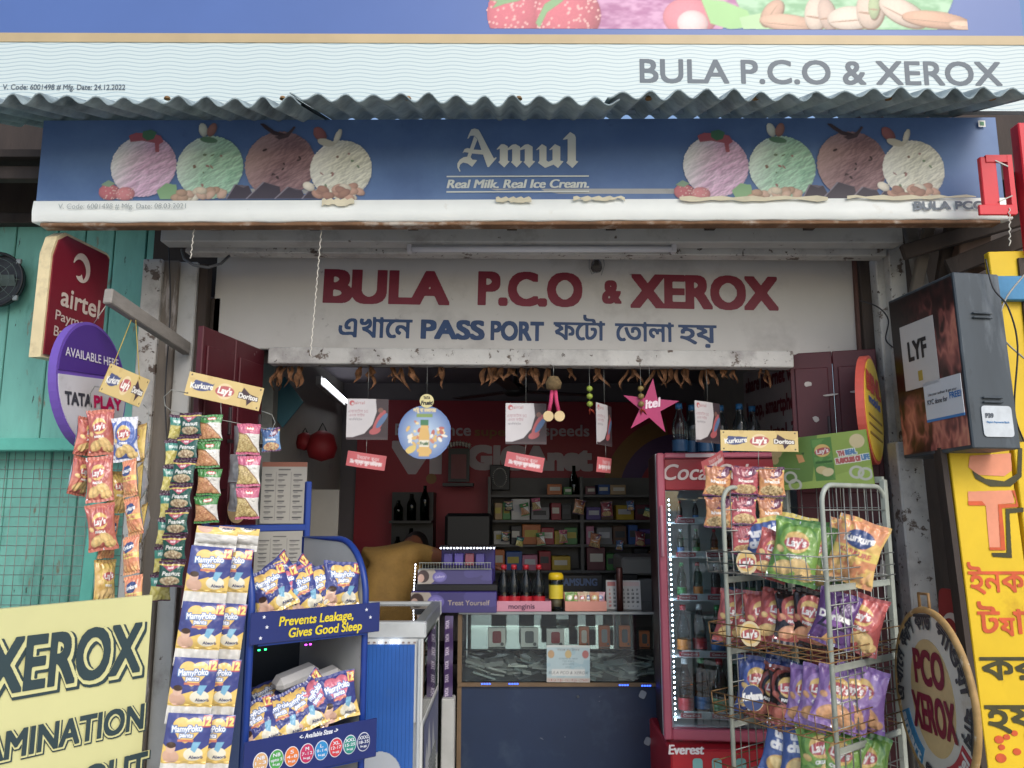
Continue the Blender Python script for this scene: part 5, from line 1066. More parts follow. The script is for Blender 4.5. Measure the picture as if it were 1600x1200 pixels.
# goods seen through the lid
for i in range(10):
    nm, col = [('pink', '#b06a80'), ('brown', '#5a3c30'), ('yellow', '#b8a03c'), ('white', '#b9bcc0'), ('orange', '#b8703a')][i % 5]
    o = MB().box((0, 0, .03), (.11, .09, .06), bev=.01).build('ice_cream_tub', paint(col, .4), loc=(fx1 - .12 - .14 * (i % 5), 3.25 + .25 * (i // 5), zt_ - .3 + .004)); tag(o, '%s ice cream tub in the %s row under the freezer lid' % (nm, ['front', 'rear'][i // 5]), 'tub', 'tubs in the freezer')
# ================================================================== person bending at the dispenser
def skin_person():
    J = {'pel': (-.655, 4.22, .92, .15, .115), 'sp1': (-.66, 4.23, 1.03, .145, .11), 'sp2': (-.655, 4.27, 1.14, .15, .115), 'chest': (-.64, 4.35, 1.235, .15, .10), 'neck': (-.59, 4.47, 1.265, .055, .055), 'nk2': (-.575, 4.51, 1.27, .055, .06), 'head': (-.55, 4.585, 1.285, .08, .095), 'crown': (-.54, 4.65, 1.30, .07, .08),
         'shR': (-.50, 4.33, 1.255, .06, .06), 'elR': (-.345, 4.16, 1.235, .043, .043), 'wrR': (-.18, 4.11, 1.21, .03, .028), 'hdR': (-.11, 4.10, 1.20, .03, .016), 'shL': (-.775, 4.34, 1.245, .062, .062), 'elL': (-.84, 4.42, 1.0, .043, .043), 'wrL': (-.76, 4.56, .93, .03, .028), 'hdL': (-.72, 4.6, .93, .03, .016),
         'hipR': (-.575, 4.2, .85, .09, .09), 'knR': (-.57, 4.17, .6, .06, .06), 'anR': (-.575, 4.22, .27, .04, .04), 'ftR': (-.57, 4.36, .235, .035, .03), 'hipL': (-.735, 4.2, .85, .09, .09), 'knL': (-.74, 4.17, .6, .06, .06), 'anL': (-.735, 4.22, .27, .04, .04), 'ftL': (-.74, 4.36, .235, .035, .03)}
    for s_, hd in (('R', (-.11, 4.10, 1.20)), ('L', (-.72, 4.6, .93))):
        for q in range(4): J['f%s%d' % (s_, q)] = (hd[0] + .045, hd[1] - .024 + .016 * q, hd[2] - .004, .009, .009); J['g%s%d' % (s_, q)] = (hd[0] + .075 - .006 * abs(q - 1.3), hd[1] - .026 + .017 * q, hd[2] - .025, .008, .008)
        J['t' + s_] = (hd[0] + .01, hd[1] - .045, hd[2] - .012, .01, .01)
    E = [('pel', 'sp1'), ('sp1', 'sp2'), ('sp2', 'chest'), ('chest', 'neck'), ('neck', 'nk2'), ('nk2', 'head'), ('head', 'crown'), ('chest', 'shR'), ('shR', 'elR'), ('elR', 'wrR'), ('wrR', 'hdR'), ('chest', 'shL'), ('shL', 'elL'), ('elL', 'wrL'), ('wrL', 'hdL'), ('pel', 'hipR'), ('hipR', 'knR'), ('knR', 'anR'), ('anR', 'ftR'), ('pel', 'hipL'), ('hipL', 'knL'), ('knL', 'anL'), ('anL', 'ftL')]
    for s_ in 'RL':
        for q in range(4): E += [('hd' + s_, 'f%s%d' % (s_, q)), ('f%s%d' % (s_, q), 'g%s%d' % (s_, q))]
        E.append(('hd' + s_, 't' + s_))
    K = list(J); me = bpy.data.meshes.new('body'); me.from_pydata([J[k][:3] for k in K], [(K.index(a), K.index(b)) for a, b in E], [])
    o = bpy.data.objects.new('body', me); COL.objects.link(o); o.modifiers.new('skin', 'SKIN')
    if not me.skin_vertices: 
        bpy.context.view_layer.objects.active = o; 
    for i, k in enumerate(K): sv = me.skin_vertices[0].data[i]; sv.radius = J[k][3:5]; sv.use_root = (k == 'pel')
    o.modifiers.new('sub', 'SUBSURF').levels = 2; o.modifiers['sub'].render_levels = 2
    bpy.context.view_layer.update(); dg = bpy.context.evaluated_depsgraph_get(); m2 = bpy.data.meshes.new_from_object(o.evaluated_get(dg)); bpy.data.objects.remove(o)
    return m2
pm = skin_person(); pe = thing('person', 'person in a mustard yellow shirt bending behind the freezer, arm towards the purple display', 'person', (-.655, 4.22, .2))
SHIRT = mat('mustard_shirt', '#94733a', .8, var=.22, scale=9, bump=1, bscale=14, dirt=('#7d6020', .6, .75, 60)); SKIN = mat('brown_skin', '#6d4330', .5, var=.06); TRO = mat('dark_trousers', '#22242c', .8); HAIR = mat('black_hair', '#0e0c0c', .5)
for m in (SHIRT, SKIN, TRO, HAIR): pm.materials.append(m)
for p in pm.polygons:
    c = p.center; p.use_smooth = True
    arm = c.x > -.42 and c.y < 4.3; arml = c.x < -.80 and c.z < 1.08 or (c.y > 4.5 and c.z < 1.05)
    p.material_index = 3 if c.y > 4.53 and c.z > 1.15 else (1 if (arm or arml or (c.y > 4.465 and c.z > 1.2)) else (2 if c.z < .9 else 0))
o = link('body', pm, pe); o.location = (.655, -4.22, -.2)
# ================================================================== cola fridge
gx0, gx1, gy0, gy1 = at(1031, 900, 3.46).x, 1.28, 3.46, 3.95; gt = at(1100, 707, 3.42).z; gb = at(1100, 1160, 3.42).z
fr = thing('drinks_fridge', 'red glass door drinks fridge with white script on its header', 'fridge', ((gx0 + gx1) / 2, gy0, gb)); gcx = (gx0 + gx1) / 2
def frp(name, mb, m): o = mb.build(name, m, fr); o.location = (-gcx, -gy0, -gb); return o
FRD = mat('fridge_red', '#8e1a26', .4, var=.08); PKF = mat('fridge_pink_frame', '#b25a6c', .4, var=.08, scale=3)
hd = at(1100, 766, 3.42).z
frp('cabinet', MB().box((gx0 + .015, (gy0 + gy1) / 2 + .03, (gb + gt) / 2), (.03, gy1 - gy0 - .06, gt - gb)).box((gx1 - .015, (gy0 + gy1) / 2 + .03, (gb + gt) / 2), (.03, gy1 - gy0 - .06, gt - gb)).box((gcx, gy1 - .01, (gb + gt) / 2), (gx1 - gx0 - .06, .02, gt - gb)).box((gcx, (gy0 + gy1) / 2 + .03, gt - .015), (gx1 - gx0 - .06, gy1 - gy0 - .1, .03)).box((gcx, (gy0 + gy1) / 2 + .03, gb + .02), (gx1 - gx0 - .06, gy1 - gy0 - .1, .04)), mat('fridge_inside', '#d2d8da', .45, var=.05))
for x in (gx0 - .002, gx1 + .002): frp('side_skin', MB().box((x, (gy0 + gy1) / 2 + .04, (gb + gt) / 2), (.004, gy1 - gy0 - .09, gt - gb)), mat('fridge_side', '#2e1015', .5))
for x in (gx0 + .016, gx1 - .016): frp('door_frame', MB().box((x, gy0 + .012, (gb + gt) / 2), (.034, .045, gt - gb), bev=.006), PKF)
frp('door_frame', MB().box((gcx, gy0 + .012, gb + .022), (gx1 - gx0 - .066, .044, .045), bev=.006), PKF); frp('door_frame', MB().box((gcx, gy0 + .012, gt - .012), (gx1 - gx0 - .066, .044, .024), bev=.006), PKF)
frp('header', MB().box((gcx, gy0 + .02, (hd + gt - .024) / 2), (gx1 - gx0 - .068, .03, gt - hd - .026), bev=.003), FRD)
o = letters('lettering', 'Coca-Cola', fr, .066, -.10, (hd + gt) / 2 - gb - .035, paint('#c9b8b4'), w=.40, bold=(.03, .015), slant=.28, y=.0)
frp('header_sticker', MB().box((gx0 + .19, gy0 - .012, gt - .012), (.13, .002, .016)), paint('#b9a9ac'))
frp('glass_door', MB().box((gcx, gy0 + .02, (gb + .045 + hd) / 2), (gx1 - gx0 - .07, .006, hd - gb - .05)), glassmat('door_glass', '#e8f0f2', 2.0))
frp('handle', MB().box((gx0 + .014, gy0 - .022, at(1040, 830, 3.4).z), (.012, .02, .22), bev=.004), paint('#c98f9b'))
mb = MB(); n = 44
for k in range(n): mb.box((gx0 + .052, gy0 + .045, gb + .07 + (hd - gb - .09) * k / n), (.0045, .004, .006))
frp('led_casing', MB().box((gx0 + .040, gy0 + .05, (gb + hd) / 2), (.006, .02, hd - gb - .08)), mat('led_case', '#cfd6da', .3))
o = frp('led_strip', mb, mat('led_cool', '#dfeeff', .4, var=0, emit=40)); o['kind'] = 'stuff'
shz = [at(1100, y, 3.5).z for y in (815, 868, 935, 1024, 1120)]
liq = [('monster can', None), ('dark cola', COLA), ('clear soda', CLR), ('green soda', GRNL), ('red cola', COLA), ('orange drink', glassmat('orange_drink', '#d98a3a', .9))]
for si, z in enumerate(shz):
    frp('wire_shelf', MB().box((gcx, gy0 + .27, z - .006), (gx1 - gx0 - .08, .42, .008)), mat('shelf_wire_white', '#b8bec0', .4))
    o = frp('price_rail', MB().box((gcx + .03, gy0 + .062, z + .004), (gx1 - gx0 - .12, .006, .03), bev=.002), paint('#c4c9cb', .4))
    for k in range(4): q = MB().box((gx0 + .12 + k * .13, gy0 + .057, z + .004), (.085, .003, .019)).build('price_card', paint('#a3303c'), fr); q.location = (-gcx, -gy0, -gb); letters('lettering', 'Coca-Cola', q, .009, gx0 + .12 + k * .13, z, paint('#d8c4c4'), w=.07, slant=.25, y=gy0 + .0545, res=16)
for si, z in enumerate(shz):
    top = (shz[si - 1] if si else hd - .01); s_ = min(1.15, (top - z - .035) / .182) if si < 4 else 1.25
    for k in range(7):
        nm, lq = [('dark cola', COLA), ('clear soda', CLR), ('green soda', GRNL), ('orange drink', glassmat('orange_drink', '#d98a3a', .9)), ('lime soda', GRNL)][(si * 2 + k // 2) % 5]
        lc = [REDL, paint('#3b6fa8', .4), paint('#3f8a4c', .4), paint('#c9792c', .4)][(k + si) % 4]
        bottle('drink_bottle', '%s bottle, %s from the lit side of the fridge, on the %s shelf' % (nm, ['first','second','third','fourth','fifth','sixth','seventh'][k], ['top','second','middle','fourth','bottom'][si]), (gx0 + .105 + k * .074, gy0 + .12 + .03 * (k % 2), z + .001), lq, lc, [REDL, paint('#d8d8d8'), paint('#3f8a4c', .4)][(k + si) % 3], 'bottles in the drinks fridge', s_)
PIV = Matrix.Translation((gx0, gy0, 0)) @ Matrix.Rotation(R(-6), 4, 'Z') @ Matrix.Translation((-gx0, -gy0, 0))
for o in [fr] + [q for q in COL.objects if q.name.startswith('drink_bottle') and q.parent is None]: o.matrix_basis = PIV @ o.matrix_basis
# red base crate under the fridge
t = thing('red_chest', 'red plastic chest with white lettering under the fridge', 'chest', (gcx, 3.36, .2)); zc = gb - .012
MB().box((0, .25, (zc - .2) / 2), (gx1 - gx0 - .01, .5, zc - .2), bev=.008).build('body', mat('chest_red', '#b3202c', .4, var=.08), t); p = at(1072, 1178, 3.36); letters('lettering', 'Everest', t, .035, at(1045, 1178, 3.36).x - gcx, p.z - .2, paint('#e4dcdc'), w=.14, bold=(.06, .02), align='l', y=-.003, slant=.1)
for i, px in enumerate((1090, 1120, 1158)): q = at(px, 1197, 3.36); MB().prism(rrect(.04, .06, .012, 3), -.004, -.001).build('printed_bottle', paint('#7fb5b0'), t, loc=(q.x - gcx, 0, q.z - .2)); 
# water bottles on top of the fridge
for i, (px, Y) in enumerate(((1063, 3.6), (1083, 3.66), (1103, 3.6), (1128, 3.68), (1158, 3.62), (1178, 3.7))):
    p = at(px, 706, Y); bottle('water_bottle', 'clear water bottle with blue label on the fridge, %s in the row' % ['first', 'second', 'third', 'fourth', 'fifth', 'sixth'][i], (p.x, Y, gt + .001), CLR, mat('water_label', '#1f4468', .4), paint('#2c6aa0'), 'water bottles on the fridge', 1.32)
# ================================================================== packet designs
def lays_logo(c, x, y, s):
    c.ell(x, y, s, s * .92, '#e0b440'); c.ell(x, y + s * .1, s * 1.02, s * .52, '#b5242c', -8); c.text("Lay's", x, y + s * .36, s * .62, '#f2efe8', w=s * 1.55, bold=.05, slant=.12, rot=-6)
def D_lays(bg, bg2, chip='#dcb45c', seed=1):
    c = Cv(60, 84, 54, bg); c.fill(c.noise(.05, seed) > .52, bg2); c.rect(0, 0, 60, 5, bg2); c.rect(0, 79, 60, 84, bg2); c.ell(30, 30, 27, 27, bg2); c.ell(32, 32, 24, 24, bg)
    for x, y, rx, ry, r in ((20, 66, 14, 9, -20), (40, 62, 14, 10, 25), (46, 72, 12, 7, -10), (10, 44, 6, 4, 30)): c.ell(x, y, rx, ry, chip, r); c.ell(x - 1, y - 1, rx * .7, ry * .6, np.clip(H(chip) * 1.25, 0, 1), r)
    lays_logo(c, 30, 31, 16); c.text('MASALA' if seed % 2 else 'CREAM', 30, 52, 4, '#f2efe8', bold=.05); return c
def D_kurkure(bg, bg2, seed=3):
    c = Cv(60, 84, 54, bg); c.fill(c.noise(.06, seed) > .5, bg2); c.rect(0, 38, 60, 50, '#e0c22c'); c.text('KURKURE', 30, 47, 6, '#c23a1c', w=40, bold=.06)
    c.ell(30, 26, 18, 12, '#24407c', -10); c.text('Kurkure', 30, 30, 9, '#f2efe8', w=38, bold=.04, rot=-8, slant=.1)
    for k in range(16): c.ell(8 + (k * 17) % 46, 58 + (k * 7) % 22, 9, 2.2, ['#e59a3c', '#d97a24', '#f0b45a'][k % 3], k * 37)
    return c
def D_doritos(bg='#5b2a78'):
    c = Cv(60, 84, 54, bg); c.poly([(6, 60), (30, 14), (54, 60)], '#2b1638'); c.poly([(14, 56), (30, 24), (46, 56)], '#8a4aa0'); c.text('Doritos', 30, 46, 10, '#f2efe8', w=48, bold=.08); c.poly([(18, 78), (28, 62), (40, 78)], '#d99a3a'); return c
def D_uncle():
    c = Cv(60, 84, 54, '#1c4f9e'); c.rect(0, 0, 60, 8, '#d8c23a'); c.ell(32, 66, 24, 15, '#d8a94a'); c.ell(24, 64, 12, 8, '#e6c877', 20); c.ell(42, 70, 11, 7, '#e6c877', -20)
    c.text('uncle', 34, 28, 12, '#f2f2f2', w=40, bold=.1, rot=-4); c.text('chipps', 32, 44, 12, '#f2f2f2', w=44, bold=.1, rot=-4); return c
def D_bhujia(band, food0, food1):
    c = Cv(50, 80, 46, '#d8d5cc'); c.rect(0, 0, 50, 26, band); c.rect(0, 74, 50, 80, band); c.ell(28, 13, 10, 5.5, '#c62a30'); c.text('haldi', 28, 15.5, 5, '#f6efe0', w=14, bold=.06); c.poly([(0, 22), (20, 28), (44, 62), (48, 74), (0, 74)], '#8a5a2a'); m = raster(poly_edges([(0, 26), (18, 30), (42, 62), (46, 73), (0, 73)]) * c.k, c.a.shape[1], c.a.shape[0]); c.fill(m, c.tex(food0, food1, .45, 3, .3, .7)); c.text('Sev', 38, 36, 4, '#4a4a40'); return c
def D_peanut():
    c = Cv(56, 60, 50, '#0f5a50'); c.rect(0, 0, 56, 7, '#4c1f45'); c.rect(0, 7, 56, 10, '#d8bf2c'); c.poly([(8, 10), (48, 10), (28, 24)], '#b52a50'); c.text('haldi', 28, 17, 4.5, '#f0e0e0', bold=.05); c.text('Peanut', 30, 33, 9.5, '#eef2ec', w=40, bold=.04, slant=.15)
    m = ((c.X - 28) / 22) ** 2 + ((c.Y - 45) / 10) ** 2 < 1; c.fill(m, c.tex('#9a7a52', '#e0cda2', .3, 6, .3, .65)); c.rect(0, 55, 56, 60, '#4c1f45'); return c
def D_teal():
    c = Cv(50, 60, 36, '#149083'); c.rect(0, 0, 50, 8, '#4c1f45'); c.rect(0, 26, 50, 60, '#c9bb2a'); c.fill((c.Y > 26) & (c.noise(.1, 3) > .55), '#dfd36a'); c.text('PEANUT', 25, 20, 6, '#cfe6e0', bold=.05); c.rect(0, 56, 50, 60, '#4c1f45'); return c
def D_namkeen(c0, c1, food):
    c = Cv(52, 66, 48, c0); c.rect(0, 0, 52, 8, '#5a1f56'); c.rect(0, 8, 52, 11.5, '#d9c22a'); c.ell(26, 12, 22, 14, '#6a1f4c'); c.text('haldi', 26, 19, 7, '#f2e6ee', w=22, bold=.05, slant=.2); c.fill(c.noise(.07, 4) > .6, c1); m = ((c.X - 26) / 22) ** 2 + ((c.Y - 52) / 11) ** 2 < 1; c.fill(m, c.tex(food, '#e0bf7a', .35, 8, .3, .65)); c.text('khatta', 26, 36, 6, '#f6f0e8', w=30, bold=.06); c.rect(0, 62, 52, 66, '#5a1f56'); return c
def D_diaper(flap=True, heart='#e6b82e'):
    hh = 90 if flap else 64; c = Cv(58, hh, 88, '#1f2f86'); c.rect(0, 40, 58, 66, '#e8bd26'); c.poly([(0, 40), (58, 40), (44, 50), (30, 44), (14, 50)], '#1f2f86')
    for x in (20, 36): c.ell(x, 15, 11, 10, heart)
    c.poly([(10, 20), (46, 20), (36, 34), (28, 38), (20, 34)], heart); c.text('MamyPoko', 28, 23, 8, '#f2f4f8', w=38, bold=.025, outline='#2a6ab0', ow=.15, rot=-4); c.text('pants', 28, 30, 5.5, '#f2f4f8', bold=.02, outline='#2a6ab0', ow=.15); c.rect(18, 33, 38, 36, '#c9602c')
    c.ell(12, 56, 11, 9, '#d8a587', 20); c.ell(11, 45, 6, 6.5, '#dcae92'); c.ell(11, 41, 6.2, 4, '#4a3428'); c.ell(40, 52, 12, 9, '#e9e2c8'); c.poly([(38, 36), (48, 36), (42, 50), (36, 46)], '#5aa8cc'); c.text('Absorb', 44, 58, 4, '#3c4470', bold=.05)
    c.rect(46, 2, 57, 17, '#b8242e'); c.text('12', 51.5, 14.5, 10, '#f0d23c', w=9, bold=.06)
    if flap: c.fill(c.Y > 66, c.tex('#cfcdc6', '#dedcd6', .12, 2))
    return c
DM = {}
def packs(key, cv, w, h, t, n=4):
    DM[key] = [pack_mesh(cv, w, h, t, 10 * i + len(DM)) for i in range(n)]
packs('red', D_lays('#c23528', '#a02420', seed=1), .145, .2, .055); packs('green', D_lays('#76a82c', '#4f8a22', seed=2), .15, .205, .06); packs('black', D_lays('#221c1c', '#8a2a1c', '#a8482a', seed=3), .145, .2, .055); packs('purple', D_lays('#a27ac2', '#8a5cae', '#d8944a', seed=4), .145, .2, .06)
packs('blue', D_lays('#1f4aa8', '#173a86', seed=6), .145, .2, .055); packs('orange', D_kurkure('#d9802a', '#e0b032'), .15, .21, .06); packs('doritos', D_doritos(), .135, .19, .05); packs('uncle', D_uncle(), .15, .2, .055); packs('redblack', D_lays('#b8321f', '#2a1c1c', '#d98a4a', seed=5), .14, .195, .05)
packs('lays_s', D_lays('#b53a2c', '#c4552f', seed=1), .088, .15, .042); packs('blue_s', D_lays('#1f54b0', '#d8d8e0', '#d9b45a', seed=8), .085, .145, .04, 1); packs('yellow_s', D_lays('#d8b322', '#c99a1c', seed=9), .085, .145, .042); packs('kurk_s', D_kurkure('#d8702a', '#e08a34'), .07, .14, .034); packs('peanut', D_peanut(), .086, .094, .02); packs('teal', D_teal(), .07, .092, .022)
packs('bhujia', D_bhujia('#2f8a32', '#b5652a', '#dca05a'), .082, .115, .022); packs('chana', D_bhujia('#c2306a', '#9c7a2c', '#d9c070'), .082, .115, .022); packs('smallblue', D_namkeen('#3f7fb8', '#2a5c9a', '#a5402c'), .07, .09, .02, 1)
packs('nam_o', D_namkeen('#d98a24', '#b8661c', '#8a6a2c'), .105, .135, .03); packs('nam_r', D_namkeen('#b8283c', '#98203a', '#b5803c'), .105, .135, .03)
DIA = D_diaper(); packs('diaper', D_diaper(False), .17, .19, .06); packs('diaperp', D_diaper(False, '#cc4a6a'), .17, .19, .06, 2)
def place(key, i, name, label, cat, loc, rot, group, parent=None, mat_back=False):
    o = link(name, DM[key][i % len(DM[key])], parent, loc=loc, rot=rot)
    if parent is None: tag(o, label, cat, group)
    return o
def strip(name, label, key, pts, n, yaw, group, part='packet', lean=0, back=()):
    """a hanging chain of joined packets from pts[0] down to pts[1]"""
    a, b = Vector(pts[0]), Vector(pts[1]); t = thing(name, label, 'packet strip', a, 0, group); keys = key if isinstance(key, (list, tuple)) else [key]
    for k in range(n):
        f = (k + .5) / n; p = (b - a) * f + Vector((rng.uniform(-.004, .004), rng.uniform(-.008, .008), 0))
        ang = math.atan2(b.x - a.x, a.z - b.z)
        o = link(part, DM[keys[k % len(keys)]][k % len(DM[keys[k % len(keys)]])], t, loc=p, rot=(R(rng.uniform(-7, 5)), -ang * 1 + R(rng.uniform(-3, 3)), yaw + R(rng.uniform(-8, 8)) + (math.pi if k in back else 0)))
        s_ = (a - b).length / n / {'lays_s': .15, 'blue_s': .145, 'yellow_s': .145, 'kurk_s': .14, 'peanut': .094, 'teal': .092, 'bhujia': .115, 'chana': .115, 'nam_o': .135, 'nam_r': .135, 'smallblue': .09}[keys[k % len(keys)]]
        o.scale = (1, 1, s_ * 1.01)
    return t
# ------------------------------------------------------------------ hanger cards
def D_card():
    c = Cv(120, 36, 150, '#d3b458'); c.fill(c.noise(.04, 3) > .55, '#cbaa4c'); c.ell(24, 18, 16, 7, '#2a3f7c', -8); c.poly([(8, 20), (12, 10), (40, 12), (42, 10), (38, 22)], '#2a3f7c'); c.text('Kurkure', 24, 21.5, 8, '#f2efe4', w=34, bold=.035, rot=-6)
    c.ell(60, 18, 13, 12, '#e2c88a'); c.ell(60, 18, 15, 8, '#b5242c', -6); c.text("Lay's", 60, 22, 9.5, '#f2efe4', w=21, bold=.05, slant=.1)
    c.poly([(88, 6), (100, 14), (112, 16), (98, 32), (96, 24), (84, 20)], '#3a1c2c'); c.text('Doritos', 98, 22, 7, '#f2efe4', w=30, bold=.03, outline='#3a1c2c', ow=.16)
    for x, y in ((5, 4), (115, 4), (5, 32), (115, 32)): c.ell(x, y, 1.3, 1.3, '#3a3430')
    return c
CARD = D_card()
def hanger(corners, label, wires):
    M4, w, h = frame4(*corners); t = thing('hanger_card', label, 'hanger card', mtx=M4, group='snack hanger cards')
    MB().box((0, .003, 0), (w, .004, h)).build('card', mat('card_yellow', '#c9aa50', .5), t); link('printed_face', flat_print(CARD, w, h, -.0005), t)
    mi = M4.inverted()
    for pts in wires: MB().tube([mi @ wp(*p) for p in pts], .0016, 6).build('wire_hook', WIRE, t)
    return t
hanger(((167, 566, 2.6), (227, 592, 2.7), (225, 638, 2.7), (161, 613, 2.6)), 'small yellow snack hanger card in front of the purple round sign', [[(165, 606, 2.62), (148, 604, 2.62), (141, 615, 2.62), (141, 650, 2.62), (160, 655, 2.62), (225, 668, 2.68), (233, 655, 2.7), (232, 640, 2.7), (224, 632, 2.7)]])
hanger(((293, 579, 2.74), (410, 607, 2.84), (407, 642, 2.84), (291, 618, 2.74)), 'long yellow snack hanger card tilted before the left maroon shutter', [[(292, 614, 2.74), (268, 609, 2.72), (256, 620, 2.72), (258, 634, 2.72), (268, 642, 2.72), (300, 648, 2.73), (345, 656, 2.78), (400, 667, 2.83), (425, 672, 2.86), (430, 660, 2.86), (425, 648, 2.86), (408, 642, 2.84)], [(345, 629, 2.78), (346, 656, 2.78)]])
hanger(((1126, 672, 3.0), (1247, 674, 3.0), (1247, 706, 3.0), (1126, 704, 3.0)), 'yellow snack hanger card above the cola fridge header', [[(1185, 704, 3.0), (1185, 728, 3.0)], [(1112, 730, 3.0), (1250, 733, 3.0)]])
# ------------------------------------------------------------------ packets hanging at the left
G = 'packet strips hanging at the left'
strip('packet_strip', 'red and silver chips strip turned to its foil back, leftmost', 'lays_s', (wp(140, 652, 2.56), wp(116, 775, 2.54)), 2, R(75), G)
strip('packet_strip', 'strip of three red chips packets before the teal screen', 'lays_s', (wp(160, 640, 2.54), wp(156, 862, 2.5)), 3, R(12), G)
strip('packet_strip', 'single blue and white chips packet between red and yellow ones', 'blue_s', (wp(196, 652, 2.53), wp(198, 722, 2.52)), 1, R(8), G)
strip('packet_strip', 'strip of plain yellow chips packets by the white post', 'yellow_s', (wp(219, 662, 2.56), wp(222, 850, 2.55)), 3, R(-52), G)
strip('packet_strip', 'long narrow orange packet strip hanging over the yellow board', 'kurk_s', (wp(206, 718, 2.48), wp(207, 962, 2.42)), 4, R(-22), G)
strip('packet_strip', 'orange and silver packet strip ending behind the yellow board', ['yellow_s', 'kurk_s'], (wp(182, 735, 2.58), wp(160, 945, 2.56)), 3, R(70), G)
strip('packet_strip', 'long strip of dark green peanut sachets beside the wooden post', 'peanut', (wp(301, 645, 2.73), wp(263, 918, 2.64)), 7, R(-4), G, 'sachet')
strip('packet_strip', 'teal and yellow sachet strip half hidden behind the peanut sachets', 'teal', (wp(281, 648, 2.79), wp(250, 940, 2.73)), 7, R(35), G, 'sachet')
strip('packet_strip', 'green banded noodle snack strip before the maroon shutter', 'bhujia', (wp(332, 648, 2.77), wp(322, 818, 2.75)), 4, R(10), G, 'sachet')
strip('packet_strip', 'pink banded snack strip before the maroon shutter', 'chana', (wp(390, 662, 2.82), wp(384, 812, 2.80)), 3, R(12), G, 'sachet')
strip('packet_strip', 'foil backed snack strip just left of the pink banded one', 'chana', (wp(376, 664, 2.87), wp(368, 800, 2.87)), 3, R(150), G, 'sachet')
strip('packet_strip', 'single small blue sachet at the end of the tilted hanger wire', 'smallblue', (wp(421, 668, 2.86), wp(424, 706, 2.86)), 1, R(10), G, 'sachet')
# small round sticker on the shutter behind
c = wp(366, 795, 3.02) + Vector((.012, 0, 0)); o = MB().prism(ellipse(.045, .055, 26), 0, .003).build('round_sticker', mat('cream_sticker', '#c9a97a', .5), loc=c, rot=(0, 0, R(60))); tag(o, 'round cream sticker low on the left shutter', 'sticker')
# ------------------------------------------------------------------ blue diaper stand
FL = Vector((-.775, 2.42, 0)); sa = math.atan2(.62, .78); sw, sd = .38, .5
BL = mat('stand_blue', '#1c3a86', .4, var=.1, scale=5, dirt=('#8d97ab', .7, .76, 30)); WHP = mat('stand_white', '#b9bbb8', .5, var=.06, scale=4, dirt=[('#8a7d6a', .62, .8, 9), ('#6b5a48', .7, .75, 22)])
st = thing('diaper_stand', 'blue metal diaper display stand with two lettered trays', 'display stand', (FL.x, FL.y, 0), sa)
SM = st.matrix_basis.copy(); SM = Matrix.Translation(FL) @ Matrix.Rotation(sa, 4, 'Z')
pn = [(0, .04), (0, 1.19)] + [(.2 - .2 * math.cos(R(a)), 1.20 + .19 * math.sin(R(a))) for a in range(10, 91, 10)] + [(sd, 1.39), (sd, .04)]
RZ = Matrix.Rotation(R(90), 4, 'Z')
MB().prism(pn, 0, .012, M=Matrix.Translation((0, 0, 0)) @ RZ).build('side_panel', BL, st)
MB().prism(pn, 0, .012, 0, 1, M=Matrix.Translation((sw, 0, 0)) @ RZ).build('side_panel', [WHP, BL], st)
for x in (-.006, sw - .006): MB().tube([(x, y, z) for y, z in pn], .011, 8).build('side_tube', BL, st)
z1, z2 = 1.65, 1.60
for x, z in ((0, z1), (sw, z2)): MB().box((x, sd, z / 2), (.022, .022, z), bev=.003).build('back_bar', BL, st)
MB().box((sw / 2, sd, 1.425), (sw, .02, .025), bev=.003).build('cross_bar', BL, st)
MB().box((sw / 2, sd - .012, .55), (sw - .03, .006, 1.0)).build('back_panel', mat('stand_dark', '#15202c', .5, var=.1), st)
def tray(z0, z1, name):
    hgt = z1 - z0
    p = MB().box((sw / 2 + .005, -.03, (z0 + z1) / 2), (sw + .05, .006, hgt), bev=.002).build('tray_front', mat('tray_navy', '#1d2a66', .4, var=.06), st)
    MB().box((sw / 2, .17, z0 + .01), (sw - .02, .39, .006), (R(4), 0, 0)).build('tray_floor', BL, st); return p
ZS = .012; t1 = tray(1.10, 1.193, 'a'); t2 = tray(.715, .832, 'b')
YT = paint('#d8c42c', .5); WT = paint('#d5d8e0', .5)
letters('lettering', 'Prevents Leakage,', t1, .026, sw * .5, 1.148, YT, w=.245, bold=.03, slant=.12, y=-.0345); letters('lettering', 'Gives Good Sleep', t1, .026, sw * .58, 1.112, YT, w=.245, bold=.03, slant=.12, y=-.0345)
for x, z in ((.02, 1.178), (.03, 1.148), (.012, 1.118), (.36, 1.173), (.375, 1.148)): MB().prism([(x + (.006 if k % 2 == 0 else .0026) * math.sin(k * math.pi / 5), z + (.006 if k % 2 == 0 else .0026) * math.cos(k * math.pi / 5)) for k in range(10)], -.0345, -.033).build('star', WT, t1)
letters('lettering', '<- Available Sizes ->', t2, .013, sw * .55, .812, WT, w=.125, bold=.04, slant=.15, y=-.0345, res=24)
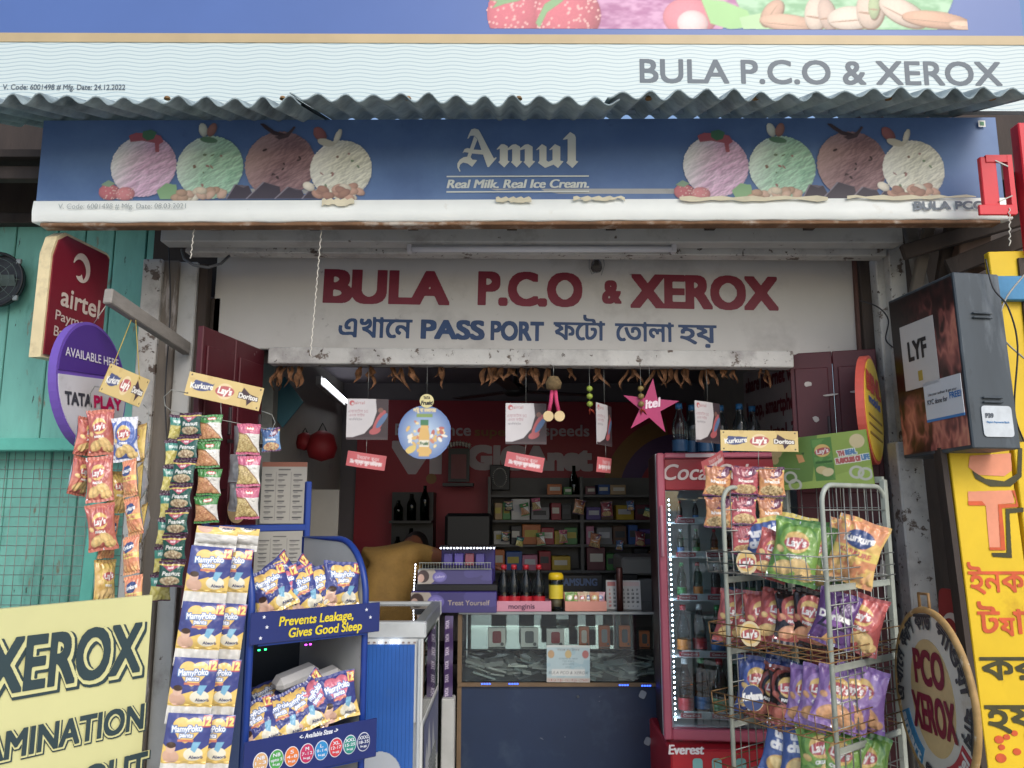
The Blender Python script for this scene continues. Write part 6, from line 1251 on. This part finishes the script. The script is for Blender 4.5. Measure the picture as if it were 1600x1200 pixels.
for i, (col, s1, s2) in enumerate((('#c9a070', 'NB', '1-3'), ('#4c9a4c', 'NB', 'upto 5'), ('#d9783c', 'S', '4-8'), ('#b8305c', 'M', '7-12'), ('#2c86c0', 'L', '9-14'), ('#c83a44', 'XL', '12-17'), ('#2a8a7c', 'XXL', '15-25'), ('#2a3466', 'XXXL', '18-35'))):
    x = .03 + i * .0475; MB().prism(ellipse(.0225, .0285, 26, x, .768), -.0338, -.033).build('size_disc_rim', WT, t2); MB().prism(ellipse(.0205, .0262, 26, x, .768), -.0348, -.034).build('size_disc', paint(col), t2)
    for s_, z, hh in ((s1, .777, .0095), (s2, .764, .0085), ('kg', .753, .006)): letters('lettering', s_, t2, hh, x, z, WT, w=min(.034, .011 * len(s_)), bold=.02, y=-.0358, res=18)
# logo on the outside of the left panel
c = Cv(50, 140, 60, '#1c3a86'); c.ell(22, 36, 20, 27, '#d98a2c'); c.ell(22, 36, 17, 23, '#c23040'); c.text('MamyPoko', 22, 40, 10, '#eef0f4', w=34, bold=.1, outline='#2a5a9c', ow=.16); c.text('Prevents Leakage,', 24, 78, 6, '#d8c42c', w=40, bold=.06); c.text('Gives Good Sleep', 24, 90, 6, '#d8c42c', w=40, bold=.06); c.poly([(16, 118), (40, 114), (34, 124)], '#d5d8e0'); c.text('Criss Cross', 26, 110, 5, '#d0304a', w=26, bold=.06)
link('panel_print', flat_print(c, .4, 1.12), st, mtx=Matrix.Translation((-.0145, .22, .70)) @ Matrix.Rotation(R(-90), 4, 'Z'))
# green and purple led bits under tray
mb = MB()
for x in (.01, .03, .16, .175): mb.box((x + .02, .02, 1.075), (.006, .004, .004), mi=0 if x < .1 else 1)
o = mb.build('coloured_leds', [mat('led_green', '#30e080', .4, var=0, emit=4), mat('led_magenta', '#d040e0', .4, var=0, emit=4)], st); o['kind'] = 'stuff'
# diaper chains hung over the left panel
def chain(label, xs, Y0, dY, w_, i0):
    t = thing('diaper_chain', label, 'packet strip', wp(xs[0], 850, Y0), 0, 'diaper packet chains'); base = Vector(t.location); rgb = DIA.rgb(); n0, m = rgb.shape[:2]
    for k in range(5):
        yc = 814 + 88.5 * k if k else 842; p = wp(xs[k], yc, Y0 - dY * k); hh = .177
        rgb = DIA.rgb(); rgb = rgb[int(n0 * .62):] if k == 0 else rgb; n = rgb.shape[0]; hh = .177 if k else .068
        u, v = np.meshgrid(np.linspace(-.5, .5, m), np.linspace(.5, -.5, n)); puff = np.where(v > -.23, .016 * np.clip(np.cos(u * 3.0), 0, 1) ** .5 * np.clip(1 - ((v - .14) / .37) ** 4, 0, 1), 0)
        cr = .006 * (vnoise(u * 4 + k * 3 + i0, v * 5 + 9, 4 + k) - .5) + .003 * np.sin(u * 22 + k) * (v < -.2)
        P = np.stack([u * w_, -(puff + cr), v * hh], -1); me = grid_mesh(rgb, P, [GLOSS(), SILVER()])
        o = link('diaper_packet', me, t, loc=p - base, rot=(R(-2), R(5.5), R(14)))
    return t
chain('front chain of blue and yellow diaper packets on the stand', [338, 325, 312, 300, 290], 2.36, .02, .118, 0)
chain('rear chain of diaper packets peeking out behind the front chain', [372, 358, 347, 337, 327], 2.42, .02, .118, 5)
# packets in the trays
def inst(px, py, Y, key, i, label, rx, ry, rz, group='diaper packs in the stand', s=1.0):
    o = place(key, i, 'diaper_pack', label, 'diaper pack', wp(px, py, Y), (R(rx), R(ry), R(rz)), group); o.scale = (s,) * 3
for a in ((424, 922, 2.53, 'diaper', 0, 'diaper pack at the stand corner in the upper tray', -18, -22, 25), (447, 925, 2.56, 'diaperp', 0, 'pink heart diaper pack second in the upper tray', -18, -26, 30), (472, 925, 2.58, 'diaper', 1, 'tilted diaper pack in the middle of the upper tray', -16, -24, 30), (497, 922, 2.61, 'diaper', 2, 'diaper pack fourth in the upper tray', -14, -20, 30), (534, 912, 2.64, 'diaper', 0, 'upright diaper pack at the far end of the upper tray', -10, 6, 32),
          (440, 905, 2.67, 'diaper', 1, 'diaper pack behind the front ones in the upper tray', 0, -40, 40), (480, 908, 2.71, 'diaperp', 1, 'rearmost diaper pack showing its edge in the upper tray', 0, -55, 40),
          (402, 1132, 2.50, 'diaper', 0, 'diaper pack at the near corner of the lower tray', -30, -18, 30), (440, 1122, 2.54, 'diaper', 1, 'diaper pack second in the lower tray', -30, -18, 30), (470, 1108, 2.57, 'diaper', 2, 'diaper pack third in the lower tray', -28, -20, 32), (500, 1092, 2.60, 'diaperp', 1, 'slanted pink diaper pack in the lower tray', -20, -50, 35), (528, 1088, 2.62, 'diaperp', 0, 'pink heart diaper pack at the far end of the lower tray', -12, -8, 32),
          (420, 1095, 2.67, 'diaper', 2, 'diaper pack behind in the lower tray corner', -50, -15, 30), (455, 1082, 2.71, 'diaper', 0, 'diaper pack behind the third one in the lower tray', -50, -15, 30)): inst(*a, s=.78)
for px, py, Y, lab in ((462, 1058, 2.69, 'white sided pack lying on top in the lower tray'), (500, 1062, 2.72, 'second white sided pack lying on top in the lower tray')):
    o = MB().box((0, 0, 0), (.15, .07, .05), bev=.018).build('white_pack', mat('white_film', '#c9c8c6', .35, var=.06, bump=.3, bscale=30), loc=wp(px, py, Y), rot=(R(10), R(-14), sa)); tag(o, lab, 'diaper pack', 'white packs in the stand')
# ------------------------------------------------------------------ wire chips rack
LFp = Vector((.78, 2.92, 0)); ra = -math.atan2(.8, .6); rw, rd = .4, .4
rk = thing('wire_rack', 'pale green wire chips rack with arched sides and baskets', 'rack', (LFp.x, LFp.y, 0), ra); RM = Matrix.Translation(LFp) @ Matrix.Rotation(ra, 4, 'Z')
ZT = 1.575
for x in (0, rw):
    arch = [(x, 0, .02), (x, 0, ZT - .06)] + [(x, .06 - .06 * math.cos(R(a)), ZT - .06 + .06 * math.sin(R(a))) for a in range(15, 91, 15)] + [(x, rd - .06, ZT)] + [(x, rd - .06 + .06 * math.sin(R(a)), ZT - .06 + .06 * math.cos(R(a))) for a in range(15, 91, 15)] + [(x, rd, .02)]
    MB().tube(arch, .0085, 10).build('side_arch', STEELW, rk)
    for k in range(1, 9): MB().tube([(x, rd * k / 9, .1), (x, rd * k / 9, ZT)], .0022, 5).build('grid_wire', WIRE, rk)
    for k in range(18): MB().tube([(x + .003, 0, .2 + k * .076), (x + .003, rd, .2 + k * .076)], .0022, 5).build('grid_wire', WIRE, rk)
    for z in (1.24, .99, .74, .45): MB().box((x, rd / 2, z), (.008, rd, .022), bev=.002).build('side_bar', STEELW, rk)
for x in (0, rw): MB().box((x, rd, .8), (.022, .022, 1.6), bev=.003).build('back_post', STEELW, rk)
MB().box((rw / 2, rd, 1.60), (rw, .016, .022)).build('top_bar', STEELW, rk)
for k in range(1, 6): MB().tube([(rw * k / 6, rd, .3), (rw * k / 6, rd, 1.58)], .002, 5).build('grid_wire', WIRE, rk)
for k in range(16): MB().tube([(0, rd + .002, .3 + k * .08), (rw, rd + .002, .3 + k * .08)], .002, 5).build('grid_wire', WIRE, rk)
for z in (1.27, 1.02, .783, .55):
    mb = MB()
    for k in range(9): mb.tube([(-.03 + (rw + .06) * k / 8, -.07, z + .075), (-.03 + (rw + .06) * k / 8, -.06, z), (-.03 + (rw + .06) * k / 8, rd - .02, z)], .0018, 5)
    for q in (0, .035, .075): mb.tube([(-.03, rd - .02, z + q), (-.03, -.06 - .13 * q, z + q), (rw + .03, -.06 - .13 * q, z + q), (rw + .03, rd - .02, z + q)], .0022, 5)
    for q in range(5): mb.tube([(-.03, .02 + q * .08, z), (rw + .03, .02 + q * .08, z)], .0018, 5)
    mb.build('basket', RUST if z < 1.2 else WIRE, rk)
RN = ['top', 'second', 'third', 'lowest']
def chip(px, py, key, i, row, desc, Y=None, rx=-10, ry=0, rz=-30, s=1.0):
    Y = Y or max(3.0 - .0021 * (px - 1165), 2.72)
    o = place(key, i, 'chips_packet', '%s in the %s basket' % (desc, RN[row]), 'chips packet', wp(px, py, Y), (R(rx), R(ry), R(rz)), 'chips packets on the wire rack'); o.rotation_euler = [a + R(rng.uniform(-9, 9)) for a in o.rotation_euler]; o.scale = (s * 1.12,) * 3
chip(1196, 852, 'uncle', 0, 0, 'blue chips packet with white lettering, front one', 2.95, -12, -4, -20, .95); chip(1235, 845, 'uncle', 1, 0, 'blue chips packet mostly hidden behind the green ones', 3.0, -8, 8, -25, .95); chip(1208, 868, 'red', 0, 0, 'red chips packet bulging through the wires', 2.86, -15, 12, -15, .8)
chip(1243, 862, 'green', 0, 0, 'front green chips packet leaning to its side', 2.80, -10, 14, -28); chip(1268, 866, 'green', 1, 0, 'middle green chips packet', 2.82, -8, 12, -38); chip(1298, 864, 'green', 2, 0, 'rear green chips packet seen through the side grid', 2.82, -8, 10, -35); chip(1338, 862, 'orange', 0, 0, 'orange and yellow snack packet at the nearest end', 2.70, -8, 24, -28, .98)
chip(1322, 858, 'orange', 1, 0, 'orange snack packet half hidden behind the yellow one', 2.78, -8, 20, -34, .9)
for k, (px, key, dsc) in enumerate(((1150, 'red', 'first red chips packet from the fridge'), (1172, 'red', 'second red chips packet from the fridge'), (1193, 'red', 'third red chips packet from the fridge'), (1214, 'red', 'fourth red chips packet from the fridge'), (1241, 'redblack', 'red and black chips packet facing out'), (1268, 'redblack', 'red and black chips packet behind the front bar'), (1304, 'doritos', 'purple triangle logo packet'), (1345, 'red', 'lone red chips packet at the nearest end'))):
    chip(px, 966 + (8 if k == 7 else 0), key, k, 1, dsc, None, -12, 8 + (14 if k == 7 else 0), -22 - 12 * (k % 2), .9)
for k, (px, key, dsc) in enumerate(((1182, 'blue', 'front blue chips packet'), (1216, 'blue', 'rear blue chips packet'), (1210, 'black', 'first black chips packet'), (1234, 'black', 'second black chips packet'), (1262, 'purple', 'first lilac chips packet'), (1284, 'purple', 'second lilac chips packet'), (1308, 'purple', 'third lilac chips packet'), (1330, 'purple', 'fourth lilac chips packet'), (1350, 'purple', 'fifth lilac chips packet'))):
    chip(px, (1070 if key == 'blue' else 1088 if key == 'black' else 1090), key, k, 2, dsc, None if k != 1 else 2.98, -12, 12, -24 - 8 * (k % 3), .92)
for k, (px, py, key, dsc) in enumerate(((1228, 1170, 'uncle', 'first blue packet'), (1255, 1174, 'uncle', 'second blue packet'), (1284, 1182, 'green', 'first green packet'), (1312, 1190, 'green', 'second green packet'), (1350, 1195, 'green', 'slanted green packet at the nearest end'))): chip(px, py, key, k, 3, dsc, None, -10, 4 + 6 * (k > 2), -24, .92)
# oval brand tags clipped to the baskets
for px, py, Y, kind, lab in ((1166, 878, 2.86, 'L', 'oval tag on the top basket of the wire rack'), (1172, 990, 2.84, 'L', 'oval tag on the second basket of the wire rack'), (1176, 1090, 2.83, 'K', 'round blue tag on the third basket of the wire rack')):
    c = Cv(50, 50, 44, '#e0c890'); 
    if kind == 'L': lays_logo(c, 25, 25, 21)
    else: c.ell(25, 25, 25, 25, '#24407c'); c.text('Kurkure', 25, 29, 13, '#f2efe8', w=46, bold=.1, rot=-8)
    keep = ((np.mgrid[0:c.Hh, 0:c.W][0] / c.Hh - .5) ** 2 + (np.mgrid[0:c.Hh, 0:c.W][1] / c.W - .5) ** 2) < .245
    o = thing('brand_tag', lab, 'tag', wp(px, py, Y), R(-22)); link('printed_face', flat_print(c, .07, .085, -.001, keep=keep), o); MB().prism(ellipse(.035, .0425, 30), .0, .003).build('plate', paint('#c9b890'), o)
# namkeen strips under the hanger by the fridge
G2 = 'namkeen strips hanging before the fridge'
strip('packet_strip', 'purple topped orange namkeen strip of two, nearest the fridge script', 'nam_o', (wp(1123, 728, 2.98), wp(1122, 826, 2.98)), 2, R(-6), G2); strip('packet_strip', 'red namkeen strip of three packets in front of the fridge', 'nam_r', (wp(1163, 728, 2.97), wp(1165, 868, 2.97)), 3, R(4), G2); strip('packet_strip', 'purple topped orange namkeen strip partly behind the green board', 'nam_o', (wp(1206, 729, 3.0), wp(1206, 826, 3.0)), 2, R(0), G2)
# green advertising board on the rack
M4, w, h = frame4((1203, 690, 3.14), (1350, 670, 2.84), (1368, 757, 2.84), (1214, 766, 3.14))
gb_ = thing('green_snack_board', 'lime green snack advertising board on top of the wire rack', 'sign board', mtx=M4)
c = Cv(150, 92, 200, '#8fae26'); c.poly([(0, 40), (52, 0), (78, 0), (60, 80), (0, 92)], '#5f8a24'); c.poly([(0, 92), (0, 84), (70, 78), (150, 60), (150, 92)], '#9bbb2e')
c.ell(8, 22, 10, 11, '#c9b06a'); c.ell(4, 36, 7, 8, '#c2a860'); c.ell(135, 18, 11, 12, '#d8c488'); c.poly([(40, 30), (50, 32), (53, 44), (43, 46)], '#d9902c'); c.poly([(48, 28), (54, 28), (52, 33)], '#2f5c24')
c.poly([(66, 6), (98, 6), (96, 80), (66, 80)], '#4c8a2a'); c.fill(((c.X > 68) & (c.X < 96) & (c.Y > 8) & (c.Y < 78) & (c.noise(.12, 3) > .5)), '#5f9c34'); lays_logo(c, 82, 28, 12); c.ell(78, 62, 10, 7, '#d8bf78', 15); c.ell(86, 66, 9, 7, '#e0cd92', -15); c.rect(69, 46, 95, 50, '#2f6a20')
c.text('THE', 111, 40, 8, '#b8302c', w=12, bold=.08, rot=-3, outline='#eef0e4', ow=.12); c.text('REAL', 124, 39, 8, '#2f7ab0', w=15, bold=.08, rot=-3, outline='#eef0e4', ow=.12); c.text('FLAVOURS OF', 119, 52, 8, '#b8302c', w=36, bold=.08, rot=-3, outline='#eef0e4', ow=.12); c.text('LIFE', 144, 50, 8, '#2f7ab0', w=11, bold=.08, rot=-3, outline='#eef0e4', ow=.12)
for x, y in ((26, 70), (32, 84), (128, 70), (140, 74)):
    m = np.abs(((c.X - x) ** 2 + (c.Y - y) ** 2) ** .5 - 9) < 2; c.fill(m, '#c9cbb8')
MB().box((0, .004, 0), (w, .006, h)).build('board', paint('#6f8a2c'), gb_); link('printed_face', flat_print(c, w, h, -.0005), gb_)
# ================================================================== danglers under the lintel
def fish_free(): pass
ORD = 'first second third fourth fifth sixth seventh eighth ninth tenth eleventh twelfth thirteenth fourteenth fifteenth sixteenth seventeenth eighteenth nineteenth twentieth twenty-first twenty-second twenty-third twenty-fourth twenty-fifth twenty-sixth twenty-seventh last'.split()
DRY = mat('dried_leaf', '#6e4a2e', .85, var=.5, scale=40, bump=.6)
r = random.Random(21)
for i, px in enumerate((436, 452, 470, 566, 580, 613, 628, 640, 688, 762, 774, 786, 800, 818, 832, 856, 888, 934, 986, 1030, 1044, 1056, 1070, 1100, 1112, 1128, 1146, 1190)):
    p = wp(px, 571, 3.3); t = thing('dried_leaf_sprig', 'brown dried leaf sprig, %s from the left end of the lintel garland' % ORD[i], 'dried leaves', p, r.uniform(-.5, .5), 'dried leaf garland')
    for k in range(r.randint(2, 4)):
        L = r.uniform(.05, .11); a = r.uniform(-.6, .6); w_ = r.uniform(.005, .012); n = 6; vs, fs = [], []
        for q in range(n + 1):
            f = q / n; ww = w_ * math.sin(math.pi * min(1, f * .95 + .05)) ** .7; zz = -L * f; xx = math.sin(a) * L * f + .014 * math.sin(f * 6 + k * 2 + i) * f; cu = .014 * math.sin(f * 6 + i + k)
            vs += [(xx - ww, cu, zz), (xx, cu + .005, zz), (xx + ww, cu - .004 * math.sin(f * 9), zz)]
        for q in range(n): fs += [(q * 3, q * 3 + 1, q * 3 + 4, q * 3 + 3), (q * 3 + 1, q * 3 + 2, q * 3 + 5, q * 3 + 4)]
        MB().add(vs, fs, 0, None, True).build('leaf', DRY, t, loc=(r.uniform(-.01, .01), r.uniform(-.01, .01), 0))
o = string('garland_string', [wp(425, 572, 3.31), wp(700, 575, 3.31), wp(1000, 577, 3.31), wp(1235, 580, 3.31)], 'thin dark string carrying the dried leaves along the lintel', mat('dark_string', '#3a322c', .8))
# white phone-plan cards with red tags
def D_airtel():
    c = Cv(64, 64, 72, '#3c2a30'); c.poly([(0, 0), (44, 0), (46, 20), (40, 40), (28, 54), (10, 60), (0, 60)], '#c9c4c6'); c.ell(8, 7, 4, 4, '#b8242e'); c.ell(9, 8, 2, 2, '#c9c4c6'); c.text('airtel', 20, 9, 5, '#a83038'); c.text('এয়ারেটল 5G', 18, 22, 4.2, '#a86a78', w=30); c.text('এখন লাইভ', 16, 28, 4, '#a86a78', w=24); c.text('আনিলিমেটড', 14, 34, 3.2, '#77707a', w=20)
    c.ell(50, 36, 6, 20, '#b02a34', 25); c.ell(44, 50, 9, 5, '#b02a34', -20); c.ell(54, 34, 4, 14, '#3f6a9c', 35); c.ell(52, 18, 4, 4, '#7a4a3c'); c.rect(0, 60, 64, 64, '#4a383c'); return c
AIR = D_airtel(); rtag = Cv(50, 20, 54, '#c8303c'); rtag.text('ইসেমাল করুন', 27, 9, 4.5, '#e8d4d4', w=28); rtag.text('30x পর্যন্ত দ্রুত ডাউনেলাড', 25, 15, 4.5, '#e8d4d4', w=40, bold=.04)
for px, py, sx, yaw, txx, txy, trot, lab in ((574, 655, 66, 6, 572, 720, 8, 'first from the left, near the blue round dangler'), (822, 662, 63, 5, 820, 722, 10, 'facing the camera in the middle'), (945, 664, 22, 62, 947, 727, 0, 'turned nearly edge on'), (1107, 660, 34, 40, 1117, 722, -22, 'above the fridge')):
    p = wp(px, py, 3.28); t = thing('plan_card', 'white hanging phone plan card, ' + lab, 'hanging card', p, R(yaw), 'hanging phone plan cards'); k = 3.3 / F
    link('printed_face', flat_print(AIR, 64 * k, 64 * k, -.001, bend=lambda u, v: .01 * u * u), t); MB().box((0, .003, 0), (64 * k, .002, 64 * k)).build('backing', paint('#b9b4b4'), t)
    MB().tube([(0, 0, 32 * k), (0, 0, wp(px, 570, 3.28).z - p.z)], .0008, 5).build('thread', WIRE, t)
    q = wp(txx, txy, 3.28); t2 = thing('red_tag', 'curved red tag below the plan card ' + lab, 'hanging tag', q, R(yaw), 'hanging red tags'); link('printed_face', flat_print(rtag, 60 * k, 23 * k, -.001, bend=lambda u, v: .04 * u * u), t2, rot=(R(6), R(trot), 0)); MB().tube([(0, 0, 10 * k), (p - q) - Vector((0, 0, 30 * k))], .0008, 5).build('thread', WIRE, t2)
# blue round mango drink dangler
def D_frooti():
    c = Cv(80, 80, 84, '#2a5a9c'); d = ((c.X - 40) ** 2 + (c.Y - 42) ** 2) ** .5; t = np.clip(1 - d / 42, 0, 1)[..., None]; c.a[:] = H('#2a5fa8') * (1 - t) + H('#b5cfe4') * t
    rs = random.Random(2)
    for k in range(46): a, q = rs.random() * 6.28, 8 + rs.random() * 24; c.ell(40 + q * math.cos(a), 48 + q * .8 * math.sin(a), rs.uniform(2, 5), rs.uniform(1.5, 3), rs.choice(['#d8a93a', '#e6cf8a', '#c9703a', '#e8e2d0', '#b8482c']), rs.uniform(0, 180))
    c.poly([(35, 30), (45, 30), (48, 44), (48, 76), (32, 76), (32, 44)], '#d8a62a'); c.rect(33, 52, 47, 62, '#e6e0c8'); c.rect(34, 22, 46, 30, '#2f7a4a'); c.text('Fruski', 40, 59, 4.5, '#3a6a3a', w=12, bold=.05); c.text('লিচু বা মজাদার', 40, 10, 5, '#d8c48a', w=34, bold=.05); c.rect(28, 13, 52, 18, '#7a9a3c'); c.ell(20, 66, 9, 5, '#d8b93a', -30); return c
p = wp(663, 675, 3.2); k = 3.2 / F; t = thing('round_drink_dangler', 'round blue drink dangler with a small cream disc above', 'hanging card', p, R(4)); c = D_frooti()
yy, xx = np.mgrid[0:c.Hh, 0:c.W]; keep = ((yy / c.Hh - .5) ** 2 + (xx / c.W - .5) ** 2) < .246
link('printed_face', flat_print(c, 82 * k, 84 * k, -.001, keep=keep), t); MB().prism(ellipse(40.8 * k, 41.8 * k, 44), .0, .002).build('backing', paint('#4a6a9c'), t); MB().prism(ellipse(11 * k, 11 * k, 26, 3 * k, 49 * k), -.003, -.001).build('cream_disc', paint('#d3c890'), t)
letters('lettering', 'TATA', t, 4 * k, 3 * k, 52 * k, BLACK, w=10 * k, y=-.004, bold=.06, res=18); letters('lettering', 'Fruski', t, 6 * k, 3 * k, 43 * k, BLACK, w=17 * k, y=-.004, bold=.06, res=18, slant=.1); MB().tube([(3 * k, 0, 60 * k), (3 * k, 0, 104 * k)], .0008, 5).build('thread', WIRE, t)
# pink star
p = wp(1016, 636, 3.22); t = thing('pink_star', 'magenta cardboard star hanging above the fridge', 'hanging star', p, R(-6)); R0, R1 = 46 * k, 17 * k
MB().prism([((R0 if q % 2 == 0 else R1) * math.sin(q * math.pi / 5 + .12), (R0 if q % 2 == 0 else R1) * math.cos(q * math.pi / 5 + .12)) for q in range(10)], -.003, .003).build('star', mat('pink_card_star', '#a3245c', .4, var=.1), t); letters('lettering', 'itel', t, .035, .01, -.002, paint('#e0c9d2'), bold=.05, slant=.2, y=-.005, rot=8); MB().tube([(0, 0, R0), (0, 0, R0 + .06)], .0008, 5).build('thread', WIRE, t)
# doll charm and lime chilli string
p = wp(865, 600, 3.2); t = thing('toy_charm', 'pink legged cloth charm with two round cream feet', 'charm', p)
for sx in (-1, 1): MB().tube([(sx * .006, 0, -.02), (sx * .012, 0, -.075), (sx * .02, 0, -.115)], .008, 8).build('leg', mat('pink_cloth', '#c0406a', .8), t); MB().prism(ellipse(.0215, .0215, 20, sx * .023, -.135), -.012, .012).build('foot', mat('cream_felt', '#cfb78a', .8, var=.1), t)
MB().lathe([(0, -.03), (.03, -.02), (.034, .005), (.02, .03), (0, .035)], 12).build('straw_body', mat('straw', '#6d5a3c', .9, var=.4, scale=60, bump=.8), t); MB().tube([(0, 0, .03), (0, 0, .08)], .001, 5).build('thread', WIRE, t)
for px, lab, col in ((921, 'lime and chilli charm string beside the cloth charm', '#8a9a3c'), (1001, 'dry lime charm string in front of the pink star', '#7a6a3a')):
    p = wp(px, 600, 3.21); t = thing('lime_chilli_string', lab, 'charm', p, 0, 'lime and chilli charms')
    for q in range(3): MB().lathe([(0, -.013), (.011, -.007), (.013, 0), (.011, .008), (0, .013)], 10).build('lime', mat('lime_' + col[1:], col, .5, var=.25, scale=40), t, loc=(0, 0, -.02 - q * .032))
    for q in range(4): a = R(60 * q - 90); MB().tube([(0, 0, -.105), (.014 * math.cos(a), .006, -.112), (.026 * math.cos(a), .008, -.128)], [.004, .004, .001], 6).build('chilli', mat('chilli', '#a8402c', .4, var=.2), t)
    MB().tube([(0, 0, .08), (0, 0, -.11)], .0008, 5).build('thread', WIRE, t)

# small goods hung in front of the back shelf
KN = [('peanut', 'green peanut'), ('bhujia', 'green banded'), ('chana', 'pink banded'), ('nam_o', 'orange'), ('nam_r', 'red'), ('smallblue', 'small blue'), ('teal', 'teal and yellow')]
for i, (px, py) in enumerate(GOODS):
    key, nm = KN[i % 7]; o = place(key, i, 'hung_packet', '%s packet hung on the %s tier of the dim back shelf' % (nm, 'upper' if i < 7 else 'lower'), 'packet', wp(px, py, 5.08), (R(rng.uniform(-10, 6)), R(rng.uniform(-16, 16)), R(rng.uniform(-25, 25))), 'packets hung on the back shelf'); o.scale = (.72,) * 3
